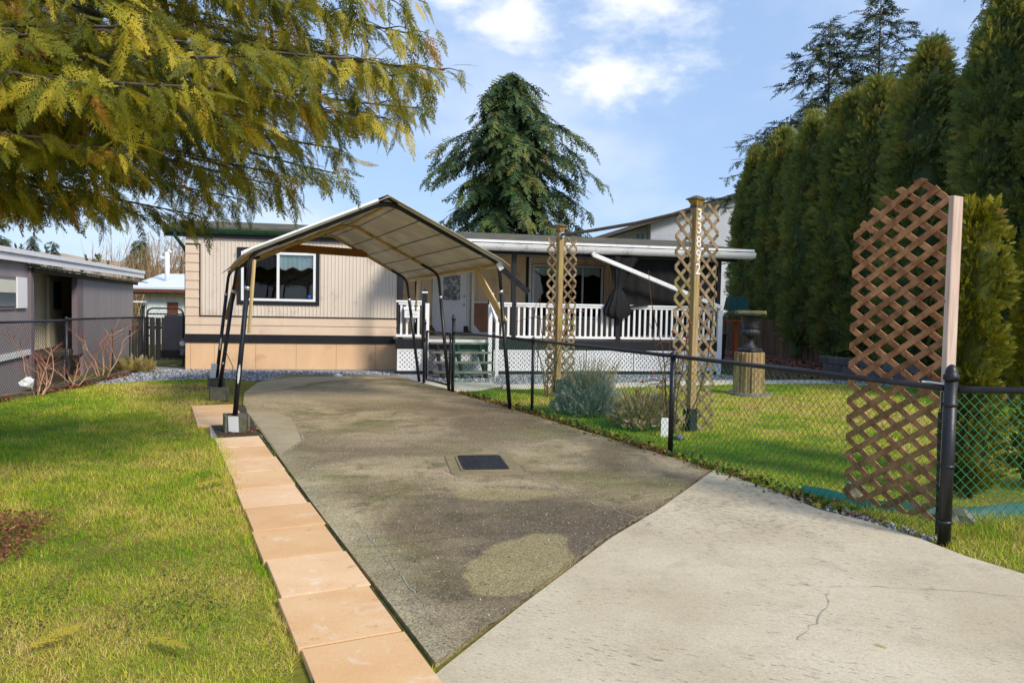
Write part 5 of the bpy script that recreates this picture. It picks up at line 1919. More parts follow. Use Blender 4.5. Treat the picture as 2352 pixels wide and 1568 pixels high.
MB().box8([npt(-12, 3.32, 2.75), npt(11.0, 3.32, 2.90), npt(11.0, 6.6, 2.45), npt(-12, 6.6, 2.3), npt(-12, 3.32, 2.82), npt(11.0, 3.32, 2.97), npt(11.0, 6.6, 2.53), npt(-12, 6.6, 2.38)]).build('roof', 'roof_white', nbh)
MB().box8([npt(-12, -0.12, 2.22), npt(11.0, -0.12, 2.39), npt(11.0, -0.07, 2.39), npt(-12, -0.07, 2.22), npt(-12, -0.12, 2.34), npt(11.0, -0.12, 2.55), npt(11.0, -0.07, 2.55), npt(-12, -0.07, 2.34)]).build('fascia', 'roof_white', nbh)
MB().box8([npt(-12, -0.16, 2.35), npt(11.0, -0.16, 2.56), npt(11.0, -0.07, 2.56), npt(-12, -0.07, 2.35), npt(-12, -0.16, 2.44), npt(11.0, -0.16, 2.67), npt(11.0, -0.07, 2.67), npt(-12, -0.07, 2.44)]).build('drip_edge', 'roof_white', nbh)
nw = nbx('window', 'nb_post', -7.2, -5.22, -0.03, 0.01, 1.34, 1.97)
MB().box(-7.14, -5.30, -0.045, -0.031, 1.40, 1.91, fr=npt).build('pane', 'window_blue', nw)
MB().box(-7.12, -5.32, -0.060, -0.046, 1.66, 1.90, fr=npt).build('blind', 'blind_cloth', nw)
nbx('shutter', 'roof_white', -5.18, -4.54, -0.05, -0.01, 1.36, 1.97)
# second small roof just behind, with awning
nbx('window_awning', 'roof_white', 9.06, 9.9, -0.35, 0.09, 1.45, 1.50)

# far white-roofed house
fh = empty('white_roof_house', (-14, 37, -0.4), 0, 'low white house with pale grey roof and white vent pipe beyond the side gate', 'house')
MB().box(-16.9, -6.0, 36.0, 42.0, -0.5, 1.85).build('wall', 'far_siding', fh)
for i in range(28):
    MB().box(-16.7 + i * .38, -16.66 + i * .38, 35.975, 35.998, -0.4, 1.75).build('siding_rib', 'far_siding', fh)
MB().box8([(-17.4, 35.4, 2.03), (-5.5, 35.4, 2.03), (-5.5, 39, 2.75), (-17.4, 39, 2.75), (-17.4, 35.4, 2.12), (-5.5, 35.4, 2.12), (-5.5, 39, 2.85), (-17.4, 39, 2.85)]).build('roof', 'roof_greywhite', fh)
MB().box8([(-17.4, 39.02, 2.75), (-5.5, 39.02, 2.75), (-5.5, 42.6, 2.05), (-17.4, 42.6, 2.05), (-17.4, 39.02, 2.83), (-5.5, 39.02, 2.83), (-5.5, 42.6, 2.13), (-17.4, 42.6, 2.13)]).build('roof', 'roof_greywhite', fh)
MB().box(-17.3, -5.6, 35.42, 35.47, 1.90, 2.03).build('fascia', 'fascia_brown', fh)
MB().box(-17.2, -5.7, 35.48, 36.0, 1.78, 1.89).build('soffit', 'nb_brown', fh)
w_ = MB().box(-16.75, -15.85, 35.93, 35.97, 0.5, 1.45).build('window', 'roof_white', fh)
MB().box(-16.66, -15.94, 35.91, 35.929, 0.58, 1.37).build('pane', 'valance_cloth', w_)
MB().box(-15.80, -15.35, 35.92, 35.97, 0.45, 1.45).build('shutter', 'fascia_brown', fh)
v_ = MB().tube([(-16.3, 37.0, 2.3), (-16.3, 37.0, 3.8)], 0.11, 12).build('vent_pipe', 'roof_white', fh, smooth=True)
MB().tube([(-16.3, 37.0, 3.5), (-16.55, 37.0, 3.55), (-16.62, 37.0, 3.42)], 0.06, 10).build('vent_elbow', 'roof_white', v_, smooth=True)
MB().tube([(-16.3, 37.0, 3.8), (-16.2, 37.0, 3.86), (-16.12, 37.0, 3.78)], 0.07, 10).build('vent_elbow', 'roof_white', v_, smooth=True)

# wooden fence and grey cabinet behind the side gate
wf = empty('picket_screen', (-9.4, 21.7, 0), 0, 'weathered wooden board fence behind the side gate', 'fence')
for i in range(17):
    x = -10.5 + i * 0.15
    MB().box(x, x + .138, 21.6 + .11 * i * .3 + rg.uniform(0, .01), 21.62 + .11 * i * .3 + .01, -0.1, 1.08 + rg.uniform(-.03, .03)).build('picket', 'picket_grey', wf)
MB().bar((-10.5, 21.68, 0.8), (-8.0, 22.2, 0.8), 0.04, 0.08).build('rail', 'picket_grey', wf)
cab = empty('grey_cabinet', (-9.0, 21.3, 0), 0, 'tall dark grey panel cabinet leaning by the wooden fence behind the gate', 'cabinet')
MB().box(-9.42, -8.75, 21.2, 21.45, 0.22, 1.16).build('panel', 'nb_post', cab, bevel=0.01)
MB().box(-9.5, -8.7, 21.15, 21.5, 0.0, 0.215).build('plinth', 'bin_plastic', cab, bevel=0.01)
em = empty('meter_box', hp(-0.06, 0.5, 0.6), 0, 'small grey utility box on the end wall of the cream home', 'meter')
MB().box(-0.16, -0.005, 0.25, 0.45, 0.30, 0.70, fr=hp).build('box', 'wall_block', em, bevel=0.01)
MB().tube([hp(-0.10, 0.24, 0.58), hp(-0.10, 0.18, 0.58)], 0.06, 12).build('dial', 'steel', em)

# pipe cap near the drive end, hose bit, wire
MB().lathe([(0.09, 0), (0.09, 0.02), (0.045, 0.022), (0.04, 0.05), (0.01, 0.055)], (-3.72, 16.8, 0.018), 16).build('cleanout_cap', 'white_paint', base=(-3.72, 16.8, 0.018), smooth=True, label='small white cleanout cap on the far end of the driveway', cat='pipe cap')
MB().tube([(-16.3, 36.8, 4.5), (-12, 27, 3.55), (-9, 21.5, 2.95), hp(1.1, -0.06, 2.66)], 0.008, 5).build('overhead_wire', 'wire_grey', label='thin overhead wire running to the cream home window', cat='wire')
MB().tube([(-4.55, 12.42, 0.8), (-4.42, 12.40, 0.55), (-4.40, 12.30, 0.25), (-4.30, 12.15, 0.01)], 0.006, 5).build('hanging_cord', 'wire_black', label='thin black cord hanging beside the middle left carport leg', cat='cord')

# two-storey house behind the hedge end
th = empty('two_storey_house', (12, 62, 0), 0, 'pale grey two-storey house with dark rising roof beyond the porch', 'house')
MB().prism([(10.39, 0), (24, 0), (24, 8.3), (17.5, 10.45), (10.39, 8.08)], 60.0, 72.0, fr=lambda x, y, z: (x, z, y)).build('wall', 'house_grey', th)
MB().prism([(6.2, 0), (10.38, 0), (10.38, 8.05), (6.2, 6.65)], 61.5, 72.0, fr=lambda x, y, z: (x, z, y)).build('wall', 'house_grey', th)
for i in range(26):
    zz = 5.4 + i * 0.17
    xr = 10.40
    top = 10.39 + max(0.0, (zz - 7.95)) / 0.335
    MB().box(max(xr, top), 20.0 if zz < 9.0 else 17.5, 59.97, 59.998, zz, zz + .13).build('clapboard', 'house_grey', th)
MB().box8([(5.3, 59.3, 6.40), (17.5, 59.3, 10.50), (17.5, 73, 10.50), (5.3, 73, 6.40), (5.3, 59.3, 6.62), (17.5, 59.3, 10.72), (17.5, 73, 10.72), (5.3, 73, 6.62)]).build('roof', 'house_dark_roof', th)
MB().box8([(17.52, 59.3, 10.50), (28, 59.3, 7.0), (28, 73, 7.0), (17.52, 73, 10.50), (17.52, 59.3, 10.72), (28, 59.3, 7.2), (28, 73, 7.2), (17.52, 73, 10.72)]).build('roof', 'house_dark_roof', th)
MB().box8([(5.2, 59.2, 6.32), (17.5, 59.2, 10.43), (17.5, 59.28, 10.43), (5.2, 59.28, 6.32), (5.2, 59.2, 6.60), (17.5, 59.2, 10.71), (17.5, 59.28, 10.71), (5.2, 59.28, 6.60)]).build('fascia', 'house_dark_roof', th)
for a, b, z0, z1 in ((8.45, 9.15, 6.0, 7.2), (9.45, 10.2, 6.3, 7.55)):
    w_ = MB().box(a, b, 61.42, 61.48, z0, z1).build('window', 'roof_white', th)
    MB().box(a + .07, (a + b) / 2 - .03, 61.39, 61.418, z0 + .08, z1 - .08).build('pane', 'window_blue', w_)
    MB().box((a + b) / 2 + .03, b - .07, 61.39, 61.418, z0 + .08, z1 - .08).build('pane', 'window_blue', w_)

# ================================================================== hills


def ridge(name, x0, x1, y0, prof, m, depth=120, label=None):
    n = 80
    vs, fs = [], []
    rg_ = np.random.default_rng(5)
    for i in range(n + 1):
        x = x0 + (x1 - x0) * i / n
        h = np.interp(i / n, [p[0] for p in prof], [p[1] for p in prof]) + rg_.uniform(-.4, .4)
        vs += [(x, y0 - depth * .5, -3), (x, y0, h), (x, y0 + depth, h * .6), (x, y0 + depth * 2, -3)]
    for i in range(n):
        for j in range(3):
            a = 4 * i + j
            fs.append((a, a + 4, a + 5, a + 1))
    MB().add(vs, fs).build(name, m, kind='structure', smooth=True)


ridge('hills', -420, 420, 330, [(0, 34), (.12, 27), (.2, 24), (.27, 20), (.31, 16), (.36, 13), (.45, 8), (.6, 6), (.8, 10), (1, 16)], 'hill_grass')

# ================================================================== vegetation
T_fine = [frond(13, 2, 0.20 + .035 * s, 0.12 + .12 * s, 0.0175, s, 42, True) for s in range(5)]
T_mid = [frond(6, 1, 0.42, 0.2, 0.05, 10 + s, 46, True) for s in range(3)]
T_scale = [frond(4, 0, 0.50, 0.22, 0.105, 20 + s, 40) for s in range(3)]
T_hedge = [frond(5, 0, 0.42, 0.22, 0.060, 50 + s, 42) for s in range(3)]
T_needle = [frond(7, 0, 0.30, 0.3, 0.045, 30 + s, 55) for s in range(3)]


def gather(T, O, G, N, s, tint, jit=0.06, seed=0):
    """scatter with a random template for each spray"""
    rg_ = np.random.default_rng(seed)
    pick = rg_.integers(0, len(T), len(O))
    Vs, Fs, Ts = [], [], []
    off = 0
    Rm = frames(G, N)
    for k in range(len(T)):
        i = np.where(pick == k)[0]
        if not len(i):
            continue
        tv, tf = T[k]
        V, F = scatter(tv, tf, O[i], Rm[i], s[i])
        Vs.append(V)
        Fs.append(F + off)
        off += len(V)
        tt = np.repeat(tint[i], len(tv)) + rg_.uniform(-jit, jit, len(V))
        Ts.append(tt)
    return np.concatenate(Vs), np.concatenate(Fs), np.clip(np.concatenate(Ts), 0, 1)


def columnar(seed, H, Rm, n, s0, s1, T, top=0.5, base=0.04, warm=0.06, lump=0.16, per=14, cr=0.16):
    """columnar cedar crown around the local origin, foliage gathered in small clumps"""
    rg_ = np.random.default_rng(seed)
    nc_ = max(1, n // per)
    z = rg_.uniform(base, 1.0, nc_) ** 0.92
    az = rg_.uniform(0, 2 * PI, nc_)
    prof = np.clip(np.minimum(1.0, (1 - z) / top), 0, 1) ** 0.75 * (0.82 + 0.18 * np.minimum(1, z / 0.15))
    ph = rg_.uniform(0, 6.28, 6)
    lum = 1 + lump * (np.sin(az * 3 + ph[0] + z * 6) * 0.5 + np.sin(az * 5 + ph[1] - z * 23) * 0.35 + np.sin(az * 2 + z * 41 + ph[2]) * 0.35)
    r = Rm * prof * lum * (1 - 0.34 * rg_.random(nc_) ** 1.4) + 0.02
    C = np.column_stack([np.cos(az) * r, np.sin(az) * r, z * H])
    out = np.column_stack([np.cos(az), np.sin(az), np.zeros(nc_)])
    ct = 0.18 + 0.50 * rg_.random(nc_) + warm * 3.2 * (z > 0.84) * rg_.random(nc_) + (rg_.random(nc_) < warm * .5) * 0.4  # clumps near the top get a yellower tint, imitating sunlit tips
    i = np.repeat(np.arange(nc_), per)
    m_ = len(i)
    dv = rdir(m_, rg_)
    O = C[i] + dv * (rg_.random((m_, 1)) ** .5) * cr * rg_.uniform(.6, 1.2, (m_, 1)) * np.array([[1, 1, 1.3]])
    G = out[i] * rg_.uniform(.35, 1.0, (m_, 1)) + np.array([[0, 0, 1.0]]) * rg_.uniform(.2, .9, (m_, 1)) + dv * 0.75
    N = np.cross(G, np.array([[0, 0, 1.0]])) + rdir(m_, rg_) * 0.7
    s = rg_.uniform(s0, s1, m_)
    tint = np.clip(ct[i] + rg_.normal(0, .07, m_), 0, 1)
    return gather(T, O, G, N, s, tint, 0.05, seed)


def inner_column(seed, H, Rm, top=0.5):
    """closed dark shell added to block the view through the crown"""
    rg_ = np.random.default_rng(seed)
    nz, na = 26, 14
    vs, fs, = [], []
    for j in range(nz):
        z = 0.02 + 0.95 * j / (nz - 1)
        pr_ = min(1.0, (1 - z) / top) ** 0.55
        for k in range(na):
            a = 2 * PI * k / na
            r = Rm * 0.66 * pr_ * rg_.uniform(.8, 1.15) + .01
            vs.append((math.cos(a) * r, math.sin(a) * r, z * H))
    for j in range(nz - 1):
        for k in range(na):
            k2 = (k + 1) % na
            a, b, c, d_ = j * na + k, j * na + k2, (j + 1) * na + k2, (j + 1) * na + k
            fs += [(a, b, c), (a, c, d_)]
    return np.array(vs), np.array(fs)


def make_cedar(name, loc, H, Rm, n, s0, s1, T, m, seed, label, cat, group, top=0.5, trunk_r=0.07, warm=0.06, rz=0.0):
    o = empty(name, loc, rz, label, cat, group)
    V, F, t = columnar(seed, H, Rm, n, s0, s1, T, top, warm=warm, cr=0.19 if Rm > .5 else 0.06, per=20 if Rm > .5 else 14)
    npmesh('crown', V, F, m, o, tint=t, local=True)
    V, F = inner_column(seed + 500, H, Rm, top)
    npmesh('inner_core', V, F, m, o, tint=np.full(len(V), 0.02), local=True)  # solid core in the darkest leaf tint, added to stop see-through gaps
    x, y, z = loc
    MB().tube([(x, y, z - .05), (x, y, z + H * .9)], [trunk_r, trunk_r * .2], 8).build('trunk', 'bark', o)
    return o


def copy_tree(o, loc, rz, scale, label):
    c = o.copy()
    COL.objects.link(c)
    c.location = loc
    c.rotation_euler = (0, 0, rz)
    c.scale = scale
    c['label'] = label
    for ch in o.children:
        k = ch.copy()
        COL.objects.link(k)
        k.parent = c
    return c


rgh = random.Random(21)
protos = []
NH = 18
hp_pos = []
yy = 34.5
i = 0
while yy > 13.2:
    hp_pos.append((9.75 + 0.3 * math.sin(i * 1.7) + (0.5 if i % 3 == 0 else 0) + (34.5 - yy) * 0.035, yy))
    yy -= 1.25 - 0.024 * i
    i += 1
for i, (x, y) in enumerate(hp_pos):
    lab = 'tall dark green hedge cedar, ' + ORD[i] + ' from the porch end of the hedge row'
    Hh = 8.1 + 0.22 * math.sin(i * 2.3) + rgh.uniform(-.25, .25)
    if i == 0:
        Hh = 6.4
    if i < 3:
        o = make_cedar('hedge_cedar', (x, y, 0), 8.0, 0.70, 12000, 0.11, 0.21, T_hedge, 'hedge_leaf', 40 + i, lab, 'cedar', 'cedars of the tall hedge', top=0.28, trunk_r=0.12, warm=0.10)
        o.scale = (1, 1, Hh / 8.0)
        protos.append(o)
    else:
        copy_tree(protos[i % 3], (x, y, 0), rgh.uniform(0, 6.28), (rgh.uniform(1.0, 1.16),) * 2 + (Hh / 8.0,), lab)
# a second, taller pair standing behind the near end of the hedge
copy_tree(protos[1], (11.6, 17.0, 0), 1.0, (1.15, 1.15, 1.13), 'tallest hedge cedar behind the near end of the row')
copy_tree(protos[2], (11.9, 20.2, 0), 2.0, (1.1, 1.1, 1.04), 'tall hedge cedar standing behind the middle of the row')

make_cedar('young_cedar', (4.05, 6.85, 0), 2.50, 0.185, 3900, 0.05, 0.10, T_mid, 'bright_leaf', 71, 'young yellow-green columnar cedar right behind the fence corner', 'cedar', 'young cedars inside the fence', top=0.12, trunk_r=0.03, warm=0.10)
make_cedar('young_cedar', (5.0, 7.3, 0), 2.55, 0.26, 3900, 0.05, 0.10, T_mid, 'bright_leaf', 72, 'second young yellow-green cedar, cut by the picture edge', 'cedar', 'young cedars inside the fence', top=0.2, trunk_r=0.03, warm=0.10)
# upright new shoots on the first young cedar
for k, (x, y, z) in enumerate(((3.97, 6.83, 2.40), (4.15, 6.87, 2.42))):
    rg_ = np.random.default_rng(80 + k)
    n = 46
    O = np.column_stack([x + rg_.normal(0, .035, n), y + rg_.normal(0, .03, n), z + rg_.uniform(0, .16, n)])
    G = np.column_stack([rg_.normal(0, .3, n), rg_.normal(0, .3, n), np.ones(n)])
    V, F, t = gather(T_mid, O, G, rdir(n, rg_), rg_.uniform(.06, .13, n), rg_.uniform(.5, .9, n), seed=k)
    npmesh('leading_shoot', V, F, 'bright_leaf', bpy.data.objects['young_cedar'], tint=t)


def conifer(name, loc, H, Rm, nb_, seed, m, label, group=None, droop=0.35, z0=0.12, dens=13, spr=(0.45, 0.9), shape=0.85, sparse=False, T=T_needle, trunk_r=0.2, warm=0.0, prof=None):
    o = empty(name, loc, 0, label, 'conifer', group)
    rg_ = np.random.default_rng(seed)
    B0, B1, rads = [], [], []
    O, G, N, tn = [], [], [], []
    for i in range(nb_):
        t = z0 + (1 - z0) * (i / nb_) ** 0.9
        z = H * t
        az = i * 2.399 + rg_.uniform(-.5, .5)
        L = Rm * ((1 - t) ** shape) * rg_.uniform(.55, 1.12) + 0.25
        if prof:
            L = np.interp(t, *prof) * (rg_.uniform(.32, 1.1) if rg_.random() > .09 else rg_.uniform(1.1, 1.45)) + .12
        d_ = np.array((math.cos(az), math.sin(az), 0))
        rise = rg_.uniform(.0, .35) + 0.5 * t
        pts = []
        for q in np.linspace(0, 1, 6):
            pts.append(d_ * L * q + np.array((0, 0, z + L * (rise * q - (droop + rise) * q * q + 0.22 * q ** 3))))
        pts = np.array(pts)
        for a, b, qq in zip(pts, pts[1:], range(5)):
            B0.append(a)
            B1.append(b)
            rads.append(0.035 * (1 - qq / 6) * (L / Rm + .3))
        nsp = max(3, int(dens * L / Rm * (0.6 if sparse else 1)) + 3)
        side = np.cross(d_, (0, 0, 1))
        for q in rg_.uniform(0.18 if not sparse else 0.35, 1.0, nsp):
            k = min(4, int(q * 5))
            f_ = q * 5 - k
            p = pts[k] * (1 - f_) + pts[k + 1] * f_
            sg = rg_.choice((-1, 1))
            g = d_ * rg_.uniform(.3, .9) + side * sg * rg_.uniform(.1, .9) + np.array((0, 0, rg_.uniform(-1.0, -.05) if not sparse else rg_.uniform(-.5, .35)))
            O.append(p)
            G.append(g)
            N.append(np.array((0, 0, 1.0)) + rg_.normal(0, .35, 3))
            tn.append(np.clip(rg_.normal(0.42, .16) + 0.2 * (q > .8) + warm * rg_.random(), 0, 1))
    O, G, N, tn = map(np.array, (O, G, N, tn))
    V, F, t = gather(T, O, G, N, rg_.uniform(*spr, len(O)), tn, 0.06, seed)
    npmesh('crown', V, F, m, o, tint=t, local=True)
    B0, B1 = np.array(B0), np.array(B1)
    rads = np.array(rads)
    V, F = tri_tube(B0, B1, rads, rads * .8)
    npmesh('branches', V, F, 'bark', o, local=True, kind='stuff')
    x, y, z = loc
    MB().tube([(x, y, z - .1), (x + .1, y, z + H * .5), (x, y, z + H)], [trunk_r, trunk_r * .6, 0.02], 8).build('trunk', 'bark', o)
    return o


conifer('spruce_tree', (-0.25, 40.5, 0), 13.5, 4.6, 290, 5, 'spruce_leaf', 'big drooping spruce standing behind the cream home roof', dens=34, droop=0.5, spr=(0.4, 1.15), trunk_r=0.3, warm=0.14, z0=0.10, prof=([.1, .3, .5, .62, .70, .80, .90, 1], [3.2, 4.0, 4.1, 3.4, 3.9, 2.6, 1.8, .25]))
conifer('fir_tree', (18.0, 46, 0), 18.4, 5.0, 150, 6, 'sparse_leaf', 'thin dark conifer over the hedge, the shorter of the pair', 'thin conifers behind the hedge', droop=0.2, dens=28, spr=(0.4, 1.05), sparse=True, z0=0.3, prof=([.2, .5, .65, .8, .9, 1], [6, 5.6, 4.6, 3.2, 1.8, .15]))
conifer('fir_tree', (21.3, 47, 0), 20.6, 4.6, 130, 7, 'sparse_leaf', 'thin dark conifer over the hedge, the taller of the pair', 'thin conifers behind the hedge', droop=0.2, dens=28, spr=(0.4, 1.05), sparse=True, z0=0.3, prof=([.2, .5, .65, .8, .9, 1], [6, 5.6, 4.6, 3.2, 1.8, .15]))
conifer('fir_tree', (15.2, 44, 0), 12.5, 4.2, 90, 8, 'sparse_leaf', 'low thin conifer showing past the left end of the hedge', 'thin conifers behind the hedge', droop=0.2, dens=30, spr=(0.35, 0.9), sparse=True, z0=0.3, prof=([.2, .5, .65, .8, .9, 1], [4.5, 4, 3.2, 2.4, 1.8, .15]))
conifer('fir_tree', (20.0, 30, 0), 17.5, 3.4, 170, 9, 'sparse_leaf', 'dense dark conifer rising behind the near end of the hedge at the top edge', droop=0.25, dens=22, spr=(0.4, 0.8), z0=0.3, prof=([.2, .6, .8, .9, 1], [3.4, 3.2, 2.2, 1.4, .1]))
conifer('fir_tree', (-25.5, 38, -0.5), 7.8, 1.9, 70, 12, 'sparse_leaf', 'dark conifer half cut by the left picture edge above the white roof', droop=0.25, dens=14, spr=(0.35, 0.7), z0=0.2)
conifer('fir_tree', (-58, 95, 0), 8.9, 2.0, 60, 13, 'sparse_leaf', 'small pointed conifer on the skyline above the white roof, larger of two', 'skyline conifers', droop=0.2, dens=12, spr=(0.5, 0.9))
conifer('fir_tree', (-55.0, 94, 0), 8.2, 1.7, 60, 14, 'sparse_leaf', 'small pointed conifer on the skyline above the white roof, smaller of two', 'skyline conifers', droop=0.2, dens=12, spr=(0.5, 0.9))
conifer('fir_tree', (-62, 96, 0), 8.4, 2.0, 50, 15, 'sparse_leaf', 'faint rounded conifer on the far skyline near the left edge', 'skyline conifers', droop=0.2, dens=12, spr=(0.5, 0.9), warm=0.5)
conifer('fir_tree', (-27.6, 58, 0), 5.9, 1.9, 70, 16, 'spruce_leaf', 'dark green conifer behind the white vent pipe', droop=0.3, dens=14, spr=(0.4, 0.8))

# bare brown thicket behind the far house
rg_ = np.random.default_rng(31)
tk = empty('bare_thicket', (-21, 50, 0), 0, 'bare brown winter thicket rising behind the pale grey roof', 'thicket')
n = 420
xb = rg_.uniform(-26, -15, n)
B0 = np.column_stack([xb, rg_.uniform(47, 54, n), np.zeros(n)])
lean = rg_.normal(0.12, .22, n)
hh = rg_.uniform(3.6, 5.6, n) + 0.9 * np.exp(-((xb + 19.5) / 2.6) ** 2)
B1 = B0 + np.column_stack([lean * hh, rg_.normal(0, .1, n) * hh, hh])
V1, F1 = tri_tube(B0, B1, np.full(n, .035), np.full(n, .010))
m_ = rg_.integers(0, n, 1500)
f_ = rg_.uniform(.35, .95, 1500)[:, None]
S0 = B0[m_] * (1 - f_) + B1[m_] * f_
S1 = S0 + np.column_stack([rg_.normal(0, .35, 1500), rg_.normal(0, .35, 1500), rg_.uniform(.3, 1.0, 1500)])
V2, F2 = tri_tube(S0, S1, np.full(1500, .014), np.full(1500, .006))
npmesh('stems', np.concatenate([V1, V2]), np.concatenate([F1, F2 + len(V1)]), 'thicket', tk, tint=np.repeat(rg_.random(n + 1500), 6), kind='stuff')
# far trees on the hillside: one mass
n = 150
O = np.column_stack([rg_.uniform(-330, -120, n), rg_.uniform(285, 335, n), np.zeros(n)])
O[:, 2] = np.interp((O[:, 0] + 420) / 840, [0, .12, .2, .27, .31, .36, .45], [34, 27, 24, 20, 16, 13, 8]) * np.clip((O[:, 1] - 270) / 60, 0, 1) - 1.0
G = np.column_stack([rg_.normal(0, .05, n), rg_.normal(0, .05, n), np.ones(n)])
Vs, Fs, off = [], [], 0
for k in range(3):
    V, F, t = gather(T_scale, O, G, np.column_stack([np.cos(np.full(n, k * 1.05)), np.sin(np.full(n, k * 1.05)), np.zeros(n)]), rg_.uniform(1.8, 4.2, n), np.full(n, .4), seed=k)
    Vs.append(V)
    Fs.append(F + off)
    off += len(V)
npmesh('hillside_trees', np.concatenate(Vs), np.concatenate(Fs), 'spruce_leaf', tint=np.full(off, .45), kind='stuff', label='scattered far trees on the hillside above the white roof', cat='trees')

# ------------------------------------------------------------------ foreground cedar overhanging from the left
ced = empty('overhanging_cedar', (-5.5, 5.6, 0), 0, 'large yellow-green cedar overhanging the lawn from the upper left', 'tree')
TX, TY = -5.5, 5.6
MB().tube([(TX, TY, -.1), (TX, TY, .4), (TX + .05, TY, 3), (TX, TY + .05, 6), (TX, TY, 10)], [.42, .30, .25, .18, .06], 14).build('trunk', 'bark', ced, smooth=True)
TIPS = [(-0.78, 6.5, 3.83), (-0.80, 5.5, 3.75), (-0.92, 7.2, 3.76), (-0.93, 7.5, 3.5), (-1.11, 6.8, 3.23), (-1.21, 6.0, 3.06), (-1.69, 7.5, 3.1), (-1.89, 8.2, 2.99), (-2.1, 7.0, 2.74), (-2.75, 8.0, 2.74),
        (-3.11, 7.5, 2.54), (-4.33, 8.5, 2.67), (-4.1, 7.0, 2.57), (-3.78, 6.0, 2.52), (-1.47, 5.5, 3.11), (-1.61, 5.0, 3.19), (-1.86, 4.6, 2.88), (-2.43, 5.0, 2.66), (-2.26, 6.0, 2.75), (-2.44, 4.5, 2.86),
        (-1.0, 5.4, 3.3), (-1.28, 6.0, 3.81), (-2.3, 5.0, 3.36), (-1.63, 5.5, 3.91), (-0.96, 6.0, 4.26), (-2.98, 5.5, 2.58), (-2.86, 4.8, 2.68), (-1.81, 6.5, 3.03), (-0.95, 6.2, 3.42), (-1.86, 5.4, 2.9),
        (-2.44, 5.8, 3.46), (-1.72, 7.0, 3.94), (-2.47, 4.8, 3.49), (-2.79, 4.6, 3.16)]
TIPS = [(x, y, z - (.12 if z < 2.8 else .05)) for x, y, z in TIPS]
TIPS += [(-0.62, 6.8, 3.60), (-2.3, 7.4, 2.80), (-3.5, 6.6, 2.45)]
TIPS += [(-7.8, 7.2, 3.2), (-8.3, 5.4, 3.4), (-7.4, 3.4, 3.0), (-5.2, 2.4, 3.2), (-5.9, 8.8, 3.4), (-3.0, 4.8, 4.8)]
rg_ = np.random.default_rng(17)
O, G, N, S_, Tn = [], [], [], [], []
W0, W1, WR = [], [], []
for bi, tip in enumerate(TIPS):
    tip = np.array(tip)
    hd = tip[:2] - np.array((TX, TY))
    L = np.linalg.norm(hd)
    z0 = min(9.0, tip[2] + 0.25 + 0.10 * L + rg_.uniform(-.15, .45))
    st = np.array((TX, TY, z0))
    mid = (st + tip) / 2 + np.array((rg_.normal(0, .12), rg_.normal(0, .12), -0.10 * L * rg_.uniform(.4, 1.0)))
    pts = np.array([st * (1 - t) ** 2 + 2 * mid * t * (1 - t) + tip * t * t for t in np.linspace(0, 1, 14)])
    rb = rg_.uniform(.022, .036) * (0.6 + L / 6)
    MB().tube(list(pts), [rb * (1 - .82 * k / 13) for k in range(14)], 7).build('limb', 'limb_bark', ced, smooth=True)
    s = 0.30 * L
    seg = np.linalg.norm(np.diff(pts, axis=0), axis=1)
    cum = np.concatenate([[0], np.cumsum(seg)])
    tot = cum[-1]
    sd = 1
    s = 0.24 * tot
    back = bi >= 37
    while s < tot:
        k = min(12, np.searchsorted(cum, s) - 1)
        f_ = (s - cum[k]) / max(1e-6, seg[k])
        p = pts[k] * (1 - f_) + pts[k + 1] * f_
        dd = unit(pts[k + 1] - pts[k])
        lat = np.array((-dd[1], dd[0], 0)) * sd
        q = s / tot
        l2 = (0.22 + 0.62 * (1 - q) ** .7) * rg_.uniform(.55, 1.15)
        d2 = unit(dd * rg_.uniform(.55, 1.0) + lat * rg_.uniform(.45, .95) + np.array((0, 0, rg_.uniform(-.25, .20))))
        pe = p + d2 * l2 + np.array((0, 0, -.16 * l2))
        pm_ = p + d2 * l2 * .5
        W0 += [p, pm_]
        W1 += [pm_, pe]
        WR += [.0075, .0045]
        ns = max(2, int(l2 / (0.058 if not back else .14)))
        for j in range(ns + 1):
            u = (j + rg_.uniform(-.2, .4)) / ns
            u = min(1, max(0.1, u))
            o = p * (1 - u) + pe * u + rg_.normal(0, .012, 3)
            sl2 = np.array((-d2[1], d2[0], 0)) * (1 if j % 2 else -1)
            dn = rg_.uniform(.15, 1.05)
            g = d2 * rg_.uniform(.25, .9) + sl2 * rg_.uniform(0, .8) + np.array((0, 0, -dn))
            O.append(o)
            G.append(g)
            N.append(sl2 * rg_.uniform(-.2, .8) + d2 * .5 + rg_.normal(0, .45, 3) + np.array((0, -.25, .25)))
            S_.append(rg_.uniform(.13, .30) * (1.3 if rg_.random() < .10 else 1))
            Tn.append(np.clip(rg_.normal(.45, .24) + (0.5 if rg_.random() < .012 else 0), 0, .98))
        sd = -sd
        s += rg_.uniform(.08, .17) * (1 if not back else 1.8)
    for j in range(5):
        O.append(tip + rg_.normal(0, .05, 3))
        G.append(unit(pts[-1] - pts[-3]) * rg_.uniform(.4, 1) + rg_.normal(0, .35, 3) + np.array((0, 0, -.35)))
        N.append(np.array((0, -.3, 1.0)) + rg_.normal(0, .4, 3))
        S_.append(rg_.uniform(.18, .36))
        Tn.append(np.clip(rg_.normal(.6, .14), 0, .98))
O, G, N, S_, Tn = map(np.array, (O, G, N, S_, Tn))
V, F, t = gather(T_fine, O, G, N, S_, Tn, 0.07, 3)
npmesh('crown', V, F, 'cedar_leaf', ced, tint=t)
W0, W1, WR = map(np.array, (W0, W1, WR))
V, F = tri_tube(W0, W1, WR, WR * .7)
npmesh('twigs', V, F, 'twig', ced)
print('cedar sprays', len(O))

# ------------------------------------------------------------------ shrubs


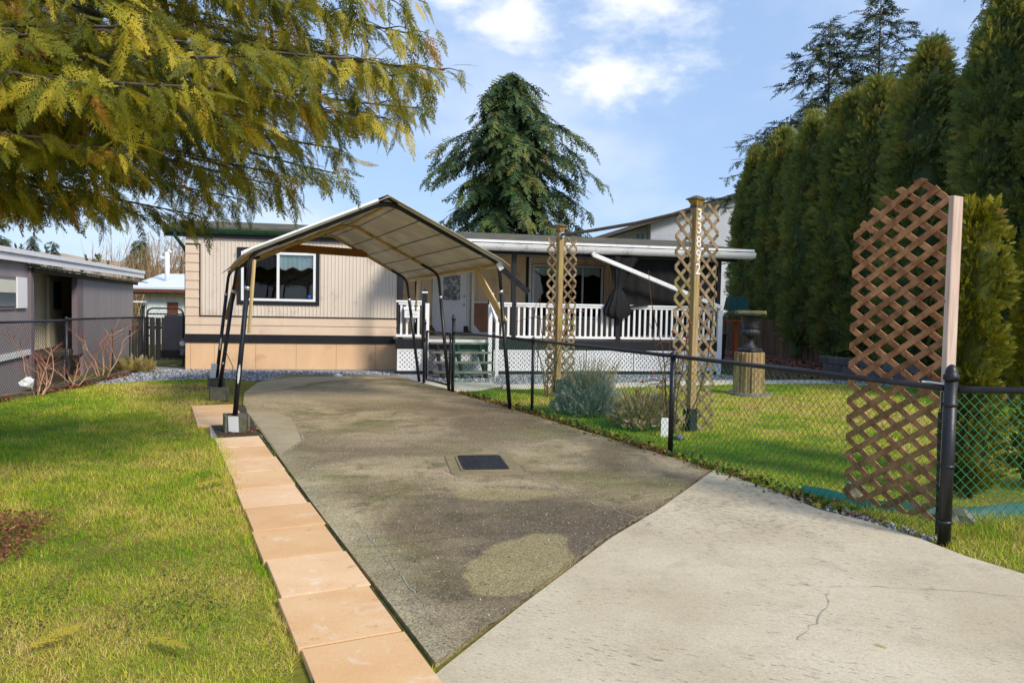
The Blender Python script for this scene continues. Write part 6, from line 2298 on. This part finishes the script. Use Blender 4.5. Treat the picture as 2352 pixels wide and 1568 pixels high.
def bare_shrub(name, loc, h, spread, n, seed, label, redtips=True):
    o = empty(name, loc, 0, label, 'shrub')
    rg_ = random.Random(seed)
    stems, reds = MB(), MB()

    def grow(p, d_, L, r, lev):
        pts = [A3(*p)]
        dd = A3(*d_)
        for k in range(4):
            dd = unit(dd + A3(rg_.gauss(0, .2), rg_.gauss(0, .2), rg_.gauss(0.06, .12)))
            pts.append(pts[-1] + dd * L / 4)
        tgt = reds if (lev >= 2 and redtips) else stems
        tgt.tube(pts, [r * (1 - .18 * k) for k in range(5)], 5 if lev == 0 else 4, caps=False)
        if lev < 3:
            for k in range((4, 4, 4)[lev]):
                i = rg_.randint(1, 4)
                nd_ = unit(dd + A3(rg_.gauss(0, .75), rg_.gauss(0, .75), rg_.gauss(.1, .35)))
                grow(pts[i], nd_, L * rg_.uniform(.35, .62), r * (.52, .42, .4)[lev], lev + 1)
    for k in range(n):
        a = 2 * PI * k / n + rg_.uniform(-.4, .4)
        grow((loc[0] + .06 * math.cos(a), loc[1] + .06 * math.sin(a), loc[2] - .02), unit((math.cos(a) * spread, math.sin(a) * spread, 1)), h * rg_.uniform(.5, .8), .013, 0)
    stems.build('stems', 'shrub_bark', o, smooth=True)
    if reds.v:
        reds.build('twigs', 'shrub_red', o, kind='stuff')
    return o


bare_shrub('bare_rose', (-7.72, 12.75, 0), 1.15, .55, 5, 2, 'bare pruned rose bush on the lawn edge nearest the left picture edge')
bare_shrub('bare_rose', (-8.0, 15.3, 0), 1.35, .5, 6, 5, 'tallest bare rose bush with red twigs by the left fence')
bare_shrub('bare_rose', (-7.80, 13.9, 0), 0.62, .6, 4, 9, 'small low bare bush between the two larger rose bushes')
pl = MB().tube([(-8.28, 14.5, -0.3), (-8.25, 14.5, 0.62)], 0.028, 10)
pl.build('white_stake', 'white_paint', base=(-8.28, 14.5, -.3), label='thin white stake behind the left fence between the bushes', cat='stake', smooth=True)
for k, (x, y, h, lab) in enumerate(((-8.22, 16.1, .95, 'thin dark metal stake by the tall bare rose bush'), (-8.30, 17.0, .9, 'thin dark metal stake nearest the side gate'))):
    MB().tube([(x, y, -.2), (x, y, h)], 0.016, 6).build('metal_stake', 'black_metal', base=(x, y, 0), label=lab, cat='stake')
rgx = random.Random(5)


def crumple(c_, r, seed, name, m, label, cat):
    rg_ = np.random.default_rng(seed)
    bm = bmesh.new()
    bmesh.ops.create_icosphere(bm, subdivisions=2, radius=r)
    for v in bm.verts:
        v.co *= rg_.uniform(.6, 1.25)
        v.co.z *= .8
    me = bpy.data.meshes.new(name)
    bm.to_mesh(me)
    bm.free()
    me.materials.append(MATS[m])
    o = bpy.data.objects.new(name, me)
    COL.objects.link(o)
    o.location = c_
    WM[o.name] = Matrix.Translation(c_)
    return tag(o, label, cat)


crumple((-7.78, 12.55, .22), .11, 4, 'plastic_bag', 'bag_white', 'crumpled white plastic bag caught in the nearest bare rose bush', 'bag')
# landscape timbers along the bed
for k, (a, b, lab) in enumerate((((-7.92, 8.6), (-7.80, 11.0), 'weathered landscape timber at the left lawn edge, out towards the street'), ((-7.80, 11.02), (-7.86, 13.4), 'weathered landscape timber under the nearest bare rose bush'),
                                 ((-7.86, 13.42), (-8.02, 15.8), 'weathered landscape timber under the tall bare rose bush'), ((-8.02, 15.82), (-8.30, 17.6), 'weathered landscape timber nearest the side gate'))):
    a, b = A3(*a, 0.03), A3(*b, 0.03)
    MB().bar(a, b - unit(b - a) * .01, 0.11, 0.10).build('landscape_timber', 'timber_edge', base=tuple(a), bevel=0.012, label=lab, cat='timber', group='timbers edging the left lawn')

# dry clump by the side gate


def clump(name, loc, r, h, n, m, T, seed, label, cat='shrub', s=(.1, .22), tm=(.5, .2), up=.9, group=None, kind=None, flat=False):
    rg_ = np.random.default_rng(seed)
    az = rg_.uniform(0, 2 * PI, n)
    el = np.arccos(rg_.uniform(0.02, 1, n))
    rr_ = rg_.random(n) ** .45
    dirs = np.column_stack([np.sin(el) * np.cos(az), np.sin(el) * np.sin(az), np.cos(el)])
    O = dirs * rr_[:, None] * np.array([[r, r, h]]) + np.array([loc])
    G = dirs * np.array([[1, 1, .6]]) + np.array([[0, 0, up]]) + rg_.normal(0, .3, (n, 3))
    V, F, t = gather(T, O, G, rdir(n, rg_), rg_.uniform(*s, n), np.clip(rg_.normal(tm[0], tm[1], n), 0, 1), .06, seed)
    o = empty(name, loc, 0, label, cat, group)
    npmesh('foliage', V, F, m, o, tint=t)
    return o


clump('dry_clump', (-8.15, 16.9, 0), .42, .26, 260, 'dry_leaf', T_needle, 3, 'dry brown heather clump at the foot of the side gate', tm=(.3, .2))

# lavenders behind the fence


def lavender(loc, r, h, n, seed, label, dry):
    rg_ = np.random.default_rng(seed)
    o = empty('lavender_bush', loc, 0, label, 'shrub', 'lavender bushes along the fence')
    az = rg_.uniform(0, 2 * PI, n)
    el = np.arccos(rg_.uniform(-.05, 1, n))
    dirs = np.column_stack([np.sin(el) * np.cos(az), np.sin(el) * np.sin(az), np.cos(el)])
    rr_ = rg_.uniform(.45, 1.0, n) ** .6
    lum = 1 + .12 * np.sin(az * 5 + el * 7)
    O = dirs * (rr_ * lum)[:, None] * np.array([[r, r, h]]) + np.array([loc]) + np.array([[0, 0, .05]])
    G = dirs * np.array([[.8, .8, .5]]) + np.array([[0, 0, .7]]) + rg_.normal(0, .35, (n, 3))
    T = [frond(5, 0, .42, .1, .055, 60 + k, 35) for k in range(2)]
    tn = np.clip(rg_.normal(.42 + dry * .2, .2, n) + .1 * dirs[:, 0], 0, 1)
    V, F, t = gather(T, O, G, rdir(n, rg_), rg_.uniform(.06, .13, n), tn, .05, seed)
    npmesh('foliage', V, F, 'lavender_leaf' if dry < .5 else 'dry_leaf', o, tint=t)
    k = 240
    az = rg_.uniform(0, 2 * PI, k)
    rr_ = r * rg_.random(k) ** .5 * .8
    P0 = np.column_stack([loc[0] + rr_ * np.cos(az) * .6, loc[1] + rr_ * np.sin(az) * .6, np.full(k, loc[2] + h * .35)])
    P1 = np.column_stack([loc[0] + rr_ * np.cos(az) * 1.35, loc[1] + rr_ * np.sin(az) * 1.35, loc[2] + h * rg_.uniform(1.0, 1.65, k)])
    V, F = tri_tube(P0, P1, np.full(k, .0035), np.full(k, .0022))
    npmesh('stems', V, F, 'dry_leaf', o, tint=np.repeat(rg_.uniform(.1, .7, k), 6))
    T2 = [frond(4, 0, .16, .02, .08, 70, 20)]
    V, F, t = gather(T2, P1 - (P1 - P0) * .04, P1 - P0, rdir(k, rg_), rg_.uniform(.045, .08, k), rg_.uniform(.4, 1, k), .05, seed)
    npmesh('seed_heads', V, F, 'dry_leaf', o, tint=t)
    return o


lavender((1.15, 11.7, 0), .47, .52, 3800, 1, 'silvery grey-green lavender bush behind the fence near the far arbor post', 0)
lavender((1.78, 10.45, 0), .40, .34, 1500, 2, 'straggly dry lavender bush behind the fence beside the grey-green one', .8)
MB().prism([(-.045, .0), (.0, -.02), (.045, 0), (.045, .24), (-.045, .24)], -.012, .012, fr=lambda x, y, z: (1.93 + x, 9.75 + z, y + .0)).build('garden_marker', 'white_paint', base=(1.93, 9.75, 0), label='small white painted marker board at the foot of the dry lavender', cat='marker')
crumple((2.05, 9.5, .04), .06, 9, 'garden_stone', 'wall_block', 'grey stone in the fence bed beside the near arbor post', 'stone')
crumple((3.0, 6.75, .05), .10, 10, 'garden_stone', 'ring_concrete', 'pale rock behind the brown lattice panel', 'stone')
crumple((3.45, 6.0, .03), .12, 12, 'garden_stone', 'ring_concrete', 'flat tan rock under the green edging by the fence corner', 'stone')

# climbing rose canes on the arbor


def canes(loc, n, h, seed, label, spread=.35):
    o = empty('climbing_rose', loc, 0, label, 'vine', 'climbing roses on the arbor')
    rg_ = random.Random(seed)
    m = MB()
    hips = MB()
    tips_ = []
    for k in range(n):
        p = A3(loc[0] + rg_.uniform(-.12, .12), loc[1] + rg_.uniform(-.1, .1), 0)
        dd = A3(rg_.gauss(0, .08), rg_.gauss(0, .05), 1)
        H_ = h * rg_.uniform(.45, 1)
        pts = [p]
        for j in range(10):
            dd = unit(dd + A3(rg_.gauss(0, .12), rg_.gauss(0, .08), .1))
            q = pts[-1] + dd * H_ / 10
            q[0] = loc[0] + max(-spread, min(spread, q[0] - loc[0]))
            pts.append(q)
        m.tube(pts, [.011 - .0007 * j for j in range(11)], 5, caps=False)
        for j in range(3, 11, 2):
            if rg_.random() < .7:
                d3 = unit(A3(rg_.gauss(0, 1), rg_.gauss(0, .5), rg_.gauss(.1, .5)))
                e = pts[j] + d3 * rg_.uniform(.15, .45)
                m.tube([pts[j], (pts[j] + e) / 2 + A3(0, 0, .04), e], [.006, .005, .003], 4, caps=False)
                tips_.append(e)
        tips_.append(pts[-1])
    m.build('canes', 'cane', o, smooth=True)
    for e in rg_.sample(tips_, min(5, len(tips_))):
        MB().lathe([(.003, 0), (.016, .008), (.018, .02), (.01, .034), (.004, .04)], tuple(e), 8).build('rose_hip', 'hip_red', o, smooth=True)
    return o


canes((0.72, 13.85, 0), 6, 2.6, 3, 'thorny bare climbing rose on the far arbor post')
canes((2.10, 10.12, 0), 5, 2.7, 4, 'bare climbing rose with hips on the near arbor post')
canes((1.98, 9.85, 0), 2, 1.5, 6, 'lone leaning rose cane with red hips before the near arbor post', .5)

# ------------------------------------------------------------------ grass, litter, stones
LAWN_L = [(-0.62, 2.0), (-0.95, 3.45), (-2.0, 5.75), (-3.43, 8.9), (-3.62, 9.3), (-3.95, 10.0), (-4.70, 11.75), (-4.55, 12.3), (-5.2, 13.6), (-5.6, 15.2), (-6.1, 15.85), (-6.9, 15.4), (-7.55, 14.4), (-7.62, 11.6), (-7.6, 8), (-7.4, 3), (-6, 1.5)]
LAWN_R = [(2.14, 7.75), (1.75, 8.7), (0.35, 11.85), (-0.82, 14.3), (-0.3, 14.85), (2.0, 15.65), (4.82, 16.9), (7.2, 17.5), (8.4, 16.9), (9.0, 15.6), (9.2, 12), (8, 8.5), (5.8, 7.3), (4.3, 6.45), (3.3, 6.3), (2.75, 6.6)]
VERGE = [(2.36, 6.95), (2.55, 6.25), (2.79, 5.87), (2.96, 5.45), (3.06, 5.08), (3.22, 4.77), (3.66, 4.23), (4.5, 3.1), (7, 3), (7, 7.0), (5.8, 7.1), (4.3, 6.25), (3.3, 6.1), (2.8, 6.5)]


def grass(name, poly, n, h0, h1, label, seed, base_t, patch, y0=3.0, stray=0.02, excl=None, flat=False):
    rg_ = np.random.default_rng(seed)
    P = np.array(poly)
    lo, hi = P.min(0), P.max(0)
    pts = []
    need = n
    while need > 0:
        k = 400000
        q = rg_.uniform(lo, hi, (k, 2))
        q = q[inpoly(q, poly)]
        dist = np.maximum(2.5, q[:, 1])
        keep = rg_.random(len(q)) < np.minimum(1, (y0 / dist) ** 1.6)
        q = q[keep]
        pts.append(q[:need])
        need -= len(q)
    q = np.concatenate(pts)
    if excl:
        for cx, cy, r in excl:
            q = q[np.hypot(q[:, 0] - cx, q[:, 1] - cy) > r]
    k = len(q)
    sc_ = np.clip(q[:, 1] / 5.0, .8, 3.2)
    lum = vnoise(q, 1.3, seed) * .55 + vnoise(q, 4.0, seed + 1) * .45
    h = rg_.uniform(h0, h1, k) * (0.35 + 1.3 * lum) * np.clip(sc_, .9, 1.5)
    w = rg_.uniform(.0011, .0024, k) * sc_
    az = rg_.uniform(0, 2 * PI, k)
    ln = rg_.uniform(.2, 1.9, k)
    if flat:
        ln = rg_.uniform(2.5, 5.0, k)
    d_ = np.column_stack([np.cos(az), np.sin(az)])
    sd = np.column_stack([-d_[:, 1], d_[:, 0]])
    zb = np.zeros(k) - .008
    b0 = np.column_stack([q - sd * w[:, None], zb])
    b1 = np.column_stack([q + sd * w[:, None], zb])
    tp = np.column_stack([q + d_ * (h * ln)[:, None], zb + h * np.clip(1.15 - .3 * ln, .45, 1)])
    V = np.stack([b0, b1, tp], 1).reshape(-1, 3)
    F = np.arange(3 * k).reshape(-1, 3)
    tn = base_t + patch * (vnoise(q, .55, seed + 2) - .5) * 1.5 + .55 * (vnoise(q, 2.2, seed + 3) - .5) + .40 * (vnoise(q, 6.5, seed + 4) - .5) + rg_.normal(0, .17, k)
    tn = np.where(rg_.random(k) < .10, tn + .3, tn)
    tn = np.where(rg_.random(k) < stray, 1.0, tn)
    tn = np.clip(tn, 0, 1)
    T5 = np.repeat(tn, 3)
    npmesh(name, V, F, 'grass_blade', tint=T5, kind='stuff', label=label, cat='grass')


grass('lawn_grass', LAWN_L, 350000, .014, .040, 'patchy straw and green lawn left of the paver path', 1, .48, .66, 4.2, .02)
grass('garden_grass', LAWN_R, 160000, .016, .036, 'green and yellow mossy lawn behind the fence', 2, .27, .6, 9.0, .003, excl=[(ux, uy, .44)])
grass('verge_grass', VERGE, 42000, .025, .065, 'rough yellow grass outside the fence corner', 3, .55, .3, 6.0, .03)
grass('lawn_thatch', LAWN_L, 70000, .010, .020, 'dry straw thatch lying in the lawn left of the paver path', 31, .80, .25, 4.2, .05, flat=True)
# tufts in the joint at the path end
grass('joint_grass', [(-.42, 3.42), (-.24, 3.36), (-.36, 3.0), (-.56, 2.95)], 260, .03, .08, 'little grass tuft growing at the corner of path and driveway', 5, .2, .1, 5)
grass('joint_grass', [(-0.44, 3.62), (-0.36, 3.62), (-2.84, 9.12), (-2.92, 9.12)], 1500, .008, .022, 'moss and grass growing in the joint between pavers and driveway', 6, .3, .2, 6)
grass('edge_grass', [(-0.835, 3.42), (-0.97, 3.42), (-3.46, 8.95), (-3.315, 8.95)], 7000, .022, .055, 'longer grass along the outer edge of the pavers', 7, .52, .35, 5, .05)


def litter(name, line, width, n, m, T, s, tm, seed, label, zmax=.03, kind='stuff', up=.3, cat='leaves'):
    rg_ = np.random.default_rng(seed)
    P = np.array(line)
    seg = np.linalg.norm(np.diff(P, axis=0), axis=1)
    cum = np.concatenate([[0], np.cumsum(seg)])
    t = rg_.uniform(0, cum[-1], n)
    i = np.clip(np.searchsorted(cum, t) - 1, 0, len(seg) - 1)
    f_ = ((t - cum[i]) / seg[i])[:, None]
    c_ = P[i] * (1 - f_) + P[i + 1] * f_
    c_ = c_ + rg_.normal(0, width / 2, (n, 2))
    keep = vnoise(c_, 2.5, seed) > .35
    c_ = c_[keep]
    n = len(c_)
    O = np.column_stack([c_, rg_.uniform(0, zmax, n)])
    G = np.column_stack([rg_.normal(0, 1, (n, 2)), rg_.uniform(0, up, n) * 2])
    N = np.array([[0, 0, 1.0]]) + rg_.normal(0, .35, (n, 3))
    V, F, tt = gather(T, O, G, N, rg_.uniform(*s, n), np.clip(rg_.normal(*tm, n), 0, 1), .05, seed)
    npmesh(name, V, F, m, tint=tt, kind=kind, label=label, cat=cat)


T_leaf = [(np.array([(0, 0, 0), (.28, .45, .05), (0, 1, -.05), (-.28, .45, .05)]), np.array([(0, 1, 2), (0, 2, 3)])),
          (np.array([(0, 0, 0), (.4, .35, .08), (.3, .8, 0), (0, 1, -.05), (-.3, .8, 0), (-.4, .35, .08)]), np.array([(0, 1, 2), (0, 2, 3), (0, 3, 4), (0, 4, 5)]))]
FL = [(2.75, 6.0), (2.15, 7.55), (1.7, 8.62), (0.28, 11.8), (-0.9, 14.2)]
litter('leaf_litter', FL, .16, 2600, 'litter_leaf', T_leaf, (.02, .055), (.45, .25), 11, 'reddish brown dead leaves along the foot of the fence')
litter('fence_weeds', FL, .17, 2300, 'weed_leaf', T_leaf, (.02, .06), (.45, .25), 12, 'low green weeds growing along the foot of the fence', zmax=.05, up=.9, cat='weeds')
litter('bed_litter', [(-7.72, 9), (-7.74, 11.5), (-7.78, 14), (-7.95, 16.2)], .14, 1500, 'litter_leaf', T_leaf, (.03, .07), (.5, .25), 13, 'dead leaves along the bed under the bare rose bushes')
litter('lawn_litter', [(-4.9, 5.3), (-4.0, 5.45), (-3.45, 5.5), (-3.25, 5.0), (-3.15, 4.7), (-3.6, 4.7)], .26, 3600, 'litter_leaf', T_leaf, (.012, .03), (.55, .2), 14, 'patch of reddish dead needles on the lawn at the left edge', zmax=.05)
litter('clover_patch', [(-2.6, 3.9), (-1.9, 4.3), (-1.5, 4.0), (-2.9, 3.6)], .34, 1800, 'weed_leaf', T_leaf, (.009, .02), (.3, .18), 15, 'dark green clover patch in the near lawn', zmax=.03, up=.4, cat='clover')
litter('mulch_chips', [(5.6, 20), (7.5, 19), (9, 18), (8.4, 26), (6.5, 30), (9.5, 22)], .9, 3200, 'litter_leaf', T_leaf, (.04, .1), (.4, .25), 16, 'loose bark chips on the bed below the hedge', zmax=.03, cat='mulch')
litter('block_gravel_leaves', [(-3.4, 9.15), (-3.1, 9.3), (-3.4, 9.9)], .12, 160, 'litter_leaf', T_leaf, (.02, .05), (.55, .25), 17, 'dead leaves on the pea gravel beside the nearest carport block')


def stones(name, poly, n, s, seed, label, z=0.0):
    rg_ = np.random.default_rng(seed)
    P = np.array(poly)
    q = rg_.uniform(P.min(0), P.max(0), (n * 3, 2))
    q = q[inpoly(q, poly)][:n]
    n = len(q)
    tv = np.array([(1, 0, 0), (-.9, .1, 0), (0, 1, .1), (.1, -1, 0), (0, 0, .8), (0, .1, -.6)], float)
    tf = np.array([(0, 2, 4), (2, 1, 4), (1, 3, 4), (3, 0, 4), (2, 0, 5), (1, 2, 5), (3, 1, 5), (0, 3, 5)])
    V, F = scatter(tv, tf, np.column_stack([q, np.full(n, z)]), frames(rdir(n, rg_), rdir(n, rg_)), rg_.uniform(*s, n))
    npmesh(name, V, F, 'stone_bits', tint=np.repeat(rg_.random(n), 6), kind='stuff', label=label, cat='gravel')


stones('gravel', [(-8.4, 17.9), (-7.70, 14.6), (-6.9, 15.5), (-6.1, 15.9), (-5.0, 15.5), (-5.0, 17.2), (-2.6, 17.5), (-2.4, 18.2), (-7.5, 17.8)], 4200, (.012, .03), 21, 'loose grey gravel between the lawn, driveway and cream home')
stones('gravel', [(-1.6, 16.0), (0, 16.1), (2.0, 16.6), (4.7, 17.9), (5.3, 18.4), (5.0, 19.1), (-1.8, 17.6)], 3600, (.012, .03), 22, 'loose grey gravel along the foot of the porch lattice')
stones('gravel', [(2.35, 6.85), (2.53, 6.2), (2.78, 5.84), (2.95, 5.42), (3.1, 5.4), (2.9, 5.95), (2.7, 6.4), (2.5, 6.95)], 420, (.008, .024), 23, 'small stones along the concrete edge below the brown lattice', .01)
stones('gravel', [(-3.45, 9.1), (-2.95, 9.2), (-3.35, 10.0), (-3.8, 9.95)], 500, (.006, .016), 24, 'pea gravel round the nearest carport block', .006)
stones('gravel', [(7.28, 17.55), (7.22, 18.33), (8.5, 17.7), (8.9, 16.9), (8.2, 17.0)], 800, (.012, .03), 25, 'grey gravel corner between the right lawn and the mulch', .018)
# grit spread over the old drive
stones('drive_grit', [(-0.31, 3.45), (1.14, 6.12), (1.9, 7.6), (0.1, 11.6), (-2.9, 9.1)], 1500, (.003, .007), 26, 'loose grit scattered on the old driveway', .02)

# fallen cedar sprigs
for k, (x, y, z, a, s, lab) in enumerate(((-2.62, 6.45, .062, .9, .34, 'fallen yellow cedar sprig on the lawn beside the pavers'), (-1.62, 3.52, .058, -.5, .26, 'fallen pale cedar sprig on the near lawn at the bottom edge'),
                                          (-2.1, 3.38, .058, 1.2, .30, 'fallen golden cedar sprig in the bottom left corner'), (1.80, 3.62, .03, 2.3, .07, 'tiny brown twig lying on the pale concrete'))):
    rg_ = np.random.default_rng(k)
    tv, tf = T_fine[k % 4]
    Rm = frames(np.array([[math.cos(a), math.sin(a), .05]]), np.array([[0.1, 0, 1.0]]))
    V, F = scatter(tv * np.array([1, 1, .15]), tf, np.array([[x, y, z]]), Rm, np.array([s]))
    npmesh('cedar_sprig', V, F, 'cedar_leaf', base=(x, y, z), tint=np.clip(.84 + rg_.normal(0, .06, len(V)), 0, .93), label=lab, cat='sprig', group='fallen cedar sprigs')
